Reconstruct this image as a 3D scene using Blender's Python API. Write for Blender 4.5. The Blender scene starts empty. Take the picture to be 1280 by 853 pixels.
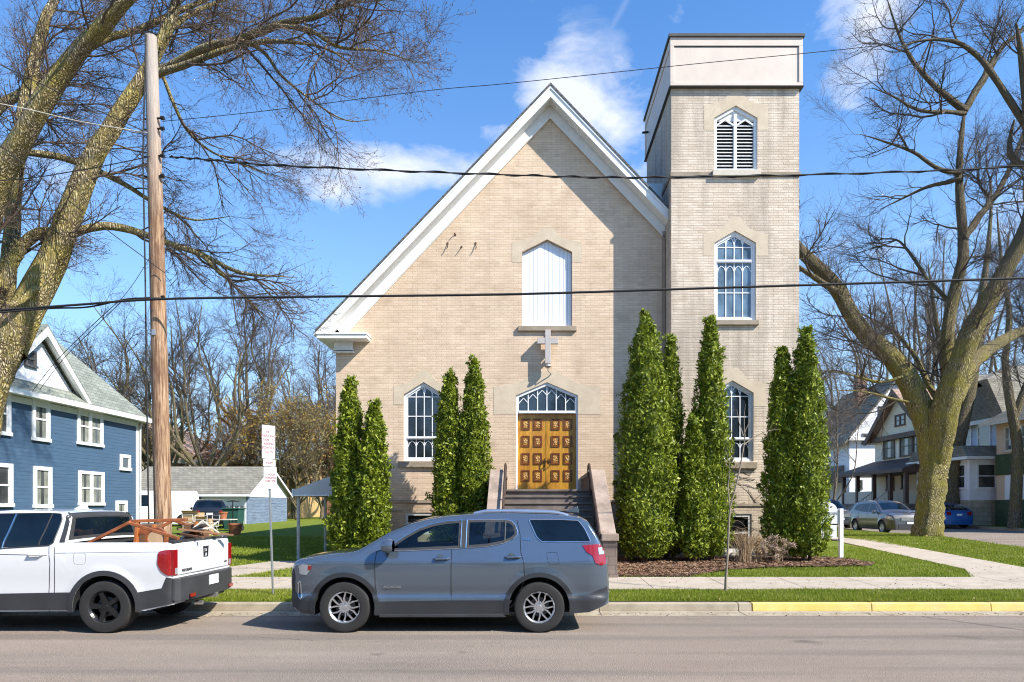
import bpy, bmesh, math, random
import numpy as np
from mathutils import Vector, Matrix
from mathutils.geometry import tessellate_polygon
PI = math.pi
rnd = random.Random(7)
RG = np.random.default_rng(11)
scn = bpy.context.scene
COL = scn.collection
F, HX, HY, CH = 860.0, 660.0, 632.0, 1.87      # focal in px of a 1280 wide frame, principal point, eye height
def P(px, py, D):
    return Vector(((px-HX)*D/F, D, CH + (HY-py)*D/F))
# ---------------------------------------------------------------- materials
MATS = {}
def newmat(name):
    m = bpy.data.materials.new(name); m.use_nodes = True
    nt = m.node_tree; b = nt.nodes['Principled BSDF']
    return m, nt, b
def S(b, k, v):
    if k in b.inputs: b.inputs[k].default_value = v
def rgb(c): return (c[0], c[1], c[2], 1)
def nd(nt, t, **kw):
    n = nt.nodes.new(t)
    for k, v in kw.items():
        if k.startswith('i_'): n.inputs[int(k[2:]) if k[2:].isdigit() else k[2:]].default_value = v
        else: setattr(n, k, v)
    return n
def ramp(nt, src, stops):
    r = nt.nodes.new('ShaderNodeValToRGB'); e = r.color_ramp.elements
    while len(e) < len(stops): e.new(0.5)
    for el, (p, c) in zip(e, stops):
        el.position = p; el.color = rgb(c) if len(c) == 3 else c
    nt.links.new(src, r.inputs[0]); return r.outputs[0]
def mapping(nt, scale=(1,1,1), coord='Object', loc=(0,0,0), rot=(0,0,0)):
    tc = nt.nodes.new('ShaderNodeTexCoord'); mp = nt.nodes.new('ShaderNodeMapping')
    mp.inputs['Scale'].default_value = scale; mp.inputs['Location'].default_value = loc; mp.inputs['Rotation'].default_value = rot
    nt.links.new(tc.outputs[coord], mp.inputs[0]); return mp.outputs[0]
def noise(nt, vec, scale, detail=4, rough=.55, dist=0):
    n = nt.nodes.new('ShaderNodeTexNoise'); n.inputs['Scale'].default_value = scale
    n.inputs['Detail'].default_value = detail; n.inputs['Roughness'].default_value = rough; n.inputs['Distortion'].default_value = dist
    nt.links.new(vec, n.inputs['Vector']); return n.outputs['Fac']
def mixc(nt, fac, a, b, mode='MIX'):
    m = nt.nodes.new('ShaderNodeMix'); m.data_type = 'RGBA'; m.blend_type = mode
    for s, v in ((m.inputs[0], fac), (m.inputs[6], a), (m.inputs[7], b)):
        if isinstance(v, (int, float)): s.default_value = v
        elif isinstance(v, tuple): s.default_value = rgb(v)
        else: nt.links.new(v, s)
    return m.outputs[2]
def math_(nt, op, a, b=None, c=None, clamp=False):
    m = nt.nodes.new('ShaderNodeMath'); m.operation = op; m.use_clamp = clamp
    for i, v in enumerate((a, b, c)):
        if v is None: continue
        if isinstance(v, (int, float)): m.inputs[i].default_value = v
        else: nt.links.new(v, m.inputs[i])
    return m.outputs[0]
def bump(nt, b, h, strength=.3, dist=.01):
    n = nt.nodes.new('ShaderNodeBump'); n.inputs['Strength'].default_value = strength; n.inputs['Distance'].default_value = dist
    nt.links.new(h, n.inputs['Height']); nt.links.new(n.outputs[0], b.inputs['Normal'])
def plain(name, col, rough=.6, metal=0, var=.12, vscale=3, coat=0, bumpk=0, spec=.5, bscale=60):
    if name in MATS: return MATS[name]
    m, nt, b = newmat(name)
    v = mapping(nt)
    f = noise(nt, v, vscale, 5, .65)
    c0 = tuple(max(0, x*(1-var*1.6)) for x in col); c1 = tuple(min(1, x*(1+var)) for x in col)
    nt.links.new(ramp(nt, f, [(.3, c0), (.7, c1)]), b.inputs['Base Color'])
    S(b, 'Roughness', rough); S(b, 'Metallic', metal); S(b, 'Coat Weight', coat); S(b, 'Coat Roughness', .05); S(b, 'Specular IOR Level', spec)
    if bumpk: bump(nt, b, noise(nt, v, bscale, 4), bumpk, .01)
    MATS[name] = m; return m
def glass(name, col=(.02,.025,.03), rough=.04, spec=.8):
    if name in MATS: return MATS[name]
    m, nt, b = newmat(name)
    S(b, 'Roughness', rough); S(b, 'Specular IOR Level', spec); S(b, 'Coat Weight', .5 if spec > .6 else .1); S(b, 'Coat Roughness', .02)
    v = mapping(nt); f = noise(nt, v, 1.4, 3)
    nt.links.new(ramp(nt, f, [(.35, tuple(x*.6 for x in col)), (.65, tuple(x*1.4 for x in col))]), b.inputs['Base Color'])
    bump(nt, b, noise(nt, v, 2.2, 2), .06, .02)
    MATS[name] = m; return m
def brick(name, c1, c2, mortar, axis='x', scale=1.0, row=.0755, wid=.22, stain=(.25,.21,.15), stain_amt=.4, bstr=.5, darklow=None):
    m, nt, b = newmat(name)
    tc = nt.nodes.new('ShaderNodeTexCoord'); sep = nt.nodes.new('ShaderNodeSeparateXYZ'); nt.links.new(tc.outputs['Object'], sep.inputs[0])
    geo = nt.nodes.new('ShaderNodeNewGeometry'); sn = nt.nodes.new('ShaderNodeSeparateXYZ'); nt.links.new(geo.outputs['True Normal'], sn.inputs[0])
    isx = math_(nt, 'GREATER_THAN', math_(nt, 'ABSOLUTE', sn.outputs[0]), .7)
    mx = nt.nodes.new('ShaderNodeMix'); nt.links.new(isx, mx.inputs[0]); nt.links.new(sep.outputs[0], mx.inputs[2]); nt.links.new(sep.outputs[1], mx.inputs[3])
    cmb = nt.nodes.new('ShaderNodeCombineXYZ'); nt.links.new(mx.outputs[0], cmb.inputs[0]); nt.links.new(sep.outputs[2], cmb.inputs[1])
    vec = cmb.outputs[0]
    wob = nt.nodes.new('ShaderNodeTexNoise'); wob.inputs['Scale'].default_value = 3; nt.links.new(vec, wob.inputs['Vector'])
    va = nt.nodes.new('ShaderNodeVectorMath'); va.operation = 'MULTIPLY_ADD'; nt.links.new(wob.outputs['Color'], va.inputs[0]); va.inputs[1].default_value = (.02,.02,0); nt.links.new(vec, va.inputs[2])
    br = nt.nodes.new('ShaderNodeTexBrick'); nt.links.new(va.outputs[0], br.inputs['Vector'])
    br.inputs['Scale'].default_value = 1; br.inputs['Brick Width'].default_value = wid; br.inputs['Row Height'].default_value = row
    br.inputs['Mortar Size'].default_value = .007; br.inputs['Mortar Smooth'].default_value = .3; br.inputs['Bias'].default_value = -.1
    br.inputs['Color1'].default_value = rgb(c1); br.inputs['Color2'].default_value = rgb(c2); br.inputs['Mortar'].default_value = rgb(mortar)
    col = br.outputs['Color']
    # uneven patches, vertical streaks
    col = mixc(nt, .8, col, ramp(nt, noise(nt, vec, .55, 5, .6), [(.3, (.80,.77,.74)), (.7, (1.06,1.05,1.05))]), 'MULTIPLY')
    sv = nt.nodes.new('ShaderNodeMapping'); sv.inputs['Scale'].default_value = (1.4,.16,1); nt.links.new(vec, sv.inputs[0])
    st = ramp(nt, noise(nt, sv.outputs[0], 1.6, 5, .6), [(.46, (0,0,0)), (.66, (1,1,1))])
    fac = math_(nt, 'MULTIPLY', st, stain_amt)
    col = mixc(nt, fac, col, stain)
    if darklow:  # blends to a darker colour towards the wall foot
        z0, z1, cc = darklow
        mr = nt.nodes.new('ShaderNodeMapRange'); nt.links.new(sep.outputs[2], mr.inputs[0]); mr.inputs[1].default_value = z1; mr.inputs[2].default_value = z0
        edge = math_(nt, 'ADD', mr.outputs[0], math_(nt, 'MULTIPLY', math_(nt, 'SUBTRACT', noise(nt, vec, 2.5, 4), .5), 1.3), clamp=True)
        col = mixc(nt, math_(nt, 'MULTIPLY', edge, .75), col, cc)
    nt.links.new(col, b.inputs['Base Color']); S(b, 'Roughness', .9); S(b, 'Specular IOR Level', .2)
    h = math_(nt, 'ADD', math_(nt, 'MULTIPLY', br.outputs['Fac'], -1.0), math_(nt, 'MULTIPLY', noise(nt, vec, 25, 4), .8))
    bump(nt, b, h, bstr, .012)
    return m
def siding(name, col, pitch=.13, var=.1, rough=.6):
    if name in MATS: return MATS[name]
    m, nt, b = newmat(name)
    tc = nt.nodes.new('ShaderNodeTexCoord'); sep = nt.nodes.new('ShaderNodeSeparateXYZ'); nt.links.new(tc.outputs['Object'], sep.inputs[0])
    fr = math_(nt, 'FRACT', math_(nt, 'DIVIDE', sep.outputs[2], pitch))
    v = mapping(nt, (.6, .6, 7.7*.13/pitch)); f = noise(nt, v, 2.2, 4, .6)
    base = ramp(nt, f, [(.25, tuple(x*(1-var*2) for x in col)), (.75, tuple(min(1, x*(1+var)) for x in col))])
    nt.links.new(base, b.inputs['Base Color'])
    S(b, 'Roughness', rough)
    bump(nt, b, math_(nt, 'MULTIPLY', fr, -1.0), 1.0, .02)
    MATS[name] = m; return m
def shingle(name, c1, c2, row=.14, rot=0):
    m, nt, b = newmat(name)
    v = mapping(nt, (1,1,1))
    sep = nt.nodes.new('ShaderNodeSeparateXYZ'); nt.links.new(v, sep.inputs[0])
    cmb = nt.nodes.new('ShaderNodeCombineXYZ')
    nt.links.new(math_(nt, 'ADD', sep.outputs[0], sep.outputs[1]), cmb.inputs[0]); nt.links.new(sep.outputs[2], cmb.inputs[1])
    br = nt.nodes.new('ShaderNodeTexBrick'); nt.links.new(cmb.outputs[0], br.inputs['Vector'])
    br.inputs['Scale'].default_value = 1; br.inputs['Brick Width'].default_value = .3; br.inputs['Row Height'].default_value = row
    br.inputs['Mortar Size'].default_value = .008; br.inputs['Color1'].default_value = rgb(c1); br.inputs['Color2'].default_value = rgb(c2)
    br.inputs['Mortar'].default_value = rgb(tuple(x*.45 for x in c1))
    col = mixc(nt, .7, br.outputs['Color'], ramp(nt, noise(nt, v, 1.2, 6, .7), [(.3, (.7,.7,.7)), (.7, (1.15,1.15,1.12))]), 'MULTIPLY')
    nt.links.new(col, b.inputs['Base Color']); S(b, 'Roughness', .95)
    bump(nt, b, math_(nt, 'ADD', br.outputs['Fac'], noise(nt, v, 40, 3)), .5, .01)
    return m
def bark(name, c1, c2, moss=None, sc=1.0, top=None):
    m, nt, b = newmat(name)
    v = mapping(nt, (1,1,.22))
    vo = nt.nodes.new('ShaderNodeTexVoronoi'); vo.feature = 'DISTANCE_TO_EDGE'; vo.inputs['Scale'].default_value = 14*sc
    nv = nt.nodes.new('ShaderNodeTexNoise'); nv.inputs['Scale'].default_value = 6; nt.links.new(v, nv.inputs['Vector'])
    va = nt.nodes.new('ShaderNodeVectorMath'); va.operation = 'MULTIPLY_ADD'; nt.links.new(nv.outputs['Color'], va.inputs[0]); va.inputs[1].default_value = (.15,.15,.15); nt.links.new(v, va.inputs[2])
    nt.links.new(va.outputs[0], vo.inputs['Vector'])
    f = noise(nt, v, 9*sc, 6, .7)
    h = math_(nt, 'ADD', math_(nt, 'MULTIPLY', vo.outputs['Distance'], 2.2, clamp=True), math_(nt, 'MULTIPLY', f, .6))
    col = ramp(nt, h, [(.2, tuple(x*.45 for x in c1)), (.45, c1), (.85, c2)])
    if moss:
        v2 = mapping(nt)
        col = mixc(nt, ramp(nt, noise(nt, v2, 1.6, 5, .65), [(.38, (0,0,0)), (.62, (.85,.85,.85))]), col, moss)
    if top:                                            # moss and lichen stop higher up the tree
        sz_ = nt.nodes.new('ShaderNodeSeparateXYZ'); nt.links.new(mapping(nt), sz_.inputs[0]); mr = nt.nodes.new('ShaderNodeMapRange'); nt.links.new(sz_.outputs[2], mr.inputs[0]); mr.inputs[1].default_value = top[0]; mr.inputs[2].default_value = top[1]
        col = mixc(nt, math_(nt, 'MULTIPLY', mr.outputs[0], .85), col, top[2])
    nt.links.new(col, b.inputs['Base Color']); S(b, 'Roughness', .95); S(b, 'Specular IOR Level', .15)
    bump(nt, b, h, 1.0, .045)
    return m
def leafmat(name, c1, c2, c3=None, rough=.55, trans=.25, scale=2.5):
    m, nt, b = newmat(name)
    geo = nt.nodes.new('ShaderNodeNewGeometry')
    v = mapping(nt)
    f = math_(nt, 'ADD', math_(nt, 'MULTIPLY', geo.outputs['Random Per Island'], .55), math_(nt, 'MULTIPLY', noise(nt, v, scale, 3), .6))
    st = [(.25, c1), (.75, c2)] + ([(.97, c3)] if c3 else [])
    col = ramp(nt, f, st)
    nt.links.new(col, b.inputs['Base Color']); S(b, 'Roughness', rough); S(b, 'Specular IOR Level', .3)
    if trans:
        tr = nt.nodes.new('ShaderNodeBsdfTranslucent'); nt.links.new(col, tr.inputs[0])
        mx = nt.nodes.new('ShaderNodeMixShader'); mx.inputs[0].default_value = trans
        out = nt.nodes['Material Output']
        nt.links.new(b.outputs[0], mx.inputs[1]); nt.links.new(tr.outputs[0], mx.inputs[2]); nt.links.new(mx.outputs[0], out.inputs[0])
    return m
# ---------------------------------------------------------------- object helpers
def wloc(o):
    v = Vector((0,0,0))
    while o: v = v + o.location; o = o.parent
    return v
def link(o, parent=None):
    COL.objects.link(o)
    if parent: o.parent = parent
    return o
def tag(o, label=None, cat=None, group=None, kind=None):
    if label: o['label'] = label
    if cat: o['category'] = cat
    if group: o['group'] = group
    if kind: o['kind'] = kind
    return o
def thing(name, loc, label, cat, group=None):
    o = bpy.data.objects.new(name, None); COL.objects.link(o); o.location = loc; o.empty_display_size = .2
    return tag(o, label, cat, group)
class MB:
    def __init__(s): s.v = []; s.f = []
    def add(s, vs, fs):
        n = len(s.v); s.v.extend([tuple(p) for p in vs]); s.f.extend([tuple(i+n for i in f) for f in fs]); return s
    def box(s, x0, x1, y0, y1, z0, z1):
        return s.add([(x0,y0,z0),(x1,y0,z0),(x1,y1,z0),(x0,y1,z0),(x0,y0,z1),(x1,y0,z1),(x1,y1,z1),(x0,y1,z1)],
                     [(0,3,2,1),(4,5,6,7),(0,1,5,4),(1,2,6,5),(2,3,7,6),(3,0,4,7)])
    def obox(s, p0, p1, w, h, up=(0,0,1)):          # bar from p0 to p1
        p0 = Vector(p0); p1 = Vector(p1); d = (p1-p0).normalized(); u = Vector(up)
        if abs(d.dot(u)) > .98: u = Vector((1,0,0))
        a = d.cross(u).normalized()*w/2; c = a.cross(d).normalized()*h/2
        return s.add([p0-a-c,p0+a-c,p0+a+c,p0-a+c,p1-a-c,p1+a-c,p1+a+c,p1-a+c],
                     [(3,2,1,0),(4,5,6,7),(0,1,5,4),(1,2,6,5),(2,3,7,6),(3,0,4,7)])
    def prism(s, poly, a0, a1, axis='y'):
        m = {'y': lambda u,v,a: (u,a,v), 'x': lambda u,v,a: (a,u,v), 'z': lambda u,v,a: (u,v,a)}[axis]
        n = len(poly)
        vs = [m(u,v,a0) for u,v in poly] + [m(u,v,a1) for u,v in poly]
        tri = tessellate_polygon([[Vector((u,v,0)) for u,v in poly]])
        fs = [tuple(t) for t in tri] + [tuple(n+i for i in t[::-1]) for t in tri] + [(i,(i+1)%n,n+(i+1)%n,n+i) for i in range(n)]
        return s.add(vs, fs)
    def ring(s, outer, inner, a0, a1, axis='y'):     # frame between two matching outlines
        m = {'y': lambda u,v,a: (u,a,v), 'x': lambda u,v,a: (a,u,v)}[axis]
        n = len(outer)
        vs = [m(*p,a0) for p in outer]+[m(*p,a0) for p in inner]+[m(*p,a1) for p in outer]+[m(*p,a1) for p in inner]
        fs = []
        for i in range(n):
            j = (i+1)%n
            fs += [(i,j,n+j,n+i),(2*n+i,3*n+i,3*n+j,2*n+j),(i,2*n+i,2*n+j,j),(n+i,n+j,3*n+j,3*n+i)]
        return s.add(vs, fs)
    def tube(s, pts, r, n=8, cap=True, sy=1):
        pts = [Vector(p) for p in pts]; k = len(pts)
        rs = r if isinstance(r, (list, tuple)) else [r]*k
        t0 = (pts[1]-pts[0]).normalized(); u = Vector((0,0,1)) if abs(t0.z) < .9 else Vector((1,0,0))
        a = t0.cross(u).normalized(); vs = []
        for i, p in enumerate(pts):
            t = (pts[min(i+1,k-1)]-pts[max(i-1,0)]).normalized()
            a = (a - t*a.dot(t)).normalized(); bb = t.cross(a)
            for j in range(n):
                th = 2*PI*j/n; vs.append(p + (a*math.cos(th) + bb*math.sin(th)*sy)*rs[i])
        fs = [(i*n+j, i*n+(j+1)%n, (i+1)*n+(j+1)%n, (i+1)*n+j) for i in range(k-1) for j in range(n)]
        if cap: fs += [tuple(range(n))[::-1], tuple(range((k-1)*n, k*n))]
        return s.add(vs, fs)
    def lathe(s, prof, c=(0,0,0), axis='z', n=24, cap=True):   # prof: (r, a)
        vs = []
        for r, a in prof:
            for j in range(n):
                th = 2*PI*j/n; x, y = r*math.cos(th), r*math.sin(th)
                vs.append({'z': (c[0]+x, c[1]+y, c[2]+a), 'y': (c[0]+x, c[1]+a, c[2]+y), 'x': (c[0]+a, c[1]+x, c[2]+y)}[axis])
        k = len(prof)
        fs = [(i*n+j, i*n+(j+1)%n, (i+1)*n+(j+1)%n, (i+1)*n+j) for i in range(k-1) for j in range(n)]
        if cap and prof[0][0] > 1e-4: fs.append(tuple(range(n)))
        if cap and prof[-1][0] > 1e-4: fs.append(tuple(range((k-1)*n, k*n)))
        return s.add(vs, fs)
    def wall(s, outer, holes, fn, depth):            # wall face with real openings and reveals; fn(u,v,d) -> xyz, d inward
        loops = [[Vector((u,v,0)) for u,v in outer]] + [[Vector((u,v,0)) for u,v in h] for h in holes]
        flat = [p for l in loops for p in l]
        tri = tessellate_polygon(loops); base = len(s.v)
        s.v.extend([tuple(fn(p.x,p.y,0)) for p in flat]); s.f.extend([tuple(base+i for i in t) for t in tri])
        for h in holes:
            n = len(h)
            s.add([fn(u,v,0) for u,v in h]+[fn(u,v,depth) for u,v in h], [(i,(i+1)%n,n+(i+1)%n,n+i) for i in range(n)])
        return s
    def build(s, name, mat, parent=None, smooth=False, bevel=0, origin=None, recalc=True):
        me = bpy.data.meshes.new(name)
        o = bpy.data.objects.new(name, me); link(o, parent)
        off = wloc(parent) if parent else Vector(origin or (0,0,0))
        if not parent: o.location = off
        me.from_pydata([(x-off.x, y-off.y, z-off.z) for x,y,z in s.v], [], s.f)
        if recalc:
            bm = bmesh.new(); bm.from_mesh(me); bmesh.ops.recalc_face_normals(bm, faces=bm.faces); bm.to_mesh(me); bm.free()
        me.materials.append(mat)
        if smooth:
            for p in me.polygons: p.use_smooth = True
            if smooth != 'all':
                me.set_sharp_from_angle(angle=math.radians(35))
        if bevel:
            md = o.modifiers.new('b', 'BEVEL'); md.width = bevel; md.segments = 2; md.limit_method = 'ANGLE'; md.angle_limit = math.radians(40)
        return o
class Multi(list):
    """one MB per side; build() makes one object each and pairs them with paired parents"""
    def build(s, name, mat, parent=None, **k):
        r = Multi()
        for i, m in enumerate(s): r.append(m.build(name, mat, parent[i] if isinstance(parent, list) else parent, **k))
        return r
def npmesh(name, V, Fq, mat, parent=None, origin=(0,0,0), smooth=False):
    me = bpy.data.meshes.new(name); off = wloc(parent) if parent else Vector(origin)
    V = np.asarray(V, dtype=np.float32).reshape(-1,3) - np.array(off[:], dtype=np.float32); Fq = np.asarray(Fq, dtype=np.int32); k = Fq.shape[1]; n = len(Fq)
    me.vertices.add(len(V)); me.vertices.foreach_set('co', V.ravel())
    me.loops.add(n*k); me.loops.foreach_set('vertex_index', Fq.ravel())
    me.polygons.add(n); me.polygons.foreach_set('loop_start', np.arange(0, n*k, k, dtype=np.int32))
    if smooth: me.polygons.foreach_set('use_smooth', np.ones(n, dtype=bool))
    me.update(calc_edges=True); me.validate()
    me.materials.append(mat)
    o = bpy.data.objects.new(name, me); link(o, parent)
    if not parent: o.location = off
    return o
def text(name, body, size, mat, parent, M, extrude=.004, align='CENTER', bold=0, sx=1, spacing=1.0):
    cu = bpy.data.curves.new(name, 'FONT'); cu.body = body; cu.size = size; cu.extrude = extrude; cu.align_x = align; cu.align_y = 'CENTER'; cu.offset = bold
    cu.space_line = spacing
    t = bpy.data.objects.new(name, cu); COL.objects.link(t); bpy.context.view_layer.update()
    me = bpy.data.meshes.new_from_object(t.evaluated_get(bpy.context.evaluated_depsgraph_get()))
    bpy.data.objects.remove(t); bpy.data.curves.remove(cu)
    off = wloc(parent)
    me.transform(Matrix.Diagonal((sx,1,1,1))); me.transform(M)
    me.transform(Matrix.Translation(-off))
    me.materials.clear(); me.materials.append(mat)
    o = bpy.data.objects.new(name, me); link(o, parent); return o
def facing(origin, right, normal):                   # text matrix: x->right, z->normal
    r = Vector(right).normalized(); n = Vector(normal).normalized(); u = n.cross(r)
    m = Matrix.Identity(4)
    for i in range(3): m[i][0] = r[i]; m[i][1] = u[i]; m[i][2] = n[i]; m[i][3] = origin[i]
    return m
# ---------------------------------------------------------------- terrain
HP = [(-200,.15),(12.2,.15),(13.5,.19),(15.4,.24),(19,.31),(24,.42),(34,.56),(45,.66),(80,.78),(900,.78)]
def H(x, y):
    z = float(np.interp(y, [p[0] for p in HP], [p[1] for p in HP]))
    d2 = (x-16.2)**2 + (y-28)**2
    return z + .12*math.exp(-d2/9)
def Hs(y):                                            # surface of the side street
    return max(0.0, H(60, y)-.14) if y > 12.2 else 0
# ================================================================ camera, sky, sun
cam = bpy.data.cameras.new('camera'); cam.sensor_width = 36; cam.lens = 36*F/1280
cam.shift_y = (HY-426.5)/1280; cam.shift_x = (640-HX)/1280; cam.clip_end = 3000; cam.clip_start = .1
co = bpy.data.objects.new('camera', cam); COL.objects.link(co); co.location = (0,0,CH); co.rotation_euler = (PI/2,0,0); scn.camera = co
SA, SE = math.radians(61), math.radians(41)
sd = Vector((math.sin(SA)*math.cos(SE), -math.cos(SA)*math.cos(SE), math.sin(SE)))
sl = bpy.data.lights.new('sun', 'SUN'); sl.energy = 5.0; sl.angle = math.radians(.5); sl.color = (1,.94,.85)
so = bpy.data.objects.new('sun', sl); COL.objects.link(so); so.rotation_euler = sd.to_track_quat('Z', 'Y').to_euler(); so.location = sd*60
w = bpy.data.worlds.new('World'); scn.world = w; w.use_nodes = True; nt = w.node_tree
bg = nt.nodes['Background']; bg.inputs[1].default_value = .15
sky = nt.nodes.new('ShaderNodeTexSky'); sky.sky_type = 'NISHITA'; sky.sun_disc = False; sky.sun_elevation = SE; sky.sun_rotation = PI-SA
sky.air_density = 1.0; sky.dust_density = .6; sky.ozone_density = 2.0
hs = nt.nodes.new('ShaderNodeHueSaturation'); hs.inputs['Saturation'].default_value = 1.32; hs.inputs['Value'].default_value = 1.05
nt.links.new(sky.outputs[0], hs.inputs['Color'])
tc = nt.nodes.new('ShaderNodeTexCoord'); sp = nt.nodes.new('ShaderNodeSeparateXYZ'); nt.links.new(tc.outputs['Generated'], sp.inputs[0])
az = math_(nt, 'ARCTAN2', sp.outputs[0], sp.outputs[1]); el = math_(nt, 'ARCSINE', sp.outputs[2])
def blob(a, e, ra, re, tilt=0):
    da = math_(nt, 'SUBTRACT', az, a); de = math_(nt, 'SUBTRACT', math_(nt, 'SUBTRACT', el, e), math_(nt, 'MULTIPLY', da, tilt))
    q = math_(nt, 'ADD', math_(nt, 'POWER', math_(nt, 'DIVIDE', da, ra), 2), math_(nt, 'POWER', math_(nt, 'DIVIDE', de, re), 2))
    return math_(nt, 'EXPONENT', math_(nt, 'MULTIPLY', q, -1))
def pa(px, py):
    x, z = (px-HX)/F, (HY-py)/F; return math.atan(x), math.atan2(z, math.hypot(1, x))
cl = None
for px, py, ra, re, tilt, k in ((712,120,.10,.06,-.1,1.25),(765,155,.07,.04,-.3,1.0),(700,75,.05,.04,0,.85),(490,210,.15,.030,.05,1.05),(420,235,.08,.03,.1,.8),(610,160,.05,.028,-.2,.75),(555,160,.035,.022,0,.6),(800,215,.05,.03,.2,.6),
                       (1090,30,.06,.08,.5,1.0),(1060,5,.09,.03,0,.8),(770,25,.012,.07,1.6,.0),(1050,330,.2,.05,0,.35),(330,560,.5,.08,0,.15),(430,225,.05,.03,0,.4),(460,280,.05,.02,0,.35),(620,215,.03,.02,0,.4),(850,12,.02,.03,0,.4),(-200,150,.2,.08,0,.8),(1500,200,.25,.08,0,.8)):
    a, e = pa(px, py)
    v_ = math_(nt, 'MULTIPLY', blob(a, e, ra, re, tilt), k)
    cl = v_ if cl is None else math_(nt, 'MAXIMUM', cl, v_)
nm = nt.nodes.new('ShaderNodeMapping'); nm.inputs['Scale'].default_value = (1,1,2.0); nt.links.new(tc.outputs['Generated'], nm.inputs[0])
n1 = nt.nodes.new('ShaderNodeTexNoise'); n1.inputs['Scale'].default_value = 9; n1.inputs['Detail'].default_value = 9; n1.inputs['Roughness'].default_value = .62; n1.inputs['Distortion'].default_value = .25
nt.links.new(nm.outputs[0], n1.inputs['Vector'])
dens = math_(nt, 'MULTIPLY', math_(nt, 'SUBTRACT', math_(nt, 'ADD', cl, math_(nt, 'MULTIPLY', math_(nt, 'SUBTRACT', n1.outputs['Fac'], .5), 2.4)), .42), 1.25, clamp=True)
dens = math_(nt, 'MULTIPLY', dens, math_(nt, 'MULTIPLY', cl, 2.2, clamp=True))
dens = math_(nt, 'MULTIPLY', dens, .82)
# thin contrail
ta, te = pa(770, 25)
tr = blob(ta, te, .05, .006, 1.15)
dens = math_(nt, 'MAXIMUM', dens, math_(nt, 'MULTIPLY', tr, math_(nt, 'MULTIPLY', n1.outputs['Fac'], .16)))
hz = math_(nt, 'EXPONENT', math_(nt, 'MULTIPLY', math_(nt, 'ABSOLUTE', el), -3.8))
base = mixc(nt, hz, mixc(nt, 1.0, hs.outputs[0], (.50,.83,1.0), 'MULTIPLY'), (3.3,4.1,5.2))
cc = mixc(nt, dens, base, (4.3,4.4,4.7))
nt.links.new(cc, bg.inputs[0])
vs_ = scn.view_settings; vs_.view_transform = 'Standard'; vs_.look = 'None'; vs_.exposure = 0.80; vs_.gamma = 1
scn.cycles.max_bounces = 6; scn.cycles.diffuse_bounces = 3; scn.cycles.glossy_bounces = 3; scn.cycles.transparent_max_bounces = 8; scn.cycles.use_denoising = True
scn.cycles.sample_clamp_indirect = 6; scn.cycles.filter_width = 1.1
# ================================================================ shared materials
M = MATS
def asphalt():
    m, nt, b = newmat('asphalt'); v = mapping(nt)
    a = noise(nt, v, 70, 3, .7); vo = nt.nodes.new('ShaderNodeTexVoronoi'); vo.inputs['Scale'].default_value = 95; nt.links.new(v, vo.inputs['Vector'])
    big = noise(nt, mapping(nt, (.25,1.2,1)), .9, 5, .6)
    c = ramp(nt, a, [(.30, (.13,.108,.088)), (.5, (.265,.226,.188)), (.70, (.52,.455,.39))])
    c = mixc(nt, .55, c, ramp(nt, vo.outputs['Color'], [(.1, (.5,.48,.47)), (.9, (1.4,1.36,1.3))]), 'MULTIPLY')
    c = mixc(nt, .8, c, ramp(nt, big, [(.3, (.78,.76,.76)), (.7, (1.12,1.08,1.06))]), 'MULTIPLY')
    dots = noise(nt, v, 2.3, 6, .8)
    c = mixc(nt, ramp(nt, dots, [(.66, (0,0,0)), (.75, (.5,.5,.5))]), c, (.06,.05,.048))
    pink = noise(nt, mapping(nt, (.4,1,1), loc=(3,1,0)), .35, 3)
    c = mixc(nt, ramp(nt, pink, [(.45, (0,0,0)), (.7, (.25,.25,.25))]), c, (.27,.18,.14))
    tr_ = ramp(nt, noise(nt, mapping(nt, (.05,1.6,1)), 1.0, 3), [(.5, (0,0,0)), (.62, (.38,.38,.38))])
    c = mixc(nt, tr_, c, (.13,.115,.10))
    oil = ramp(nt, noise(nt, mapping(nt, (1,1,1), loc=(9,2,0)), .9, 3), [(.68, (0,0,0)), (.74, (.55,.55,.55))])
    c = mixc(nt, oil, c, (.075,.065,.06))
    nt.links.new(c, b.inputs['Base Color']); S(b, 'Roughness', 1.0); S(b, 'Specular IOR Level', .08)
    bump(nt, b, math_(nt, 'ADD', a, vo.outputs['Distance']), .8, .008); return m
M['asphalt'] = asphalt()
def concrete(name, c0, c1, dirt=(.16,.14,.11), amt=.5):
    m, nt, b = newmat(name); v = mapping(nt)
    c = ramp(nt, noise(nt, v, 3, 6, .65), [(.3, c0), (.7, c1)])
    c = mixc(nt, .35, c, ramp(nt, noise(nt, v, 90, 2), [(.3, (.6,.6,.6)), (.7, (1.3,1.3,1.3))]), 'MULTIPLY')
    c = mixc(nt, ramp(nt, noise(nt, v, 1.1, 6, .75), [(.5, (0,0,0)), (.8, (amt,amt,amt))]), c, dirt)
    nt.links.new(c, b.inputs['Base Color']); S(b, 'Roughness', .9); S(b, 'Specular IOR Level', .2)
    bump(nt, b, noise(nt, v, 60, 4), .3, .004); M[name] = m; return m
concrete('sidewalk_concrete', (.37,.31,.24), (.48,.41,.33), (.20,.165,.12), .6)
concrete('kerb_concrete', (.30,.25,.18), (.42,.36,.27), (.13,.11,.08), .7)
concrete('cheek_concrete', (.28,.21,.165), (.42,.33,.265), (.11,.08,.06), .9)
concrete('step_stone', (.13,.105,.09), (.22,.18,.155), (.07,.06,.05), .6)
concrete('pale_stone', (.55,.49,.40), (.66,.60,.50), (.32,.28,.22), .5)
concrete('surround_stone', (.55,.45,.33), (.66,.55,.41), (.42,.34,.24), .6)
concrete('sill_stone', (.28,.23,.17), (.40,.33,.25), (.12,.10,.08), .7)
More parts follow.
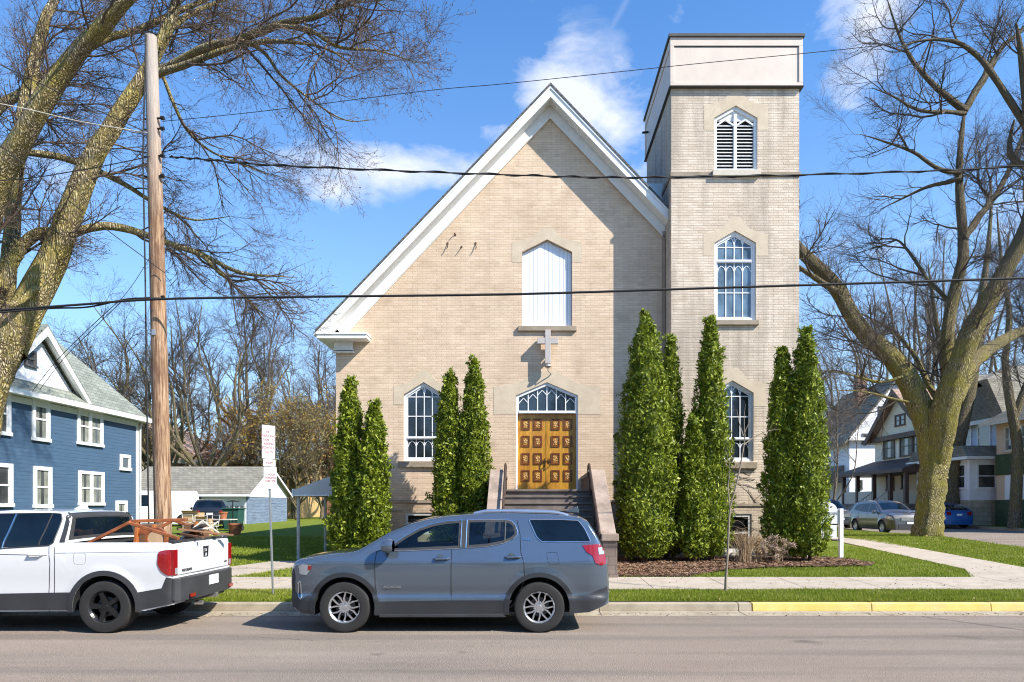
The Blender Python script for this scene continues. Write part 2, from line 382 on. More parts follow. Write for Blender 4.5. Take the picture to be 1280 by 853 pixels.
concrete('kerb_yellow', (.60,.43,.10), (.72,.56,.20), (.42,.37,.27), 1.0)
def ground_mat():
    m, nt, b = newmat('turf'); v = mapping(nt)
    f = noise(nt, v, 40, 4, .7); g = noise(nt, v, 1.3, 5, .6)
    c = ramp(nt, f, [(.3, (.07,.10,.012)), (.55, (.17,.22,.025)), (.75, (.28,.32,.06))])
    c = mixc(nt, ramp(nt, g, [(.5, (0,0,0)), (.72, (.6,.6,.6))]), c, (.20,.175,.065))
    nt.links.new(c, b.inputs['Base Color']); S(b, 'Roughness', .95); S(b, 'Specular IOR Level', .1); bump(nt, b, f, 1, .04); return m
M['turf'] = ground_mat()
M['blade'] = leafmat('blade', (.12,.17,.012), (.28,.33,.03), (.50,.42,.20), .6, .35, 1.6)
M['cream_brick'] = brick('cream_brick', (.69,.535,.385), (.78,.62,.465), (.58,.45,.325), row=.0762, wid=.3, stain=(.56,.42,.31), stain_amt=.4, darklow=(.3,2.2,(.20,.135,.085)), bstr=.6)  # brown basement stone and shade put together into the lower colour
M['tower_brick'] = brick('tower_brick', (.66,.55,.435), (.79,.68,.555), (.52,.43,.33), row=.0762, wid=.3, stain=(.40,.335,.26), stain_amt=.75, darklow=(.3,2.3,(.34,.27,.19)), bstr=.9)
M['white_trim'] = plain('white_trim', (.78,.78,.76), .5, var=.06)
M['window_white'] = plain('window_white', (.80,.81,.82), .4, var=.03)
M['roof_dark'] = shingle('roof_dark', (.10,.10,.10), (.15,.145,.14))
M['dark_metal'] = plain('dark_metal', (.03,.028,.025), .45, .6)
M['church_glass'] = glass('church_glass', (.018,.028,.042), .10)
M['church_glass_pale'] = glass('church_glass_pale', (.13,.20,.27), .16, .5)
M['house_glass'] = glass('house_glass', (.06,.065,.065), .08)
M['black_rubber'] = plain('black_rubber', (.022,.021,.020), .8, var=.2, bumpk=.2)
M['galv'] = plain('galv', (.45,.47,.46), .45, .7, var=.1, vscale=8)
# ================================================================ ground, road, kerb, walks
def gsheet(name, xs, ys, zf, mat, kind='structure'):
    V = [(x,y,zf(x,y)) for y in ys for x in xs]; n = len(xs)
    Fs = [(j*n+i, j*n+i+1, (j+1)*n+i+1, (j+1)*n+i) for j in range(len(ys)-1) for i in range(n-1)]
    o = npmesh(name, V, Fs, mat, None, (0,0,0)); o['kind'] = kind; return o
ysl = [12.27,12.6,13.0,13.5,14.5,15.4,17,19,21,24,25.5,26.5,27.2,28,28.8,29.5,31,34,38,45,60,80,150,400,900]
gsheet('lawn', [-600,-200,-60,-20,-6,0,6,10,12,13.2,14.2,15,15.6,16.2,16.85], ysl, lambda x,y: H(x,y)+.015*math.sin(x*1.3+y*2.1), M['turf'])
gsheet('far_lawn', [26.75,30,40,80,200,600], ysl, lambda x,y: H(x,y), M['turf'])
gsheet('side_street', [16.9,20,24,26.7], [12.1]+ysl[1:], lambda x,y: Hs(y)+.004, M['asphalt'])
mb = MB(); mb.add([(-600,-60,0),(600,-60,0),(600,12.11,0),(-600,12.11,0)], [(0,1,2,3)]); tag(mb.build('road', M['asphalt']), kind='structure')
mb = MB(); mb.add([(-600,-600,-.25),(600,-600,-.25),(600,20,-.25),(-600,20,-.25)], [(0,1,2,3)]); tag(mb.build('ground', M['turf']), kind='structure')
# kerb in cast lengths with gutter pan
def kerb_run(name, x0, x1, mat, step=2.45, pan=M['kerb_concrete']):
    k = MB(); x = x0
    while x < x1-.01:
        e = min(x+step, x1)
        prof = [(12.10,-.1),(12.10,.03),(12.115,.135),(12.135,.15),(12.27,.152),(12.28,-.1)]
        k.prism([(y,z) for y,z in prof], x+.006, e-.006, 'x'); x = e
    return tag(k.build(name, mat, bevel=.008), kind='structure')
kerb_run('kerb', -60, 3.94, M['kerb_concrete']); kerb_run('painted_kerb', 3.95, 16.9, M['kerb_yellow'], 2.1)
g = MB(); x = -60.0
while x < 16.9:
    g.add([(x+.008,11.62,.004),(x+2.44,11.62,.004),(x+2.44,12.1,.012),(x+.008,12.1,.012)], [(0,1,2,3)]); x += 2.45
tag(g.build('gutter', M['kerb_concrete']), kind='structure')
g = MB()
for xs_, w_ in ((16.86,.14),(26.68,.14)):
    for a, b in zip(ysl[1:-3], ysl[2:-2]):
        g.add([(xs_,a,Hs(a)),(xs_+w_,a,Hs(a)),(xs_+w_,b,Hs(b)),(xs_,b,Hs(b)),(xs_,a,Hs(a)+.17),(xs_+w_,a,Hs(a)+.17),(xs_+w_,b,Hs(b)+.17),(xs_,b,Hs(b)+.17)], [(4,5,6,7),(0,1,5,4),(1,2,6,5),(2,3,7,6),(3,0,4,7)])
tag(g.build('side_kerb', M['kerb_concrete']), kind='structure')
g = MB(); x = -60.0
while x < 16.8:
    def slab(x0,x1,y0,y1):
        t = .035
        V = []
        for (a,b) in ((x0,y0),(x1,y0),(x1,y1),(x0,y1)): V.append((a,b,H(a,b)+t))
        V += [(a,b,c-.12) for a,b,c in V]
        g.add(V, [(0,1,2,3),(0,4,5,1),(1,5,6,2),(2,6,7,3),(3,7,4,0)])
    slab(x+.006, x+1.524-.006, 13.55, 15.36); x += 1.524
tag(g.build('sidewalk', M['sidewalk_concrete'], bevel=.006), kind='structure')
g = MB()
def qpath(pts_l, pts_r, z=.03, gap=.012):
    n = 24
    def at(pl, t):
        t = t*(len(pl)-1); i = min(int(t), len(pl)-2); f = t-i
        return (pl[i][0]*(1-f)+pl[i+1][0]*f, pl[i][1]*(1-f)+pl[i+1][1]*f)
    for i in range(n):
        t0, t1 = i/n, (i+1)/n-.0006
        c = [at(pts_l,t0), at(pts_r,t0), at(pts_r,t1), at(pts_l,t1)]
        V = [(a,b,H(a,b)+z) for a,b in c]; V += [(a,b,cc-.12) for a,b,cc in V]
        g.add(V, [(0,1,2,3),(0,4,5,1),(1,5,6,2),(2,6,7,3),(3,7,4,0)])
qpath([(9.9,15.37),(10.8,17),(12.0,27),(15.6,62)], [(12.7,15.37),(12.5,17),(13.5,27),(17.0-.4,62)])
tag(g.build('side_walk_path', M['sidewalk_concrete']), kind='structure')
g = MB(); qpath([(-8.6,15.37),(-7.7,17.2),(-7.0,19)], [(-6.9,15.37),(-6.0,17.2),(-5.4,19)]); tag(g.build('path', M['sidewalk_concrete']), kind='structure')
# road seam
g = MB(); a, b = Vector((6.62,11.55,0)), Vector((7.6,10.0,0)); N = 40; L = []; R_ = []
for i in range(N+1):
    p = a.lerp(b, i/N); j = rnd.uniform(-.014,.014); w_ = rnd.uniform(.006,.016)
    L.append((p.x+j-w_,p.y,.006)); R_.append((p.x+j+w_,p.y,.006))
g.add(L+R_, [(i,i+1,N+2+i,N+1+i) for i in range(N)])
a = Vector((4.6,11.62,0)); 
tag(g.build('road_seam', plain('tar', (.03,.027,.025), .7)), kind='structure')
# mulch bed
def mulch_mat():
    m, nt, b = newmat('mulch'); v = mapping(nt)
    vo = nt.nodes.new('ShaderNodeTexVoronoi'); vo.inputs['Scale'].default_value = 38; nt.links.new(mapping(nt, (1,2.2,1)), vo.inputs['Vector'])
    c = ramp(nt, vo.outputs['Color'], [(.1, (.09,.05,.03)), (.5, (.20,.11,.065)), (.95, (.36,.23,.14))])
    nt.links.new(c, b.inputs['Base Color']); S(b, 'Roughness', .95); bump(nt, b, vo.outputs['Distance'], 1, .03); return m
M['mulch'] = mulch_mat()
bed = [(1.95,15.42),(3.6,15.42),(4.1,16.0),(5.0,16.9),(6.2,17.35),(7.6,17.5),(8.7,17.6),(9.2,18.2),(9.0,19.4),(8.3,20.5),(1.98,20.6)]
bedL = [(-5.9,18.9),(-5.6,17.2),(-3.5,16.6),(-1.1,16.4),(-1.1,21.3),(-6.0,21.3)]
def bed_mesh(poly):
    bm = bmesh.new(); f = bm.faces.new([bm.verts.new((x,y,0)) for x,y in poly])
    for ax, vals in ((0, np.arange(-8,12,.5)), (1, np.arange(15,22,.5))):
        for v_ in vals:
            geom = bm.verts[:]+bm.edges[:]+bm.faces[:]; n_ = [0,0,0]; n_[ax] = 1; c_ = [0,0,0]; c_[ax] = float(v_)
            bmesh.ops.bisect_plane(bm, geom=geom, plane_co=c_, plane_no=n_)
    for v_ in bm.verts: v_.co.z = H(v_.co.x, v_.co.y) + .045 + rnd.uniform(-.01,.02)
    vs = [tuple(v_.co) for v_ in bm.verts]; bm.verts.index_update(); fs = [tuple(v_.index for v_ in f_.verts) for f_ in bm.faces]; bm.free()
    return vs, fs
for poly in (bed, bedL):
    vs, fs = bed_mesh(poly); mb = MB(); mb.add(vs, fs); tag(mb.build('mulch_bed', M['mulch'], smooth='all'), kind='structure')
def inside(poly, x, y):
    c = np.zeros(len(x), bool); n = len(poly)
    for i in range(n):
        x0,y0 = poly[i]; x1,y1 = poly[(i+1)%n]
        if y0 == y1: continue
        t = ((y0>y) != (y1>y)) & (x < (x1-x0)*(y-y0)/(y1-y0)+x0); c ^= t
    return c
HPx = np.array([p[0] for p in HP]); HPz = np.array([p[1] for p in HP])
def Hn(x, y): return np.interp(y, HPx, HPz) + .12*np.exp(-((x-16.2)**2+(y-28)**2)/9)
def chips(n):
    x = RG.uniform(1.9,10.4,n); y = RG.uniform(15.4,19.6,n); k = inside(bed,x,y); x, y = x[k], y[k]; n = len(x)
    z = Hn(x,y)+.06+RG.uniform(0,.02,n); th = RG.uniform(0,2*PI,n); l = RG.uniform(.015,.045,n); w_ = RG.uniform(.006,.014,n)
    dx, dy = np.cos(th), np.sin(th); t = RG.uniform(-.02,.02,n)
    V = np.stack([np.stack([x-dx*l-dy*w_, y-dy*l+dx*w_, z-t],1), np.stack([x-dx*l+dy*w_, y-dy*l-dx*w_, z],1), np.stack([x+dx*l+dy*w_, y+dy*l-dx*w_, z+t],1), np.stack([x+dx*l-dy*w_, y+dy*l+dx*w_, z+t*.5],1)],1)
    o = npmesh('wood_chips', V, np.arange(n*4).reshape(-1,4), leafmat('chip', (.10,.055,.03), (.28,.16,.095), (.50,.36,.24), .9, 0, 5))
    tag(o, 'reddish brown bark chips spread under the evergreens', 'mulch', kind='stuff')
chips(16000)
# grass blades
def blades(n, x0, x1, y0, y1, h, w_, avoid=(), pw=1.0):
    x = RG.uniform(x0,x1,n); y = y0+(y1-y0)*RG.uniform(0,1,n)**pw
    k = np.ones(n,bool)
    for a in avoid: k &= ~inside(a,x,y)
    x, y = x[k], y[k]; n = len(x); z = Hn(x,y)+.012
    dens = np.sin(x*1.9+np.sin(y*3))*np.sin(y*4.3+x*.7); hh = h*RG.uniform(.45,1.25,n)*(1+.25*dens)
    th = RG.uniform(0,2*PI,n); ww = w_*RG.uniform(.6,1.3,n); lean = RG.uniform(0,.7,n)*hh; la = RG.uniform(0,2*PI,n)
    b = np.stack([x,y,z],1); d = np.stack([np.cos(th),np.sin(th),0*x],1)*ww[:,None]
    top = b+np.stack([np.cos(la)*lean, np.sin(la)*lean, hh],1)
    return np.stack([b-d,b+d,top],1)
V = [blades(150000,-12,14,12.29,13.53,.055,.005)]
V.append(blades(120000,1.9,17,15.38,24,.05,.008,(bed,[(9.9,15.2),(12.7,15.2),(12.5,17),(13.5,27),(12,27),(10.8,17)]), 1.3))
V.append(blades(60000,13,16.8,16,36,.06,.012,()))
V.append(blades(70000,-18,-5.5,15.4,30,.055,.010,([(-8.6,15.2),(-6.9,15.2),(-6.0,17.2),(-5.4,19),(-7,19),(-7.7,17.2)],bedL),1.2))
V = np.concatenate(V); o = npmesh('grass', V, np.arange(len(V)*3).reshape(-1,3), M['blade']); tag(o, 'short spring grass with a few dry blades', 'grass', kind='stuff')
# ================================================================ church
M['gold_wood'] = None
def gold():
    m, nt, b = newmat('gold_wood'); v = mapping(nt, (6,6,.7))
    c = ramp(nt, noise(nt, v, 3, 5, .6, 1.0), [(.25, (.28,.11,.010)), (.5, (.52,.25,.020)), (.8, (.72,.42,.06))])
    c = mixc(nt, ramp(nt, noise(nt, mapping(nt), 1.6, 4), [(.45, (0,0,0)), (.75, (.7,.7,.7))]), c, (.34,.12,.02))
    nt.links.new(c, b.inputs['Base Color']); S(b, 'Roughness', .35); S(b, 'Coat Weight', .3); return m
M['gold_wood'] = gold()
church = thing('church', (.6,21.5,.35), 'tan brick gabled church with square bell tower and golden double doors', 'church')
YG, YT, SG, ST = 21.5, 20.6, 40.0, 41.75
gx = lambda p: (p-HX)/SG
gz = lambda p: CH+(HY-p)/SG
tx = lambda p: (p-HX)/ST
tz = lambda p: CH+(HY-p)/ST
XC, ZA, SL = .69, 14.75, 1.05
def popen(x0,x1,zb,zs,za): return [(x0,zb),(x1,zb),(x1,zs),((x0+x1)/2,za),(x0,zs)]
def inset(poly, d):
    n = len(poly); out = []
    for i in range(n):
        p0, p1, p2 = (Vector((*poly[(i+k-1)%n],0)) for k in range(3))
        a = (p1-p0).normalized(); b = (p2-p1).normalized(); na = Vector((-a.y,a.x,0)); nb = Vector((-b.y,b.x,0))
        k = d/max(.25, (1+na.dot(nb)))
        q = p1+(na+nb)*k; out.append((q.x,q.y))
    return out
W1 = popen(gx(504.6),gx(554.8),gz(576.5),gz(493.4),gz(477.8))
WC = popen(gx(652.8),gx(715.2),gz(408),gz(315),gz(299.5))
WD = popen(gx(645),gx(722.5),gz(615),gz(494.4),gz(478))
WBL = [(gx(506),gz(668)),(gx(552),gz(668)),(gx(552),gz(641)),(gx(506),gz(641))]
wl = MB()
zl = 7.15
outer = [(-6,.2),(4.35,.2),(4.35,ZA-.75-SL*(4.35-XC)),(XC,ZA-.75),(-5.8,zl),(-6,zl)]
wl.wall(outer, [W1,WC,WD,WBL], lambda u,v,d: (u,YG+d,v), .22)
wl.add([(-6,YG,.2),(-6,YG,zl),(-6,43,zl),(-6,43,.2),(7.4,43,.2),(7.4,43,zl),(7.4,24.9,zl),(7.4,24.9,.2)], [(0,1,2,3),(3,2,5,4),(4,5,6,7)])
wl.add([(-6,43,zl),(7.4,43,zl),(XC,43,ZA-.75)], [(0,1,2)])
wl.build('wall', M['cream_brick'], church, recalc=False)
# tower
T1 = popen(tx(892.8),tx(946.8),tz(213.8),tz(147.4),tz(132))
T2 = popen(tx(893),tx(945),tz(400.5),tz(303.4),tz(288.5))
T3 = popen(tx(889.5),tx(942),tz(577),tz(491),tz(475.6))
T4 = [(tx(903),tz(690)),(tx(939.6),tz(690)),(tx(939.6),tz(642.7)),(tx(903),tz(642.7))]
TX0, TX1, TYB = 4.29, 8.12, 24.85
tw = MB()
tw.wall([(TX0,.2),(TX1,.2),(TX1,14.45),(TX0,14.45)], [T1,T2,T3,T4], lambda u,v,d: (u,YT+d,v), .20)
tw.add([(TX0,YT,.2),(TX0,YT,14.45),(TX0,TYB,14.45),(TX0,TYB,.2),(TX1,TYB,.2),(TX1,TYB,14.45),(TX1,YT,14.45),(TX1,YT,.2)], [(0,1,2,3),(3,2,5,4),(4,5,6,7)])
tower = tw.build('bell_tower', M['tower_brick'], church, recalc=False)
M['cap_panel'] = plain('cap_panel', (.66,.55,.47), .6, var=.06, vscale=1.2)
cp = MB(); c0, c1, cy0, cy1, cz0, cz1 = 4.24, 8.19, 20.5, 24.97, 14.38, 15.84
cp.box(c0+.03,c1-.03,cy0+.03,cy1-.03,cz0+.02,cz1-.01)
def band(z0,z1,e=.0):
    for b_ in ((c0-e,c1+e,cy0-e,cy0+.05,z0,z1),(c0-e,c1+e,cy1-.05,cy1+e,z0,z1),(c0-e,c0+.05,cy0+.052,cy1-.052,z0,z1),(c1-.05,c1+e,cy0+.052,cy1-.052,z0,z1)): cp.box(*b_)
band(cz0,cz0+.10); band(cz1-.27,cz1-.02)
for xx in (c0,c1-.11):
    for yy in (cy0,cy1-.11): cp.box(xx-.002,xx+.112,yy-.002,yy+.112,cz0+.101,cz1-.271)
cap = cp.build('tower_cap', M['cap_panel'], tower, bevel=.006)
cp = MB(); cp.box(c0-.05,c1+.05,cy0-.05,cy1+.05,cz1-.018,cz1+.07); cp.box(c0-.03,c1+.03,cy0-.03,cy1+.03,cz0-.035,cz0-.002)
for yy in (cy0+.018,):
    cp.box(c0+.11,c1-.11,yy,yy+.014,cz1-.30,cz1-.271)
cp.build('flashing', plain('cap_edge', (.07,.065,.06), .7), tower, bevel=.008)
cp = MB(); cp.tube([(c0-.0,24.2,15.0),(c0-.22,24.2,14.98)], .04, 8); cp.build('spout', M['dark_metal'], tower)
for bx_ in ((TX0-.035,tx(889),YT-.04,YT,tz(221),tz(215.5)),(tx(951),TX1+.035,YT-.04,YT,tz(221),tz(215.5)),(TX0-.035,TX0,YT+.001,TYB,tz(221),tz(215.5)),(TX0-.03,TX1+.03,YT-.035,YT,tz(633),tz(629.5))):
    cp = MB(); cp.box(*bx_); cp.build('string_course', M['sill_stone'], tower, bevel=.006)
def surround(parent, x0,x1,zb,zs,zp, op, Y, k=.42):
    o = [(x0,zb),(x0,zs)]; xm = (x0+x1)/2; r = (x1-x0)*k*.5
    o += [(xm-r*1.05,zs+(zp-zs)*.28),(xm-r*.35,zp-.0),(xm+r*.35,zp),(xm+r*1.05,zs+(zp-zs)*.28)]
    o += [(x1,zs),(x1,zb),(op[1][0],zb),op[2],op[3],op[4],(op[0][0],zb)]
    m = MB(); m.prism(o, Y-.006, Y+.01); m.build('stone_surround', M['surround_stone'], parent)
surround(church, gx(640),gx(728),gz(328),gz(303),gz(286), WC, YG)
surround(church, gx(617),gx(751),gz(518),gz(484),gz(464), WD, YG, .5)
surround(church, gx(492),gx(567),gz(506),gz(483),gz(464), W1, YG)
surround(tower, tx(880),tx(960),tz(162.6),tz(132),tz(115), T1, YT)
surround(tower, tx(879),tx(960),tz(320),tz(293),tz(272), T2, YT)
surround(tower, tx(876),tx(957),tz(508),tz(480),tz(460), T3, YT)
def sill(parent, x0,x1,z0,z1,Y, mat=None, out=.09):
    m = MB(); m.box(x0,x1,Y-out,Y+.19,z0,z1); return m.build('sill', mat or M['sill_stone'], parent, bevel=.01)
def pointed_window(parent, op, Y, X_, Z_, hbars, vbars, thick, arches, gm, low=None):
    """frame with glazing bars; positions given in the photograph's measured heights"""
    fr = MB(); d0, d1 = Y+.07, Y+.16
    i1 = inset(op, .075); fr.ring(op, i1, d0-.01, d1)
    i2 = inset(op, .12); fr.ring(inset(op,.0751), i2, d0+.025, d1-.01)
    x0, x1 = i2[0][0], i2[1][0]; zb, zs, za = i2[0][1], i2[2][1], i2[3][1]; xm = (x0+x1)/2
    top = lambda x: zs+(za-zs)*(1-abs(x-xm)/((x1-x0)/2))
    for z in thick: fr.box(x0,x1,d0-.012,d1-.012,z-.045,z+.045); fr.box(x0-.01,x1+.01,d0-.03,d0-.013,z-.018,z+.018)
    ths = sorted(thick)
    for z in hbars: fr.box(x0,x1,d0+.035,d0+.055,z-.014,z+.014)
    for k in range(1,vbars):
        x = x0+(x1-x0)*k/vbars; fr.box(x-.014,x+.014,d0+.032,d0+.058,zb,min(top(x), za)-.005)
    for za_, h in arches:
        wv = (x1-x0)/vbars
        for k in range(vbars):
            xa = x0+wv*k
            for sgn in (0,1):
                pts = [(xa+(0 if sgn==0 else wv), za_-h),(xa+(.18*wv if sgn==0 else .82*wv), za_-h*.35),(xa+wv/2, za_)]
                for p, q in zip(pts,pts[1:]): fr.obox((p[0],d0+.045,p[1]),(q[0],d0+.045,q[1]),.02,.02)
    f = fr.build('window', M['window_white'], parent)
    gl = MB(); gl.prism(inset(op,.07), d0+.05, d0+.062); gl.build('pane', gm, f)
    return f
pointed_window(church, W1, YG, 0, 0, [gz(495.7),gz(520)], 4, [gz(547.3)], [(gz(482),.28),(gz(551),.18)], M['church_glass'])
sill(church, gx(498),gx(562),gz(584.5),gz(577),YG)
pointed_window(tower, T2, YT, 0, 0, [tz(308),tz(365)], 4, [tz(325.8)], [(tz(295),.25),(tz(331),.19)], M['church_glass_pale'])
sill(tower, tx(890),tx(948),tz(407),tz(401),YT)
pointed_window(tower, T3, YT, 0, 0, [tz(495),tz(520.7)], 4, [tz(548.5)], [(tz(483),.25),(tz(553),.18)], M['church_glass'])
sill(tower, tx(886),tx(946),tz(586),tz(578),YT)
# louvred belfry opening
lf = MB(); i1 = inset(T1,.09); lf.ring(T1, i1, YT+.05, YT+.17); xm = (T1[0][0]+T1[1][0])/2; lf.box(xm-.045,xm+.045,YT+.052,YT+.16,i1[0][1],i1[3][1]-.12)
for x0_, x1_ in ((i1[0][0],xm-.045),(xm+.045,i1[1][0])):
    zz = i1[2][1]-.02; xq = (x0_+x1_)/2
    for a_, b_ in (((x0_,zz-.12),(xq,zz+.05)),((xq,zz+.05),(x1_,zz-.12))): lf.obox((a_[0],YT+.07,a_[1]),(b_[0],YT+.07,b_[1]),.03,.045)
win = lf.build('louver_window', M['window_white'], tower)
ls = MB(); z = T1[0][1]+.12
while z < i1[2][1]-.02:
    for x0_, x1_ in ((i1[0][0]+.002,xm-.047),(xm+.047,i1[1][0]-.002)):
        ls.add([(x0_,YT+.075,z-.05),(x1_,YT+.075,z-.05),(x1_,YT+.17,z+.03),(x0_,YT+.17,z+.03),(x0_,YT+.075,z-.032),(x1_,YT+.075,z-.032),(x1_,YT+.17,z+.043),(x0_,YT+.17,z+.043)],
               [(0,3,2,1),(4,5,6,7),(0,1,5,4),(2,3,7,6),(1,2,6,5),(3,0,4,7)])
    z += .10
ls.prism([(i1[4][0]+.01,i1[4][1]),(i1[2][0]-.01,i1[2][1]),(i1[3][0],i1[3][1])], YT+.10, YT+.12)
ls.build('louver', plain('louver_paint', (.72,.72,.70), .6, var=.12, vscale=9), win)
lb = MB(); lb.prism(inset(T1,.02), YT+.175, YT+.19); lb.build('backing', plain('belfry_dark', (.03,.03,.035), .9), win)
sill(tower, tx(890),tx(950),tz(221.5),tz(214),YT, M['pale_stone'], .11)
# boarded gable window
bw = MB(); n = 13; x0, x1 = WC[0][0]+.0, WC[1][0]-.03; xm = (WC[0][0]+WC[1][0])/2
topz = lambda x: WC[2][1]+(WC[3][1]-WC[2][1])*(1-abs(x-xm)/(WC[1][0]-xm))
for k in range(n):
    a, b = x0+(x1-x0)*k/n+.004, x0+(x1-x0)*(k+1)/n-.004; m_ = (a+b)/2; dy = rnd.uniform(0,.006)
    za_, zb_ = topz(a)-.03, topz(b)-.03
    bw.prism([(a,WC[0][1]),(b,WC[0][1]),(b,zb_),(a,za_)], YG+.11+dy, YG+.14)
bw.prism(inset(WC,.001), YG+.141, YG+.15)
bw.build('boarded_window', plain('board_white', (.78,.81,.86), .5, var=.05, vscale=1.5), church)
sill(church, gx(647.7),gx(720.8),gz(414.5),gz(408.2),YG)
# basement windows
def base_window(parent, op, Y):
    f = MB(); f.ring(op, inset(op,.09), Y+.03, Y+.13); x0, x1 = op[0][0], op[1][0]; zm = (op[0][1]+op[2][1])/2; f.box(x0+.09,x1-.09,Y+.04,Y+.11,zm-.03,zm+.03)
    o = f.build('basement_window', plain('frame_grey', (.60,.60,.58), .5), parent); g = MB(); g.prism(inset(op,.08), Y+.09, Y+.10); g.build('pane', glass('dark_glass', (.015,.016,.02), .1), o)
base_window(church, WBL, YG); base_window(tower, T4, YT)
sill(tower, tx(898),tx(944),tz(696),tz(690.2),YT, M['pale_stone'], .14)
# plinth band on gable wall
for bx_ in ((-6.03,gx(612),YG-.035,YG,gz(629),gz(625)),(gx(752),4.28,YG-.035,YG,gz(629),gz(625)),(-6.02,gx(504),YG-.02,YG,gz(640),gz(637))):
    pb = MB(); pb.box(*bx_); pb.build('plinth_course', M['sill_stone'], church, bevel=.006)
# roof, barge boards, soffit, frieze
zt = lambda x: ZA-SL*abs(x-XC)
XL, XR = -6.45, 4.285
rf = MB(); rf.prism([(XL-.04,zt(XL-.04)-.07),(XL-.04,zt(XL-.04)),(XC,ZA),(7.9,zt(7.9)),(7.9,zt(7.9)-.07),(XC,ZA-.075)], 20.94, 43.5)
roof = rf.build('roof', M['roof_dark'], church)
bb = MB(); bb.prism([(XL,zt(XL)-.085),(XC,ZA-.085),(XR,zt(XR)-.085),(XR,zt(XR)-.42),(XC,ZA-.42),(-6.15,zt(-6.15)-.42),(XL,7.07)], 20.98, 21.04)
bb.prism([(XL,zt(XL)-.083),(XC,ZA-.083),(XR,zt(XR)-.083),(XR,zt(XR)-.17),(XC,ZA-.17),(XL,zt(XL)-.17)], 20.955, 20.979)
bb.build('barge_board', M['white_trim'], roof, bevel=.005)
sf = MB(); sf.prism([(-6.2,zt(-6.2)-.38),(XC,ZA-.38),(XR,zt(XR)-.38),(XR,zt(XR)-.41),(XC,ZA-.41),(-6.2,zt(-6.2)-.41)], 21.04, 21.5); sf.build('soffit', M['white_trim'], roof)
fz = MB(); fz.prism([(-5.95,zt(-5.95)-.412),(XC,ZA-.412),(XR,zt(XR)-.412),(XR,zt(XR)-.80),(XC,ZA-.80),(-5.75,7.12)], 21.435, 21.499)
fz.prism([(-5.6,zt(-5.6)-.76),(XC,ZA-.76),(XR,zt(XR)-.76),(XR,zt(XR)-.82),(XC,ZA-.82),(-5.62,zt(-5.62)-.82)], 21.40, 21.434)
fz.build('frieze_board', M['white_trim'], roof, bevel=.004)
cr = MB(); cr.prism([(XL,7.11),(-4.93,7.11),(-4.93,6.985),(-5.0,6.965),(XL,6.965)], 20.97, 21.499); cr.box(XL-.02,-4.9,20.945,21.499,7.085,7.14)
cr.box(-6.045,-5.45,21.40,21.499,6.74,6.964); cr.box(-6.07,-5.42,21.37,21.499,6.70,6.739); cr.box(-6.085,-5.41,21.36,21.499,6.62,6.66)
cr.box(XL,-6.001,21.5,43.4,6.98,7.10); cr.box(-6.06,-6.001,21.5,43,6.70,6.97)
cr.box(XL-.1,XL,20.98,43.4,7.06,7.17)
cr.build('cornice', M['white_trim'], roof, bevel=.006)
ck = MB(); ck.add([(3.25,21.9,12.12),(TX0-.005,21.9,12.12),(TX0-.005,21.9,10.9),(3.25,TYB,12.12),(TX0-.005,TYB,12.12),(TX0-.005,TYB,10.9)], [(0,1,2),(5,4,3),(0,3,4,1),(1,4,5,2),(2,5,3,0)])
ck.build('roof_flashing', plain('pale_metal', (.50,.60,.66), .45, .3, var=.08), roof)
dp = MB(); dp.box(TX0-.10,TX0-.015,YG-.10,YG-.015,2.1,10.4); dp.build('downspout', plain('tan_metal', (.36,.27,.2), .6), church)
# cross with its lamp
cs = MB(); cs.box(gx(681.2),gx(688),YG-.30,YG-.16,gz(457),gz(415.2)); cs.box(gx(671.6),gx(681.15),YG-.29,YG-.17,gz(432.4),gz(425)); cs.box(gx(688.05),gx(697.2),YG-.29,YG-.17,gz(432.4),gz(425))
cs.box(gx(682.5),gx(686.5),YG-.16,YG,gz(421),gz(418)); cs.box(gx(682.5),gx(686.5),YG-.16,YG,gz(452),gz(449))
cross = cs.build('cross', plain('cross_paint', (.50,.45,.42), .5, var=.1), church, bevel=.006)
lm = MB(); lm.lathe([(.02,0),(.09,-.02),(.11,-.07),(.08,-.10)], (gx(684.5),YG-.24,gz(457.5)), n=14); lm.tube([(gx(684.5),YG-.24,gz(458)),(gx(685),YG-.22,gz(466)),(gx(689),YG-.05,gz(468)),(gx(690),YG,gz(466))], .018, 6)
lm.build('lamp', plain('lamp_grey', (.35,.33,.31), .5, .3), church, smooth=True)
# small iron brackets
for a, b, c in (((569,294),(569,292.5),(566,296)),((559.5,304.5),(560,310.5),(551,318)),((577,309),(577.5,311),(567.5,320.5)),((594.5,304.5),(595.5,311),(586.5,318))):
    h_ = MB(); h_.tube([(gx(a[0]),YG-.0,gz(a[1])),(gx(b[0]),YG-.08,gz(b[1]))], .014, 6); h_.tube([(gx(b[0]),YG-.08,gz(b[1])),(gx(b[0])-.03,YG-.10,gz(b[1])-.05)], .012, 6)
    h_.lathe([(.0,-.01),(.035,-.008),(.035,0)], (gx(a[0]),YG-.001,gz(a[1])), 'y', 10)
    h_.build('iron_bracket', plain('rust', (.10,.045,.02), .8), church)
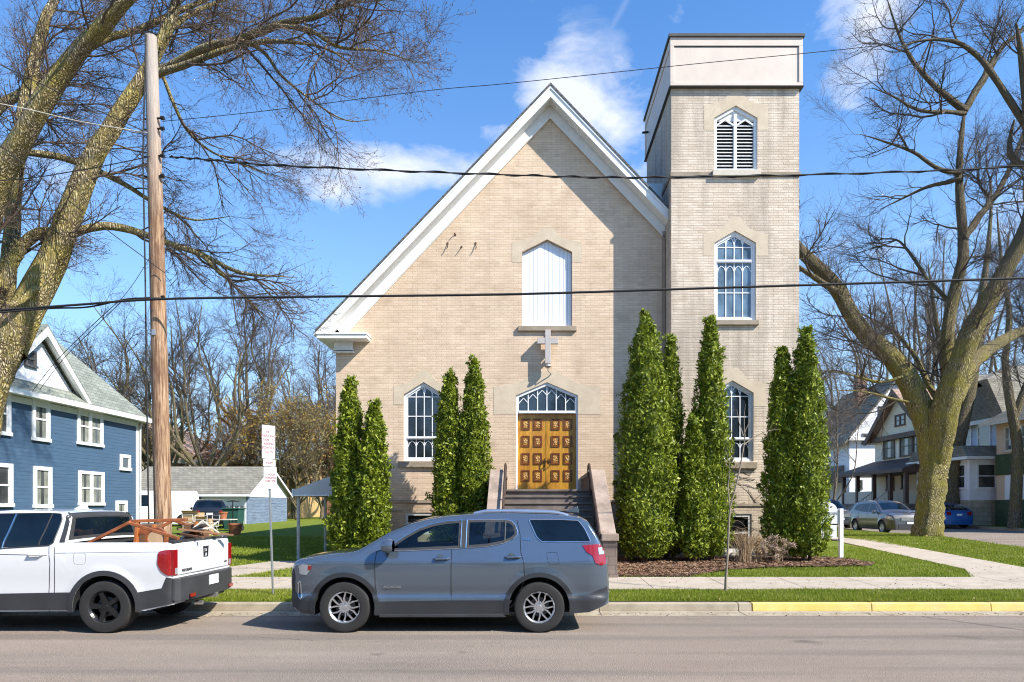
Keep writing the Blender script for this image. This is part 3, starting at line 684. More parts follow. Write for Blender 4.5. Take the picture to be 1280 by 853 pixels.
# entrance: doors, transom, casing
DY = YG+.16
cas = MB(); x0, x1 = WD[0][0], WD[1][0]; zd = gz(517)
cas.box(x0,x0+.05,YG+.03,DY+.05,WD[0][1],zd); cas.box(x1-.05,x1,YG+.03,DY+.05,WD[0][1],zd)
casing = cas.build('door_frame', M['window_white'], church, bevel=.004)
tr = MB(); tp = [(x0,zd),(x1,zd),(x1,WD[2][1]),((x0+x1)/2,WD[3][1]),(x0,WD[4][1])]
i1 = inset(tp,.09); tr.ring(tp,i1,YG+.04,DY+.04); tr.box(x0+.09,x1-.09,YG+.02,YG+.039,zd+.02,zd+.07)
xa, xb = i1[0][0], i1[1][0]; xm = (xa+xb)/2; ztop = lambda x: i1[2][1]+(i1[3][1]-i1[2][1])*(1-abs(x-xm)/((xb-xa)/2))
for k in range(1,6):
    x = xa+(xb-xa)*k/6; tr.box(x-.016,x+.016,YG+.09,YG+.12,i1[0][1],ztop(x)-.01)
wv = (xb-xa)/6
for k in range(6):
    xs_ = xa+wv*k; zt_ = min(ztop(xs_+.02),ztop(xs_+wv-.02))-.06
    for p, q in (((xs_,zt_-.12),(xs_+wv*.5,zt_+.04)),((xs_+wv*.5,zt_+.04),(xs_+wv,zt_-.12))): tr.obox((p[0],YG+.105,p[1]),(q[0],YG+.105,q[1]),.02,.022)
tro = tr.build('transom_window', M['window_white'], church); gl = MB(); gl.prism(inset(tp,.08), YG+.115, YG+.125); gl.build('pane', M['church_glass'], tro)
M['panel_line'] = plain('panel_line', (.20,.05,.012), .5); M['carving'] = plain('carving', (.66,.42,.20), .5, var=.4, vscale=20)
xd0, xd1 = x0+.05, x1-.05; xm = (xd0+xd1)/2
for side, (a, b) in enumerate(((xd0,xm-.003),(xm+.003,xd1))):
    d = MB(); d.box(a,b,DY,DY+.05,WD[0][1]+.015,zd-.002)
    d.box(a+.002,a+.03,DY-.008,DY-.0005,WD[0][1]+.02,zd-.01); d.box(b-.03,b-.002,DY-.008,DY-.0005,WD[0][1]+.02,zd-.01)
    door = d.build('door', M['gold_wood'], church, bevel=.003)
    cols = ((651.6,662.3),(667,677.8)) if side == 0 else ((689.3,700),(704.7,715.7))
    for c0_, c1_ in cols:
        for r0, r1 in ((523,537),(544.3,558.5),(566,580.4),(587.4,601.8)):
            p = MB(); xa, xb, za_, zb_ = gx(c0_), gx(c1_), gz(r1), gz(r0)
            sq = [(xa,za_),(xb,za_),(xb,zb_),(xa,zb_)]
            p.ring(sq, inset(sq,.030), DY-.022, DY-.0005); p.ring(inset(sq,.05), inset(sq,.06), DY-.012, DY-.0005)
            pn = p.build('carved_panel', M['panel_line'], door, bevel=.002)
            q = MB(); cx, cz = (xa+xb)/2, (za_+zb_)/2
            for k in range(7):
                t = k*2*PI/7+rnd.uniform(-.3,.3); rr = rnd.uniform(.03,.075)
                q.lathe([(.001,-.018),(.016,-.012),(.022,0)], (cx+math.cos(t)*rr, DY-.001, cz+math.sin(t)*rr*1.2), 'y', 7)
            q.obox((cx-.05,DY-.008,cz-.06),(cx+.05,DY-.008,cz+.07),.014,.014)
            q.build('carving', M['carving'], pn)
    hx = xm+(-.07 if side == 0 else .07); h_ = MB(); h_.lathe([(.001,-.03),(.045,-.025),(.05,-.001)], (hx,DY,gz(577)), 'y', 14)
    h_.tube([(hx,DY-.02,gz(573)),(hx,DY-.09,gz(574)),(hx,DY-.09,gz(582)),(hx,DY-.02,gz(583))], .016, 8); h_.build('handle', plain('old_bronze', (.10,.05,.03), .4, .7), door, smooth=True)
db = MB(); db.box(x0,x1,DY+.055,DY+.07,WD[0][1],WD[3][1]); db.build('door_backing', plain('belfry_dark', (.03,.03,.035), .9), church)
# staircase with cheek walls and rails
SX0, SX1 = -.65, 1.66; ZL = 2.29
st = MB(); st.box(SX0,SX1,18.0,YG-.001,.1,ZL-.06); st.box(SX0-.0,SX1,17.95,YG-.001,ZL-.058,ZL)
nst = 12; rise = (ZL-.24)/nst; tread = (18.0-15.45)/(nst-1)
for k in range(1,nst):
    z = ZL-rise*k; y1 = 18.0-tread*(k-1); y0 = y1-tread
    st.box(SX0,SX1,y0,y1-.001,.05,z-.05); st.box(SX0,SX1,y0-.03,y1-.001,z-.049,z)
stair = st.build('staircase', M['step_stone'], church, bevel=.008)
for xa, xb in ((SX0-.32,SX0-.002),(SX1+.002,SX1+.32)):
    c = MB(); c.prism([(15.55,.15),(YG-.002,.15),(YG-.002,2.66),(18.0,2.66),(15.55,1.10)], xa, xb, 'x')
    ch = c.build('cheek_wall', plain('cheek_brown', (.17,.12,.10), .9, var=.3, vscale=6, bumpk=.5), stair)
    c = MB(); c.prism([(15.3,.98),(15.6,1.24),(17.98,2.80),(YG-.002,2.76),(YG-.002,2.67),(18.02,2.68),(15.62,1.12),(15.3,1.12-.14)][:0] or [(15.6,1.235),(18.0,2.81),(YG-.002,2.76),(YG-.002,2.665),(18.0,2.665),(15.6,1.105)], xa-.02, xb+.02, 'x')
    c.box(xa-.03,xb+.03,15.22,15.598,1.08,1.24)
    c.build('coping', M['cheek_concrete'], ch, bevel=.012)
    c = MB(); c.box(xa,xb,15.26,15.549,.15,1.079); c.box(xa-.02,xb+.02,15.24,15.548,.1,.42); c.build('pier', brick('pier_stone_%d' % (xa>0), (.20,.15,.13), (.28,.22,.19), (.14,.11,.09), row=.2, wid=.3, stain_amt=.5), ch, bevel=.008)
for xr in (SX0+.06,SX1-.06):
    r = MB(); pts = [(xr,18.25,2.60),(xr,18.3,2.82),(xr,18.2,2.93),(xr,18.0,2.95)]+[(xr,18.0-(18.0-15.5)*t,2.95-1.6*t) for t in (.1,.3,.5,.7,.9,1)]+[(xr,15.42,1.27),(xr,15.42,1.12)]
    r.tube(pts, .03, 8)
    for t in (.05,.5,.95): r.tube([(xr,18.0-2.5*t,2.95-1.6*t),(xr,18.0-2.5*t,2.2-1.66*t+.0)], .022, 6)
    r.build('handrail', plain('rail_brown', (.07,.045,.035), .5, .3), stair, smooth=True)
# dry vines on the tower base
vn = MB()
for k in range(26):
    x, z = rnd.uniform(5.9,7.3), rnd.uniform(1.0,2.9); pts = []; a = rnd.uniform(-.5,.5)+(PI if rnd.random()<.5 else 0)
    for q in range(9):
        pts.append((x,YT-.012-rnd.uniform(0,.01),z)); x += math.cos(a)*.11; z += math.sin(a)*.11; a += rnd.uniform(-.5,.5)
        if not (4.5 < x < 8.05): break
    if len(pts) > 2: vn.tube(pts, [.008*(1-.07*i) for i in range(len(pts))], 4)
tag(vn.build('dry_vine', plain('vine', (.16,.11,.07), .9), None, origin=(6.4,YT,.35)), 'thin leafless vine clinging to the pale brick at the tower foot', 'vine')
# awning over the side door
aw = thing('door_canopy', (-6.6,19.3,.3), 'pale metal canopy on thin posts left of the leftmost evergreens', 'canopy')
c = MB(); X0, X1, Y0, Y1 = -6.5, -3.2, 19.05, 22.2
c.add([(X0,Y0,2.25),(X0+.0,Y1,2.25),(-5.95,Y1,3.0),(-4.6,Y0,3.05),(X0,Y0,2.42),(X0,Y1,2.42),(-5.95,Y1,3.12),(-4.6,Y0,3.17)][:0] or
      [(X0,Y0,2.16),(-4.55,Y0,2.16),(-4.55,Y1,2.16),(X0,Y1,2.16),(X0,Y0,2.30),(-4.55,Y0,3.02),(-4.55,Y1,3.02),(X0,Y1,2.30)], [(0,1,5,4),(0,4,7,3),(4,5,6,7),(3,7,6,2),(1,2,6,5)])
c.build('roof', plain('canopy_grey', (.50,.52,.54), .5, .2, var=.08), aw)
c = MB(); c.box(X0-.03,X0,Y0-.03,Y1,2.13,2.33); c.box(X0,-4.55,Y0-.03,Y0-.001,2.13,2.17); c.build('fascia', M['white_trim'], aw)
for (x,y) in ((-6.40,19.18),(-6.45,21.9)):
    c = MB(); c.tube([(x,y,H(x,y)-.05),(x,y,2.16)], .045, 10); c.build('post', plain('post_paint', (.42,.44,.44), .5, var=.2, vscale=6), aw, smooth=True)
# ================================================================ vehicles
def paint(name, col, metal=.35, rough=.32, coat=1.0):
    if name in MATS: return MATS[name]
    m, nt, b = newmat(name); S(b, 'Base Color', rgb(col)); S(b, 'Metallic', metal); S(b, 'Roughness', rough); S(b, 'Coat Weight', coat); S(b, 'Coat Roughness', .04)
    v = mapping(nt); f = noise(nt, v, 900, 2)
    nt.links.new(ramp(nt, f, [(.3, tuple(x*.85 for x in col)), (.7, tuple(min(1,x*1.15) for x in col))]), b.inputs['Base Color'])
    MATS[name] = m; return m
M['chrome'] = plain('chrome', (.75,.77,.80), .12, 1, var=.02)
M['silver'] = plain('silver', (.62,.63,.65), .3, .9, var=.04)
M['black_plastic'] = plain('black_plastic', (.035,.036,.038), .55, var=.15)
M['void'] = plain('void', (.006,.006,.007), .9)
M['tint_glass'] = glass('tint_glass', (.004,.009,.016), .03, .35)
M['tail_red'] = paint('tail_red', (.26,.006,.008), 0, .12); M['lamp_clear'] = paint('lamp_clear', (.42,.44,.46), .3, .1)
def pip(poly, x, y):
    c = np.zeros(len(x), bool); n = len(poly)
    for i in range(n):
        x0,y0 = poly[i]; x1,y1 = poly[(i+1)%n]
        if y0 != y1: c ^= ((y0>y) != (y1>y)) & (x < (x1-x0)*(y-y0)/(y1-y0)+x0)
    return c
def clearglass(name, tint, refl=1.0):
    m = bpy.data.materials.new(name); m.use_nodes = True; nt = m.node_tree; nt.nodes.clear(); out = nt.nodes.new('ShaderNodeOutputMaterial')
    tr = nt.nodes.new('ShaderNodeBsdfTransparent'); tr.inputs[0].default_value = rgb(tint); gl = nt.nodes.new('ShaderNodeBsdfGlossy'); gl.inputs['Roughness'].default_value = .015
    fr = nt.nodes.new('ShaderNodeFresnel'); fr.inputs[0].default_value = 1.5; mx = nt.nodes.new('ShaderNodeMixShader'); nt.links.new(math_(nt, 'MULTIPLY', fr.outputs[0], refl), mx.inputs[0]); nt.links.new(tr.outputs[0], mx.inputs[1]); nt.links.new(gl.outputs[0], mx.inputs[2]); nt.links.new(mx.outputs[0], out.inputs[0]); return m
class Body:
    """lofted car body; x runs along the car (nose at -x), near and far side mirrored about y=0"""
    def __init__(s, top, wheels, R, zlow, hw, xf, xr, prof, rf=.30, rr=.25, kf=.22, kr=.16, rtop=.07, crown=.035, lowf=None, roundx=None):
        s.top = top; s.wh = wheels; s.R = R; s.zlow = zlow; s.hw = hw; s.xf, s.xr = xf, xr; s.prof = prof
        s.rf, s.rr, s.kf, s.kr, s.rtop, s.crown = rf, rr, kf, kr, rtop, crown; s.lowf = lowf or []
    def zt(s, x): return float(np.interp(x, [p[0] for p in s.top], [p[1] for p in s.top]))
    def zb(s, x):
        z = s.zlow
        if s.lowf: z = float(np.interp(x, [p[0] for p in s.lowf], [p[1] for p in s.lowf]))
        for xc, zc in s.wh:
            if abs(x-xc) < s.R: z = max(z, zc+math.sqrt(max(0, s.R**2-(x-xc)**2)))
        return z
    def w(s, x, z):
        w = s.hw*float(np.interp(z, [p[0] for p in s.prof], [p[1] for p in s.prof]))
        if x < s.xf+s.rf: t = max(0,(x-s.xf)/s.rf); w *= 1-s.kf*(1-math.sqrt(max(0,1-(1-t)**2)))
        if x > s.xr-s.rr: t = max(0,(s.xr-x)/s.rr); w *= 1-s.kr*(1-math.sqrt(max(0,1-(1-t)**2)))
        for xc, zc in s.wh:                                   # slightly flared arches
            d = math.hypot(x-xc, z-zc)
            if d < s.R+.16: w += .022*max(0, 1-abs(d-s.R)/.16)
        return w
    def W(s, x, z):
        w = s.w(x, z); d = s.zt(x)-z
        if d < s.rtop: q = 1-max(0,d)/s.rtop; w -= s.rtop*.9*(1-math.sqrt(max(0,1-q*q)))
        return w
    holes = (); dense = 1
    def stations(s):
        xs = set(np.round(np.linspace(s.xf, s.xr, 70*s.dense), 4)); xs |= {p[0] for p in s.top} | {p[0] for p in s.lowf}
        for xc, _ in s.wh:
            xs |= {round(xc+s.R*math.cos(t), 4) for t in np.linspace(0, PI, 25)}
            xs |= {round(xc-s.R-.003,4), round(xc+s.R+.003,4)}
        for t in np.linspace(0,1,8): xs.add(round(s.xf+.06*t*t,4)); xs.add(round(s.xr-.06*t*t,4))
        return sorted(x for x in xs if s.xf <= x <= s.xr)
    def shell(s, zmin=None, zcut=None):
        K, T = 26+18*(s.dense-1), 7; m = MB(); rows = []
        for x in s.stations():
            zb, zt = s.zb(x), s.zt(x); zb = min(zb, zt-.01); rt = s.rtop; row = []
            zs_ = [zb+(zt-rt-zb)*k/(K-9) for k in range(K-8)] if zt-zb > rt*1.5 else [zb+(zt-zb)*.5*k/(K-9) for k in range(K-8)]
            z0 = zs_[-1]; zs_ += [z0+(zt-z0)*math.sin(PI/2*k/8) for k in range(1,9)]
            side = [(s.W(x,z), z) for z in zs_]; wt = side[-1][0]
            side += [(wt*(1-k/T), zt+s.crown*(1-(1-k/T)**2)*min(1,wt/.6)) for k in range(1,T+1)]
            row = [(x,-y,z) for y,z in side] + [(x,y,z) for y,z in side[-2::-1]]
            rows.append(row)
        n = len(rows[0]); vs = [p for r in rows for p in r]
        fs = [(i*n+j,(i+1)*n+j,(i+1)*n+j+1,i*n+j+1) for i in range(len(rows)-1) for j in range(n-1)]
        fs += [tuple(range(n)), tuple(range((len(rows)-1)*n, len(rows)*n))[::-1]]
        if s.holes:
            P_ = np.array(vs); ins = np.zeros(len(vs), bool)
            for pl in s.holes: ins |= pip(pl, P_[:,0], P_[:,2])
            ins &= np.abs(P_[:,1]) > .5; fs = [f for f in fs if len(f) > 4 or not all(ins[i] for i in f)]
        m.add(vs, fs); return m
    def under(s, inset_=.03):
        m = MB(); xs = s.stations(); vs = []
        for x in xs:
            z = s.zb(x)+.004; y = s.w(x,z)-inset_*.3; vs += [(x,-y,z),(x,y,z)]
        m.add(vs, [(2*i,2*i+1,2*i+3,2*i+2) for i in range(len(xs)-1)]); return m
    def patch(s, poly, off=.004, step=.06, thick=0, sides=(-1,1)):
        bm = bmesh.new(); f = bm.faces.new([bm.verts.new((x,z,0)) for x,z in poly]); bmesh.ops.triangulate(bm, faces=[f])
        x0, x1 = min(p[0] for p in poly), max(p[0] for p in poly); z0, z1 = min(p[1] for p in poly), max(p[1] for p in poly)
        for ax, a, b in ((0,x0,x1),(1,z0,z1)):
            c = a+step
            while c < b:
                co_ = [0,0,0]; no = [0,0,0]; co_[ax] = c; no[ax] = 1
                bmesh.ops.bisect_plane(bm, geom=bm.verts[:]+bm.edges[:]+bm.faces[:], plane_co=co_, plane_no=no); c += step
        bm.verts.index_update(); P2 = [(v.co.x, v.co.y) for v in bm.verts]; fs = [tuple(v.index for v in f.verts) for f in bm.faces]
        bnd = [(e.verts[0].index, e.verts[1].index) for e in bm.edges if len(e.link_faces) == 1]; bm.free()
        out = Multi()
        for sg in sides:
            m = MB(); out.append(m)
            vs = [(x, sg*(s.W(x,z)+off), z) for x,z in P2]
            n = len(vs); F_ = list(fs)
            if off > .006: vs += [(x, sg*(s.W(x,z)-.01), z) for x,z in P2]; F_ += [(a,b,n+b,n+a) for a,b in bnd]
            m.add(vs, F_)
        return out
    def line(s, pts, r=.006, off=.0, n=5, closed=False, dens=.05, sides=(-1,1)):
        P2 = []; L = list(pts)+([pts[0]] if closed else [])
        for a, b in zip(L, L[1:]):
            k = max(1, int(math.hypot(b[0]-a[0], b[1]-a[1])/dens))
            P2 += [(a[0]+(b[0]-a[0])*i/k, a[1]+(b[1]-a[1])*i/k) for i in range(k)]
        P2.append(L[-1]); out = Multi()
        for sg in sides: m = MB(); m.tube([(x, sg*(s.W(x,z)+off), z) for x,z in P2], r, n); out.append(m)
        return out
    def toppatch(s, x0, x1, f=.86, off=.004, n=14):
        m = MB(); vs = []; T = 8
        xs_ = sorted(set([x0+(x1-x0)*i/n for i in range(n+1)]) | {p[0] for p in s.top if x0 < p[0] < x1}); n = len(xs_)-1
        for x in xs_:
            wt = s.W(x, s.zt(x))
            for j in range(-T, T+1):
                q = j/T*f; vs.append((x, wt*q, s.zt(x)+s.crown*(1-q*q)*min(1,wt/.6)+off))
        k = 2*T+1; m.add(vs, [(i*k+j,i*k+j+1,(i+1)*k+j+1,(i+1)*k+j) for i in range(n) for j in range(k-1)]); return m
def rounded(poly, r, n=4):
    out = []; N = len(poly)
    for i in range(N):
        p0, p1, p2 = Vector(poly[i-1]), Vector(poly[i]), Vector(poly[(i+1)%N])
        a = (p0-p1); b = (p2-p1); rr = min(r, a.length*.4, b.length*.4); A = p1+a.normalized()*rr; B = p1+b.normalized()*rr
        for k in range(n+1):
            t = k/n; q = A*(1-t)**2+p1*2*t*(1-t)+B*t*t; out.append((q.x,q.y))
    return out
def wheel(parent, x, y, z, R, rim_r, side, style, mat, width=.24):
    """side -1: outer face towards -y"""
    t = MB(); o = y; sg = side
    w_ = width
    prof = [(rim_r*.98, -.0),(rim_r*1.03,-.012),(R*.86,-.022),(R*.95,-.014),(R*.985,.01),(R,.035),(R,w_-.035),(R*.985,w_-.01),(R*.95,w_),(rim_r,w_)]
    t.lathe([(r, -sg*a) for r,a in prof], (x,o,z), 'y', 44, cap=False)
    tb = MB()
    for k in range(60):
        th = 2*PI*k/60
        for yy in (.045,w_-.075):
            a_, b_ = th, th+PI/60*1.1; c_ = []
            for rr in (R-.004,R+.004):
                for q in (a_,b_):
                    for y2 in (yy,yy+.035): c_.append((x+rr*math.cos(q), o-sg*y2, z+rr*math.sin(q)))
            tb.add(c_, [(4,5,7,6),(0,1,5,4),(2,3,7,6),(0,2,6,4),(1,3,7,5)])
    t.add(tb.v, tb.f)
    wh = t.build('wheel', M['black_rubber'], parent, smooth=True)
    r = MB(); r.lathe([(rim_r*.90,-sg*.02),(rim_r*.99,-sg*(-.006)),(rim_r*1.0,-sg*.006),(rim_r*.97,-sg*.02),(rim_r*.90,-sg*.05),(rim_r*.86,-sg*.16)], (x,o,z), 'y', 40, cap=False)
    hubr = .075*R/.38
    r.lathe([(.001,-sg*.012),(hubr*.45,-sg*.010),(hubr*.5,-sg*.016),(hubr,-sg*.02),(hubr*1.1,-sg*.05)], (x,o,z), 'y', 20, cap=False)
    def bar(r0,a0,r1,a1,w0,w1,d0=.018,d1=.012):
        c_ = []
        for rr, aa, ww, dd in ((r0,a0,w0,d0),(r1,a1,w1,d1)):
            cx, cz = x+rr*math.cos(aa), z+rr*math.sin(aa); dx, dz = x+r1*math.cos(a1)-x-r0*math.cos(a0), r1*math.sin(a1)-r0*math.sin(a0); L_ = math.hypot(dx,dz); nx, nz = -dz/L_, dx/L_
            for s_ in (-1,1):
                c_.append((cx+nx*ww*s_, o-sg*(dd+.035), cz+nz*ww*s_)); c_.append((cx+nx*ww*s_*.72, o-sg*dd, cz+nz*ww*s_*.72))
        r.add(c_, [(0,1,3,2),(4,6,7,5),(1,5,7,3),(0,4,5,1),(2,3,7,6)])
    if style == 'y6':
        for k in range(6):
            a = k*PI/3+PI/2+.26
            for s_ in (-1,1):
                bar(hubr*.8,a+s_*.12,rim_r*.58,a+s_*.17,.014,.013); bar(rim_r*.56,a+s_*.17,rim_r*.95,a+s_*.33,.014,.013)
        for k in range(6):
            a = k*PI/3+PI/2-.26; r.lathe([(.001,-sg*.008),(.013,-sg*.008),(.013,-sg*.04)], (x+hubr*1.0*math.cos(a),o,z+hubr*1.0*math.sin(a)), 'y', 8)
    elif style == '5':
        for k in range(5):
            a = k*2*PI/5+PI/2+.3; bar(hubr*.7,a,rim_r*.95,a,.036,.05)
    else:
        for k in range(10): a = k*2*PI/10; bar(hubr*.7,a,rim_r*.95,a,.018,.018)
    r.build('rim', mat, wh)
    d = MB(); d.lathe([(.001,-sg*.085),(rim_r*.9,-sg*.085)], (x,o,z), 'y', 24); d.lathe([(.001,-sg*.066),(rim_r*.62,-sg*.066),(rim_r*.62,-sg*.08)], (x,o,z), 'y', 24); d.build('brake_disc', M['black_plastic'], wh)
    return wh
# ---------------------------------------------------------------- blue-grey SUV (front centre)
OX = -1.24
suv = thing('parked_suv', (0,0,0), 'blue-grey metallic SUV parked at the kerb in front of the church steps', 'car', 'cars parked along the front kerb')
sx = lambda p: (p-HX)/85-OX      # side plane px -> local x
sz = lambda p: CH+(HY-p)/85
def X_(x):
    if x < -2.9: x = -2.9+(x+2.9)*.79
    if x > .9: x = .9+(x-.9)*.87
    return x-OX
topS = [(-3.72,.52),(-3.71,.80),(-3.69,.93),(-3.66,1.00),(-3.60,1.045),(-3.50,1.075),(-3.2,1.115),(-2.9,1.145),(-2.62,1.175),(-2.50,1.21),(-2.3,1.33),(-2.07,1.465),(-1.77,1.595),(-1.52,1.66),(-1.19,1.715),(-.72,1.75),(-.31,1.755),(.32,1.74),(.62,1.715),(.80,1.685),(.90,1.63),(1.0,1.50),(1.10,1.34),(1.17,1.19),(1.205,1.10),(1.235,.95),(1.25,.80),(1.255,.6)]
suvB = Body([(X_(x),z) for x,z in topS], [(sx(431),.375),(sx(674),.375)], .445, .27, .965, X_(-3.72), X_(1.255),
    [(.2,.95),(.30,.972),(.42,.975),(.50,.982),(.565,.952),(.60,.955),(.70,.982),(.86,.998),(1.0,1.0),(1.05,.992),(1.10,.972),(1.16,.95),(1.22,.93),(1.45,.85),(1.62,.785),(1.74,.735),(1.8,.70)],
    rf=.55, rr=.34, kf=.26, kr=.20, rtop=.075, crown=.03, lowf=[(X_(-3.72),.40),(X_(-3.5),.27),(X_(-3.2),.25),(X_(.55),.27),(X_(.9),.30),(X_(1.255),.42)])
M['suv_paint'] = paint('suv_paint', (.13,.17,.22), .6, .14); M['clad_grey'] = plain('clad_grey', (.035,.038,.043), .42, .2, var=.06)

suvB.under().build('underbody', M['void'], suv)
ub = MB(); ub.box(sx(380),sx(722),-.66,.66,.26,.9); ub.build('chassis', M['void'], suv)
ub = Multi([MB(),MB()]); ub[0].box(sx(474),sx(632),-.95,-.70,.225,.27); ub[1].box(sx(474),sx(632),.70,.95,.225,.27); ub.build('running_board', M['black_plastic'], suv, bevel=.01)
sp_ = lambda L: [(sx(a),sz(b)) for a,b in L]
fw = rounded(sp_([(483,688),(497,676),(518,663),(545,653.5),(569,650.5),(567,687.5)]), .02)
fw = sp_([(481.5,689),(490,681),(505,670.5),(522,661),(540,655),(556,652),(576,650.6),(575.5,685.8),(540,687.2),(505,689)])
rw = sp_([(582.5,650.3),(610,649.6),(632,649.9),(639,651.5),(644,657),(646.5,664),(646,670),(640,675),(628,679.8),(610,683.3),(582,685.6)])
qw = rounded(sp_([(661,649.8),(700,649.8),(724,651),(731,660),(737,672),(739,677.5),(677,677.5),(671,672)]), .03)
suvB.holes = [inset(fw,-.010), inset(rw,-.010)]; suvB.dense = 3
suvB.shell().build('body', M['suv_paint'], suv, smooth=True); suvB.holes = (); suvB.dense = 1
def frame_patch(B, pl, d, off=.006):
    out = Multi(); L = []; n = len(pl)
    def dens(P_): 
        o = []
        for i in range(n):
            a, b = P_[i], P_[(i+1)%n]
            for k in range(6): o.append((a[0]+(b[0]-a[0])*k/6, a[1]+(b[1]-a[1])*k/6))
        return o
    A_, B_ = dens(pl), dens(inset(pl, -d)); k = len(A_)
    for sg in (-1,1):
        m = MB(); m.add([(x,sg*(B.W(x,z)+off),z) for x,z in A_]+[(x,sg*(B.W(x,z)+off),z) for x,z in B_], [(i,(i+1)%k,k+(i+1)%k,k+i) for i in range(k)]); out.append(m)
    return out
GLS = {'front_window': clearglass('front_glass', (.72,.84,.80), 1.3), 'rear_window': clearglass('rear_glass', (.30,.34,.36), 1.8), 'quarter_window': M['tint_glass']}
for nm_, pl in (('front_window',fw),('rear_window',rw),('quarter_window',qw)):
    g_ = suvB.patch(pl, .005, .05).build(nm_, GLS[nm_], suv, smooth=True)
    if nm_ != 'quarter_window': frame_patch(suvB, pl, .040).build('window_border', M['black_plastic'], g_)
    suvB.line(pl, .0075, .005, 6, True).build('chrome_trim', M['chrome'], g_, smooth=True)
suvB.line(sp_([(631.5,650.3),(630.5,679)]), .010, .008).build('pillar_trim', M['black_plastic'], suv)
suvB.patch(sp_([(574,651),(584,651),(583.5,685.3),(573.5,685.8)]), .006, .05).build('pillar', M['black_plastic'], suv)
suvB.toppatch(X_(-2.44), X_(-1.36), .86, .005).build('windscreen', M['tint_glass'], suv, smooth=True)
suvB.toppatch(X_(.93), X_(1.19), .84, .005).build('tailgate_window', M['tint_glass'], suv, smooth=True)
# seams: doors, bonnet, fuel flap
for L in ([(470.5,690),(469,702),(469.5,730),(472,752),(478,765),(564,765.5)],[(564.5,688),(564,745),(566,760),(570,765)],[(651,690),(655,705),(656,722),(649,742),(641,757),(632,763),(570,765)],[(571,650),(564.5,688)],[(469.5,690),(480,688)],[(646,651),(650,668),(651,690)]):
    suvB.line(sp_(L), .0045, .0005, 4).build('door_seam', M['void'], suv)
suvB.line(rounded(sp_([(683,691),(697,691),(699,705),(686,705)]), .03), .0025, .0015, 4, True, sides=(-1,)).build('fuel_flap', M['clad_grey'], suv)
# lower cladding and arches
def arch_poly(xc, zc, r0, r1, a0, a1, n=22):
    return [(xc+r1*math.cos(a0+(a1-a0)*i/n), zc+r1*math.sin(a0+(a1-a0)*i/n)) for i in range(n+1)]+[(xc+r0*math.cos(a1+(a0-a1)*i/n), zc+r0*math.sin(a1+(a0-a1)*i/n)) for i in range(n+1)]
for xc in (sx(431), sx(674)):
    suvB.patch(arch_poly(xc,.375,.447,.515,-.22,PI+.22), .013, .05).build('arch_trim', M['clad_grey'], suv, smooth=True)
low = [(sx(473),.285),(sx(633),.285),(sx(636),.40),(sx(640),.475),(sx(560),.475),(sx(472),.455)]
suvB.patch(low, .009, .05).build('sill_cladding', M['clad_grey'], suv, smooth=True)
suvB.patch([(sx(716),.44),(X_(1.245),.56),(X_(1.24),.44),(X_(.95),.315),(sx(715),.295)][0:0] or [(sx(713.5),.55),(sx(735),.56),(X_(1.22),.67),(X_(1.24),.50),(X_(1.16),.40),(X_(.9),.31),(sx(713),.30)], .009, .05).build('rear_bumper', M['clad_grey'], suv, smooth=True)
suvB.patch([(X_(-3.70),.62),(X_(-3.45),.50),(sx(388),.56),(sx(389),.28),(X_(-3.45),.275),(X_(-3.69),.40)], .009, .05).build('front_bumper', M['black_plastic'], suv, smooth=True)
ex = Multi([MB(),MB()])
for sg in (-1,1): ex[sg>0].tube([(X_(1.08),sg*.70,.40),(X_(1.17),sg*.74,.47),(X_(1.245),sg*.74,.60)], .035, 8)
ex.build('exhaust_trim', M['chrome'], suv, smooth=True)
# headlights with their side markers
hl = suvB.patch(sp_([(372,708),(377,705.5),(389,706.5),(388,713),(383,719),(374,718)]), .008, .04); hd = hl.build('headlight', M['lamp_clear'], suv, smooth=True)
suvB.patch(sp_([(385.5,707),(390,707),(389,712.5),(385,713)]), .011, .04).build('side_marker', M['tail_red'], hd, smooth=True)
suvB.line(rounded(sp_([(371.5,729),(375,727),(375.5,750),(371,746)]), .02), .009, .008, 6, True).build('grille_bracket', M['chrome'], suv, smooth=True)
suvB.patch([(X_(-3.715),.58),(X_(-3.62),.60),(X_(-3.60),.84),(X_(-3.64),.90),(X_(-3.70),.88)], .006, .03).build('grille_surround', M['black_plastic'], suv)
gr = MB(); gr.box(X_(-3.735),X_(-3.715),-.55,.55,.62,.92); gr.build('grille', M['black_plastic'], suv, bevel=.01)
gr = MB(); gr.box(X_(-3.73),X_(-3.71),-.6,.6,.42,.56); gr.build('air_intake', M['black_plastic'], suv, bevel=.01)
tlp = sp_([(728.5,682),(751,680.5),(757,688),(758.5,705),(752,707),(744,704),(741,695),(733,690)])
tl = suvB.patch(tlp, .010, .03).build('tail_light', M['tail_red'], suv, smooth=True)
suvB.patch(sp_([(748,685),(754.5,684.5),(757.5,693),(749,693.5)]), .016, .03).build('tail_lens', M['lamp_clear'], tl, smooth=True)
for px, py in ((552,699),(641,697)):
    H2 = Multi([MB(),MB()])
    for sg in (-1,1):
        h_ = H2[sg>0]; xx, zz = sx(px), sz(py); yy = suvB.W(xx,zz); h_.tube([(xx-.12,sg*(yy-.01),zz+.0),(xx-.08,sg*(yy+.035),zz+.002),(xx+.08,sg*(yy+.035),zz+.008),(xx+.12,sg*(yy-.01),zz+.01)], .017, 8)
        h_.lathe([(.001,sg*.004),(.05,sg*.002)], (xx-.02,sg*yy,zz+.02), 'y', 12)
    H2.build('door_handle', M['suv_paint'], suv, smooth=True)
mz = Multi([MB(),MB()])
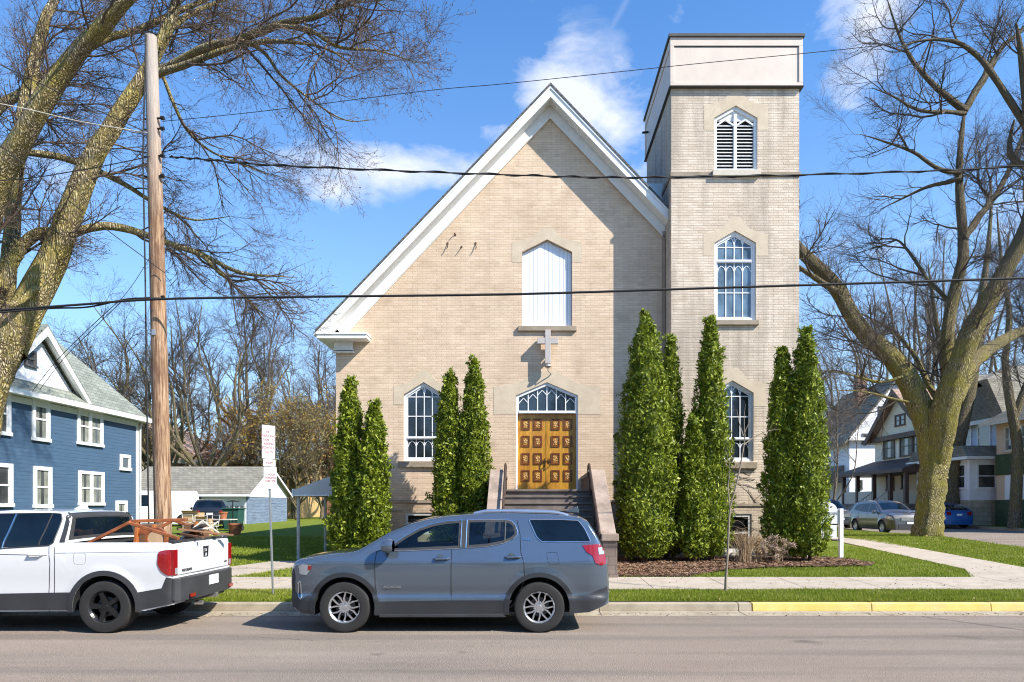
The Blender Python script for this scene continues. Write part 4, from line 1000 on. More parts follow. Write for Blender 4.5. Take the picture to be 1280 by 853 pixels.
for sg in (-1,1):
    mm = mz[sg>0]; x0_, z0_ = sx(489), sz(687); yy = suvB.W(x0_,z0_)
    for (a,b,c) in (((x0_+.02,sg*(yy-.04),z0_+.0),(x0_-.02,sg*(yy+.10),z0_+.02),(.03,.03)),): mm.tube([a,b], .03, 8)
    mm.lathe([(.001,-.10),(.07,-.085),(.10,-.02),(.10,.05),(.09,.08),(.001,.085)], (x0_-.03,sg*(yy+.15),z0_+.055), 'x', 16)
mir = mz.build('door_mirror', M['suv_paint'], suv, smooth=True)
mm = Multi([MB(),MB()])
for sg in (-1,1): mm[sg>0].lathe([(.001,.088),(.085,.088)], (sx(489)-.03,sg*(suvB.W(sx(489),sz(687))+.15),sz(687)+.055), 'x', 16); 
mm.build('mirror_glass', M['chrome'], mir)
rl = Multi([MB(),MB()])
for sg in (-1,1):
    pts = []
    for x in np.linspace(X_(-.66),X_(.45),9): pts.append((x, sg*(suvB.W(x,suvB.zt(x))-.03), suvB.zt(x)+.028))
    pts = [(pts[0][0]-.16,pts[0][1],suvB.zt(pts[0][0]-.16)-.0)]+pts+[(pts[-1][0]+.16,pts[-1][1],suvB.zt(pts[-1][0]+.16)-.0)]
    rl[sg>0].tube(pts, .022, 8, sy=1.3)
rl.build('roof_rail', M['silver'], suv, smooth=True)
fn_ = MB(); fn_.prism([(X_(.60),1.77),(X_(.76),1.85),(X_(.80),1.85),(X_(.82),1.75)], -.02, .02); fn_.build('antenna_fin', M['suv_paint'], suv, bevel=.008)
for px, sd_ in ((431,'f'),(674,'r')):
    for sg in (-1,1):
        wheel(suv, sx(px), sg*.955, .375, .375, .235, sg, 'y6', M['silver'])
yy = suvB.W(sx(490),sz(734.5)); text('name_badge', 'ACADIA', .045, M['clad_grey'] if 0 else M['silver'], suv, facing((sx(490.5),-(yy+.006),sz(734)),(1,0,0),(0,-1,0)), .003, sx=1.6)
yy = suvB.W(sx(655),sz(675)); text('trim_badge', 'SLE', .045, M['chrome'], suv, facing((sx(658.5),-(yy+.004),sz(674.5)),(1,0,0),(0,-1,.3)), .003, sx=1.7)
M['seat_cloth'] = plain('seat_cloth', (.05,.048,.045), .8)
for cx_, yy_ in ((sx(556),-.40),(sx(556),.40),(sx(640),-.42),(sx(640),.42)):
    m = MB(); m.prism([(cx_-.52,.62),(cx_-.50,.82),(cx_-.02,.84),(cx_+.10,1.38),(cx_+.20,1.38),(cx_+.16,.62)], yy_-.24, yy_+.24); sso = m.build('seat', M['seat_cloth'], suv, bevel=.04)
    m = MB(); m.box(cx_+.08,cx_+.19,yy_-.13,yy_+.13,1.41,1.58); m.build('headrest', M['seat_cloth'], sso, bevel=.04)
m = MB(); m.lathe([(.17,-.015),(.19,0),(.17,.015),(.155,0),(.17,-.015)], (sx(511),-.40,1.17), 'x', 22, cap=False); m.box(sx(511)-.01,sx(511)+.01,-.55,-.25,1.14,1.19); m.build('steering_wheel', M['black_plastic'], suv, smooth=True)
m = MB(); m.prism([(sx(470),.9),(sx(474),1.16),(sx(500),1.16),(sx(504),.9)], -.80, .80); m.build('dashboard', M['black_plastic'], suv, bevel=.03)
suv.location = (OX, 11.05, 0)
# ---------------------------------------------------------------- white pickup
tox = -7.6
truck = thing('pickup_truck', (0,0,0), 'white crew cab pickup truck with wooden furniture loaded in its bed', 'truck', 'cars parked along the front kerb')
ux = lambda p: (p-HX)/86-tox
uz = lambda p: CH+(HY-p)/86
Xt = lambda x: x-tox
topT = [(-10.42,.55),(-10.40,.95),(-10.34,1.06),(-10.2,1.12),(-9.6,1.18),(-9.2,1.21),(-9.05,1.26),(-8.75,1.50),(-8.45,1.70),(-8.2,1.765),(-7.7,1.80),(-7.2,1.79),(-6.98,1.775),(-6.86,1.745),(-6.80,1.69),(-6.765,1.34),(-6.74,1.325),(-6.0,1.325),(-5.29,1.325),(-5.22,1.30),(-5.205,1.1),(-5.19,.8)]
trB = Body([(Xt(x),z) for x,z in topT], [(ux(128),.385),(ux(128)-3.18,.385)], .46, .33, .99, Xt(-10.42), Xt(-5.19),
    [(.2,.955),(.32,.972),(.60,.985),(.72,.985),(.95,1.0),(1.15,.995),(1.22,.98),(1.325,.955),(1.36,.95),(1.5,.88),(1.7,.80),(1.82,.74)],
    rf=.5, rr=.10, kf=.25, kr=.05, rtop=.04, crown=.02, lowf=[(Xt(-10.42),.42),(Xt(-10.1),.3),(Xt(-5.6),.33),(Xt(-5.19),.42)])
M['white_paint'] = paint('white_paint', (.66,.66,.66), .0, .2)
# body with an open load bed: loft, then drop the top faces of the bed
sh = trB.shell(); xb0, xb1 = Xt(-6.70), Xt(-5.28)
keep = []
for f in sh.f:
    cx = sum(sh.v[i][0] for i in f)/len(f); cz = sum(sh.v[i][2] for i in f)/len(f); cy = sum(abs(sh.v[i][1]) for i in f)/len(f)
    if xb0-.02 < cx < xb1+.02 and cz > 1.32 and cy < .86: continue
    keep.append(f)
sh.f = keep; sh.build('body', M['white_paint'], truck, smooth=True)
bd = MB(); yb = .85
bd.add([(xb0,-yb,.85),(xb1,-yb,.85),(xb1,yb,.85),(xb0,yb,.85),(xb0,-yb,1.318),(xb1,-yb,1.318),(xb1,yb,1.318),(xb0,yb,1.318)], [(0,1,2,3),(0,4,5,1),(1,5,6,2),(2,6,7,3),(3,7,4,0)])
for k in range(9): y = -.75+k*.185; bd.box(xb0+.02,xb1-.02,y,y+.06,.851,.866)
bd.box(xb1+.0,xb1+.07,-.92,.92,1.318,1.352)
bd.build('bed_liner', M['black_plastic'], truck, recalc=False)
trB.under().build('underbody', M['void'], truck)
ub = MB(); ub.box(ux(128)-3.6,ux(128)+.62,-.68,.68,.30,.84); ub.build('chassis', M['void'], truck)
wp = lambda L: [(ux(a),uz(b)) for a,b in L]
trw = wp([(-22,643),(46,642),(62,643),(65,650),(62,679),(56,682.5),(-20,687)])
trf = wp([(-28,687.5),(-31,643.5),(-50,645),(-78,657),(-101,677),(-104,690)])
for nm_, pl in (('rear_door_window',trw),('front_door_window',trf)):
    g_ = trB.patch(rounded(pl,.02), .005, .06).build(nm_, M['tint_glass'], truck, smooth=True)
    trB.line(rounded(pl,.02), .009, .004, 5, True).build('window_seal', M['black_plastic'], g_)
trB.line(wp([(51,642.5),(44,682)]), .010, .008).build('pillar_trim', M['black_plastic'], truck)
trB.line(wp([(5,643),(-1,686)]), .012, .008).build('division_bar', M['chrome'], truck)
trB.patch(wp([(68,640),(73,643),(75.5,650),(76.5,678.5),(70,678.5),(70,650)]), .006, .03).build('cab_pillar', M['black_plastic'], truck)
# rear window of the cab lies on the back of the loft
trB.toppatch(Xt(-6.88), Xt(-6.766), 1.0, .004).build('rear_surround', M['black_plastic'], truck, smooth=True)
bw_ = trB.toppatch(Xt(-6.797), Xt(-6.770), .88, .012).build('rear_window', M['tint_glass'], truck, smooth=True)
trB.toppatch(Xt(-9.0), Xt(-8.30), .88, .005).build('windscreen', M['tint_glass'], truck, smooth=True)
for L in ([(57,683),(60,705),(57.5,750),(58,766)],[(64.5,684),(66,705),(64.5,748)],[(-26,688),(-26,750)]): trB.line(wp(L), .0045, .0005, 4).build('door_seam', M['void'], truck)
trB.line(wp([(-24,693),(56,694.5)]), .003, .001, 4).build('body_crease', M['void'], truck)
trB.line(wp([(66,692),(196,690.5)]), .003, .0, 4).build('body_crease', M['void'], truck)
trB.line(rounded(wp([(89,692),(105,692),(104,706),(90,706)]), .04), .0015, .0, 4, True, sides=(-1,)).build('fuel_flap', M['void'], truck)
xw = ux(128)
for xc in (xw, xw-3.18): trB.patch(arch_poly(xc,.385,.462,.535,-.15,PI+.15), .016, .05).build('arch_trim', M['black_plastic'], truck, smooth=True)
trB.patch([(xw-3.18+.52,.335),(xw-.52,.335),(xw-.50,.60),(xw-3.18+.50,.56)], .010, .06).build('sill_cladding', M['black_plastic'], truck, smooth=True)
trB.patch([(xw+.52,.34),(Xt(-5.191),.43),(Xt(-5.191),.80),(ux(206),.82),(ux(200),.66),(xw+.49,.60)], .010, .06).build('rear_quarter_cladding', M['black_plastic'], truck, smooth=True)
rb = MB(); xe = Xt(-5.19)
rb.prism([(xe-.10,-.972),(xe+.02,-.965),(xe+.08,-.90),(xe+.15,-.5),(xe+.15,.5),(xe+.06,.88),(xe+.0,.955),(xe-.10,.972)], .46, .80, 'z'); rb.box(xe-.02,xe+.06,-.62,.62,.40,.459)
bmp = rb.build('rear_bumper', M['black_plastic'], truck, bevel=.02)
rb = Multi([MB(),MB()])
for sg in (-1,1): rb[sg>0].box(xe+.131,xe+.150,sg*.66-.07,sg*.66+.07,.50,.55)
rb.build('reflector', M['tail_red'], bmp)
rb = MB(); rb.box(xe+.148,xe+.158,-.16,.16,.62,.77); rb.build('number_plate', plain('plate', (.62,.63,.62), .5, var=.2, vscale=20), bmp)
rb = MB(); rb.tube([(xe,-.3,.36),(xe+.12,-.3,.36)], .035, 10); rb.build('exhaust_pipe', M['silver'], truck); rb = MB(); rb.box(xe+.02,xe+.16,.05,.15,.40,.47); rb.build('hitch', M['silver'], bmp)
tg = MB(); tg.prism([(xe-.06,-.88),(xe+.012,-.86),(xe+.022,0),(xe+.012,.86),(xe-.06,.88)], .835, 1.30, 'z'); tgo = tg.build('tailgate', M['white_paint'], truck, bevel=.015)
tg = MB(); tg.box(xe+.022,xe+.03,-.09,.09,1.20,1.222); tg.build('handle', M['black_plastic'], tgo)
em = MB(); 
for sg in (-1,1): em.obox((xe+.028,sg*.045,1.075),(xe+.028,sg*.035,1.185),.012,.016,(1,0,0))
em.obox((xe+.028,-.035,1.13),(xe+.028,.035,1.13),.014,.012,(1,0,0)); em.ring([(-.072,1.055),(.072,1.055),(.085,1.205),(-.085,1.205)], [(-.060,1.067),(.060,1.067),(.072,1.193),(-.072,1.193)], xe+.018, xe+.03, 'x'); em.build('emblem', plain('emblem_dark', (.09,.09,.095), .2, .9), tgo)
text('name_badge', 'RIDGELINE', .055, M['black_plastic'], tgo, facing((xe+.026,-.60,.90),(0,1,0),(1,0,0)), .003, sx=1.15)
text('trim_badge', 'AWD', .035, M['black_plastic'], tgo, facing((xe+.024,.72,.92),(0,1,0),(1,0,0)), .003, sx=1.15)
tl = trB.patch(rounded(wp([(196,690),(205,688),(213,688),(213,720.5),(207,720),(200,715),(195,706)]),.03), .012, .03); tl[0].box(xe-.06,xe+.014,-.978,-.862,.845,1.22); tl[1].box(xe-.06,xe+.014,.862,.978,.845,1.22)
tlo = tl.build('tail_light', M['tail_red'], truck, smooth=True)
tl = Multi([MB(),MB()]); tl[0].box(xe+.005,xe+.016,-.94,-.866,.86,.95); tl[1].box(xe+.005,xe+.016,.866,.94,.86,.95); tl.build('tail_lens', M['lamp_clear'], tlo)
for xx in (ux(42), ux(-58)):
    for sg in (-1,1): h_ = MB(); zz = uz(694); yy = trB.W(xx,zz); h_.tube([(xx-.11,sg*(yy-.01),zz),(xx-.08,sg*(yy+.035),zz),(xx+.09,sg*(yy+.035),zz+.006),(xx+.12,sg*(yy-.01),zz+.008)], .016, 8); h_.build('door_handle', M['white_paint'], truck, smooth=True)
f_ = MB(); f_.prism([(Xt(-7.28),1.81),(Xt(-7.16),1.875),(Xt(-7.08),1.875),(Xt(-7.05),1.80)], -.03, .03); f_.build('antenna_fin', M['white_paint'], truck, bevel=.01)
h_ = MB(); h_.box(Xt(-10.44),Xt(-10.39),-.6,.6,.75,1.0); h_.build('grille', M['black_plastic'], truck, bevel=.01)
trB.patch([(Xt(-10.38),.82),(Xt(-10.0),.88),(Xt(-10.0),1.02),(Xt(-10.36),1.02)], .008, .05).build('headlight', M['lamp_clear'], truck)
h_ = Multi([MB(),MB()])
for sg in (-1,1): h_[sg>0].box(Xt(-8.95),Xt(-8.8),sg*1.07-.12,sg*1.07+.12,1.25,1.42)
h_.build('door_mirror', M['white_paint'], truck, bevel=.03)
for xc in (xw, xw-3.18):
    for sg in (-1,1): wheel(truck, xc, sg*.975, .385, .385, .235, sg, '5', plain('black_gloss', (.02,.02,.022), .25, .4), .25)
truck.location = (tox, 11.03, 0)
# ---------------------------------------------------------------- things in the load bed
M['red_wood'] = plain('red_wood', (.30,.095,.035), .4, var=.3, vscale=6); M['pale_cushion'] = plain('pale_cushion', (.55,.38,.22), .8)
M['worn_white'] = plain('worn_white', (.62,.58,.50), .6, var=.2); M['brown_wood'] = plain('brown_wood', (.20,.10,.05), .6, var=.3)
def T_(px, py, D): return P(px, py, D)
def upturned_chair(c, label, sc=1):
    t = thing('wooden_chair', c, label, 'chair', 'furniture in the truck bed'); x, y, z = c
    m = MB(); m.box(x-.22,x+.22,y-.21,y+.21,z+.42,z+.45); m.build('seat', M['red_wood'], t, bevel=.008)
    for sx_ in (-.19,.19):
        for sy_ in (-.18,.18):
            m = MB(); m.obox((x+sx_,y+sy_,z+.45),(x+sx_*1.1,y+sy_*1.1,z+.02),.035,.035); m.build('leg', M['red_wood'], t, bevel=.004)
    return t
bx0 = (tox, 11.03)
# table top down with four raised legs
tb = thing('wooden_table', (-6.12,11.0,.87), 'reddish wooden table lying in the truck bed with its long rails up', 'table', 'furniture in the truck bed')
m = MB(); m.box(-6.55,-5.6,10.5,11.4,1.22,1.25); m.build('tabletop', M['red_wood'], tb, bevel=.006)
for a, b in (((-6.62,10.35,1.30),(-5.98,10.35,1.62)),((-5.98,10.35,1.60),(-5.25,10.35,1.37)),((-5.98,11.6,1.62),(-5.25,11.6,1.38)),((-6.5,11.5,1.3),(-5.98,11.6,1.62))):
    m = MB(); m.obox(a, b, .05, .045); m.build('rail', M['red_wood'], tb, bevel=.006)
for x,y in ((-6.45,10.6),(-5.7,10.6),(-6.45,11.3),(-5.7,11.3)):
    m = MB(); m.box(x-.03,x+.03,y-.03,y+.03,.87,1.22); m.build('leg', M['red_wood'], tb)
# round stool on its side and armchair back
rs = thing('round_stool', (-5.72,10.72,1.26), 'round wooden stool with pale seat lying on its side in the truck bed', 'stool', 'furniture in the truck bed')
m = MB(); m.lathe([(.13,-.03),(.17,-.03),(.17,.03),(.13,.03),(.13,-.03)], (-5.72,10.6,1.36), 'y', 24, cap=False); m.build('ring', M['red_wood'], rs, smooth=True)
m = MB(); m.lathe([(.001,-.02),(.128,-.018),(.128,.02)], (-5.72,10.6,1.36), 'y', 24); m.build('seat', M['pale_cushion'], rs, smooth=True)
ac = thing('wooden_armchair', (-6.0,11.3,.87), 'orange-brown wooden chair frame standing in the truck bed', 'chair', 'furniture in the truck bed')
for a, b in (((-6.25,10.9,.87),(-6.18,10.9,1.60)),((-5.98,10.9,.87),(-5.92,10.9,1.56)),((-5.45,11.3,.87),(-5.45,11.3,1.6))):
    m = MB(); m.obox(a, b, .075, .05); m.build('post', plain('orange_wood', (.42,.14,.04), .45, var=.2), ac, bevel=.006)
m = MB(); m.obox((-6.3,10.9,1.62),(-5.5,11.1,1.64),.12,.05); m.obox((-6.18,10.9,1.46),(-5.98,10.9,1.46),.02,.10); m.build('top_rail', M['red_wood'], ac, bevel=.008)
for x_, lb in ((-6.42,'dark brown box standing near the cab in the truck bed'),(-5.65,'dark brown box standing near the tailgate in the truck bed')):
    m = MB(); m.box(x_,x_+.28,11.3,11.6,.87,1.56); tag(m.build('wooden_box', M['brown_wood'], None, origin=(x_,11.35,.87), bevel=.008), lb, 'box', 'furniture in the truck bed')
mc = thing('metal_chair', (-5.35,11.2,1.2), 'black and silver folding chair on the tailgate end of the truck bed', 'chair', 'furniture in the truck bed')
for a, b in (((-5.55,11.0,1.34),(-5.30,11.2,1.62)),((-5.30,11.2,1.62),(-5.08,11.45,1.36)),((-5.50,11.45,1.36),(-5.22,11.6,1.6)),((-5.42,11.1,1.48),(-5.2,11.3,1.5))):
    m = MB(); m.tube([a,b], .014, 6); m.build('tube', M['worn_white'], mc)
m = MB(); m.obox((-5.6,11.15,1.40),(-5.25,11.2,1.56),.3,.03); m.build('seat', M['black_plastic'], mc)
m = MB(); m.obox((-5.5,10.8,1.50),(-4.98,11.6,1.37),.05,.03); m.obox((-5.55,10.9,1.42),(-5.05,10.7,1.37),.04,.03); tag(m.build('loose_board', M['brown_wood'], None, origin=(-5.3,11,1.37)), 'brown boards sticking out over the tailgate', 'board', 'furniture in the truck bed')
# ================================================================ trees
def tubes(Pn, Rn, sides):
    N, K, _ = Pn.shape
    T = np.gradient(Pn, axis=1); T /= np.linalg.norm(T, axis=2, keepdims=True)+1e-9
    mean = Pn[:,-1]-Pn[:,0]; ref = np.zeros((N,3)); ref[np.arange(N), np.argmin(np.abs(mean), axis=1)] = 1
    A = np.cross(T, ref[:,None,:]); A /= np.linalg.norm(A, axis=2, keepdims=True)+1e-9; B = np.cross(T, A)
    th = np.arange(sides)*2*PI/sides
    V = Pn[:,:,None,:] + Rn[:,:,None,None]*(A[:,:,None,:]*np.cos(th)[None,None,:,None]+B[:,:,None,:]*np.sin(th)[None,None,:,None])
    idx = np.arange(N*K*sides).reshape(N,K,sides)
    a = idx[:,:-1]; b = idx[:,1:]
    Fq = np.stack([a, np.roll(a,-1,2), np.roll(b,-1,2), b], -1).reshape(-1,4)
    return V.reshape(-1,3), Fq
class Acc:
    def __init__(s): s.V = []; s.F = []; s.n = 0
    def add(s, V, F_): s.V.append(V); s.F.append(F_+s.n); s.n += len(V)
    def out(s): return np.concatenate(s.V), np.concatenate(s.F)
def spawn(g, Pp, Rp, M_, lo, hi, K, tlo=.2, ang=(.4,1.1), up=.05, wig=.18, rk=.012, rmin=.004, thi=1.0, shrink=.45):
    L = np.linalg.norm(np.diff(Pp, axis=1), axis=2).sum(1); pr = L/L.sum()
    i = g.choice(len(Pp), M_, p=pr); t = g.uniform(tlo, thi, M_)**.85
    k = Pp.shape[1]-1; f = t*k; j = np.minimum(f.astype(int), k-1); fr = (f-j)[:,None]
    base = Pp[i,j]*(1-fr)+Pp[i,j+1]*fr; r = (Rp[i,j]*(1-fr[:,0])+Rp[i,j+1]*fr[:,0])
    T = Pp[i,j+1]-Pp[i,j]; T /= np.linalg.norm(T, axis=1, keepdims=True)+1e-9
    q = g.normal(size=(M_,3)); q -= T*(q*T).sum(1, keepdims=True); q /= np.linalg.norm(q, axis=1, keepdims=True)+1e-9
    a = g.uniform(ang[0], ang[1], M_)[:,None]; d = T*np.cos(a)+q*np.sin(a)
    ln = g.uniform(lo, hi, M_)*(1-shrink*t)
    P_ = [base]; p = base
    for s_ in range(K-1):
        d = d+g.normal(size=(M_,3))*wig; d[:,2] += up; d /= np.linalg.norm(d, axis=1, keepdims=True)
        p = p+d*(ln/(K-1))[:,None]; P_.append(p)
    P_ = np.stack(P_, 1); r0 = np.minimum(r*.72, rk*ln+rmin); R_ = r0[:,None]*np.linspace(1,.25,K)[None]; R_ = np.maximum(R_, rmin*.5)
    return P_, R_
def resample(pts, rs, K):
    pts = np.array(pts, float); rs = np.array(rs, float); n = len(pts); out = []; ro = []
    for t in np.linspace(0, n-1, K):
        i = min(int(t), n-2); f = t-i; p0 = pts[max(i-1,0)]; p1 = pts[i]; p2 = pts[i+1]; p3 = pts[min(i+2,n-1)]
        out.append(.5*((2*p1)+(-p0+p2)*f+(2*p0-5*p1+4*p2-p3)*f*f+(-p0+3*p1-3*p2+p3)*f**3)); ro.append(rs[i]*(1-f)+rs[i+1]*f)
    return np.array(out), np.array(ro)
def limb(pts, D0, D1, r, K=14):
    n = len(pts); P3 = []
    for i, (x, y) in enumerate(pts):
        D = D0+(D1-D0)*i/(n-1); P3.append(tuple(P(x,y,D)))
    r = list(r)
    if len(r) > 2 and r[-1] < 5.5: r[-1] *= .35; r[-2] *= .8
    rr = list(np.interp(np.linspace(0,1,n), np.linspace(0,1,len(r)), r)); rs = [q*(D0+(D1-D0)*i/(n-1))/F for i, q in enumerate(rr)]
    return resample(P3, rs, K)
def tree(name, loc, label, limbs, levels, barkm, twigm, seed, group=None, leaves=None, cat='tree'):
    g = np.random.default_rng(seed)
    t = thing(name, loc, label, cat, group)
    ac = Acc()
    for Pl, Rl in limbs:
        q = np.where(Rl > .2, .03, .09); Pd = Pl + g.normal(size=Pl.shape)*(Rl*q)[:,None]; Rd = Rl*(1+g.normal(size=Rl.shape)*q*.45)
        Pd, Rd = resample(Pd, Rd, len(Pd)*2); ns = 22 if Rl.max() > .15 else 10
        V, F_ = tubes(Pd[None], Rd[None], ns); V = V.reshape(len(Pd), ns, 3); rid = g.normal(size=(1,ns,1))*.07+g.normal(size=(len(Pd),ns,1))*.035
        V = Pd[:,None,:]+(V-Pd[:,None,:])*(1+rid); ac.add(V.reshape(-1,3), F_)
    V, F_ = ac.out(); npmesh('trunk', V, F_, barkm, t, smooth=True)
    K0 = 14; Pp = np.stack([resample(a, b, K0)[0] for a, b in limbs]); Rp = np.stack([resample(a, b, K0)[1] for a, b in limbs])
    sk = [i for i, (a, b) in enumerate(limbs) if not (i == 0 and levels[0].get('skip0', True))]
    Pp, Rp = Pp[sk], Rp[sk]
    ac = Acc(); last = None
    for lv in levels:
        lv = dict(lv); M_ = lv.pop('n'); sides = lv.pop('sides', 3); lv.pop('skip0', None); both = lv.pop('both', False)
        P2, R2 = spawn(g, Pp, Rp, M_, **lv); V, F_ = tubes(P2, R2, sides); ac.add(V, F_)
        if both and P2.shape[1] == Pp.shape[1]: Pp = np.concatenate([Pp,P2]); Rp = np.concatenate([Rp,R2])
        else: Pp, Rp = P2, R2
    V, F_ = ac.out(); npmesh('crown', V, F_, twigm, t)
    if leaves:
        n, size, mat, nm, upw = leaves
        i = g.integers(0, len(Pp), n); j = g.integers(1, Pp.shape[1], n); c = Pp[i,j]+g.normal(size=(n,3))*size*.5
        a = g.normal(size=(n,3)); a[:,2] += upw; a /= np.linalg.norm(a,axis=1,keepdims=True); b = np.cross(a, g.normal(size=(n,3))); b /= np.linalg.norm(b,axis=1,keepdims=True)
        s_ = size*g.uniform(.5,1.3,n)[:,None]
        V = np.stack([c-a*s_, c-b*s_*.5, c+a*s_, c+b*s_*.5], 1); npmesh(nm, V.reshape(-1,3), np.arange(n*4).reshape(-1,4), mat, t)
    return t
M['bark_olive'] = bark('bark_olive', (.19,.145,.075), (.58,.50,.33), (.33,.27,.07), 1.8)
M['bark_grey'] = bark('bark_grey', (.12,.095,.07), (.27,.225,.17), (.17,.145,.06), 1.2)
M['twig_olive'] = plain('twig_olive', (.115,.082,.058), .9, var=.3); M['twig_dark'] = plain('twig_dark', (.085,.066,.052), .9, var=.3)
M['bud'] = leafmat('bud', (.10,.05,.035), (.22,.13,.07), None, .8, 0)
Ls = [limb([(-54,740),(-50,680),(-42,600),(-27,520),(-8,460),(15,420)],15,15,[32,27,25,24,23,21]),
 limb([(5,440),(15,420),(54,345),(89,261),(118,192),(143,153),(177,98),(197,59),(217,15),(226,-30),(240,-90)],15,16.5,[22,20,16,13.5,11,10,8.5,7,6,5,3]),
 limb([(-20,500),(-30,400),(-20,300),(0,222),(30,172),(64,113),(98,64),(128,34),(158,0),(190,-40),(215,-100)],15,13.2,[20,17,15,13.5,12,11,10,9,8,6,3]),
 limb([(-10,450),(2,384),(8,340),(15,290),(20,212),(34,123),(54,34),(74,-15),(90,-80)],15,17,[12,10,9,8,7.5,7,6,5,3]),
 limb([(177,98),(212,84),(256,61),(305,47),(345,32),(394,22),(430,5),(470,-10)],16,14,[7.5,6.5,6,5,4.2,3.5,2.5,1.5]),
 limb([(340,33),(384,37),(424,59),(473,64),(522,79)],14.6,13.8,[3.2,2.6,2,1.4,.8]),
 limb([(300,49),(330,66),(352,95),(385,122),(430,150),(465,150)],15,15.5,[2.6,2.2,1.8,1.4,1,.7]),
 limb([(-20,160),(0,133),(30,116),(74,84),(123,52),(172,37),(222,15),(270,-5),(330,-30)],16,18,[7,6.5,6,5.5,5,4.2,3.5,2.5,1.5]),
 limb([(84,296),(128,283),(172,291),(212,305),(256,320),(296,340),(335,345),(372,347)],15.6,16.6,[5.5,5,4.5,3.8,3,2.3,1.6,.8]),
 limb([(2,360),(18,325),(30,305),(54,290),(80,296)],15,15.5,[8,7.5,7,6.5,6]),
 limb([(30,190),(65,195),(105,207),(150,228),(195,255),(240,275),(290,270)],16,17.5,[4.5,4,3.5,3,2.2,1.6,.8]),
 limb([(205,45),(235,20),(275,2),(330,-15)],16.2,17.5,[4,3.4,2.6,1.6]),
 limb([(250,318),(285,350),(310,375),(330,395)],16,16.5,[2.4,2,1.5,.8]),
 limb([(198,82),(210,112),(232,160),(262,188),(300,205),(345,222)],16,17,[2.6,2.2,1.8,1.3,.8]),
 limb([(190,95),(235,80),(290,60),(350,52),(410,62),(450,90)],15.8,14.2,[5,4,3.2,2.4,1.6,.9]),
 limb([(45,360),(20,380),(-5,375),(-40,350)],15,14,[5,4,3,2])]
LV = [dict(n=210,lo=1.0,hi=3.4,K=10,tlo=.12,ang=(.35,1.05),up=-.01,wig=.15,rk=.010,rmin=.007,sides=5),
      dict(n=2200,lo=.5,hi=1.5,K=7,tlo=.1,ang=(.35,1.0),up=-.02,wig=.16,rk=.008,rmin=.0055,sides=4),
      dict(n=15000,lo=.25,hi=.75,K=5,tlo=.1,ang=(.35,1.0),up=.0,wig=.18,rk=.007,rmin=.0036,sides=3),
      dict(n=32000,lo=.06,hi=.22,K=3,tlo=.2,ang=(.4,1.0),up=.06,wig=.15,rk=.007,rmin=.004,sides=3)]
tree('street_tree', (-12.4,15,H(-12.4,15)), 'huge bare tree with mossy limbs arching over the utility pole, left of the white pickup', Ls, LV, M['bark_olive'], M['twig_olive'], 3, None, (40000,.016,M['bud'],'bud',.5))
D=28
Ls = [limb([(1159,684),(1160,676),(1161,664),(1162,650),(1165,620),(1168,595),(1172,565),(1175,540),(1180,515)],D,D,[18.5,17.5,16.5,15.5,15,15.2,16,17,13],22),
 limb([(1168,600),(1164,565),(1157,530),(1146,500),(1134,475),(1118,452),(1105,437.5),(1078,414.6),(1055,378),(1042,355),(1016,329),(1000,313),(975,275),(958,210),(952,130),(955,60)],D,D+.8,[14,13.5,14,13,12,11,10,9.5,9,8,6.5,5.5,4,3,1.5],20),
 limb([(1046,365),(1022,350),(1000,335),(985,325)],D,D,[4,3.5,3,2.5]),
 limb([(1176,555),(1182,520),(1190,490),(1185,450),(1185,411),(1193,365),(1203,329),(1204,300),(1200,240),(1200,187),(1206,139)],D,D+1.5,[11,9.5,8,7.5,7.2,6.6,6,5.4,4.8,4.2],16),
 limb([(1206,139),(1190,125),(1170,109),(1140,75),(1121,37),(1108,-5)],D+1.5,D+1,[4.5,3.8,3.2,2.6,2,1]),
 limb([(1205,139),(1230,97),(1252,60),(1280,35),(1310,0)],D+1.5,D+2.5,[4.5,3.8,3,2.2,1.2]),
 limb([(1206,142),(1185,140),(1150,138),(1115,120),(1090,110)],D+1.5,D,[3,2.6,2,1.5,.8]),
 limb([(1170,590),(1173,560),(1177,530),(1184,500),(1196,464),(1216,411),(1242,365),(1265,322),(1282,286),(1292,240),(1288,170),(1280,100),(1270,30)],D,D-2,[10,15,16.5,16,14,12,10.5,9.5,9,8,7.5,6,4],18),
 limb([(1190,500),(1205,470),(1223,447),(1252,427),(1280,411),(1320,385)],D,D+3,[12,10.5,8.5,7,6,4]),
 limb([(1204,300),(1225,270),(1250,235),(1275,180),(1290,130)],D+1,D+3,[5,4,3.5,2.8,1.8]),
 limb([(1200,215),(1175,212),(1140,190),(1102,176),(1075,168)],D+1,D-1,[3.2,2.6,2,1.4,.7]),
 limb([(1200,225),(1165,232),(1135,245),(1100,262)],D+1,D+2,[2.8,2.2,1.6,.8]),
 limb([(1288,170),(1265,130),(1235,85),(1200,55),(1160,50),(1120,60)],D-1.5,D-2,[4,3.6,3,2.4,1.8,1]),
 limb([(1290,210),(1268,200),(1262,180),(1268,150)],D-1.5,D-1,[4.5,4.2,3.8,3]),
 limb([(1190,380),(1160,350),(1140,320),(1120,300),(1090,300)],D+1,D+3,[3,2.4,2,1.5,.8]),
 limb([(1185,520),(1160,480),(1140,440),(1110,410),(1070,390)],D+.5,D+3,[4,3.2,2.6,2,1]),
 limb([(1130,470),(1100,478),(1060,468),(1020,462)],D,D-1,[2.2,1.8,1.4,.8]),
 limb([(1150,505),(1120,500),(1080,490),(1040,488)],D,D-1,[2.0,1.7,1.2,.7])]
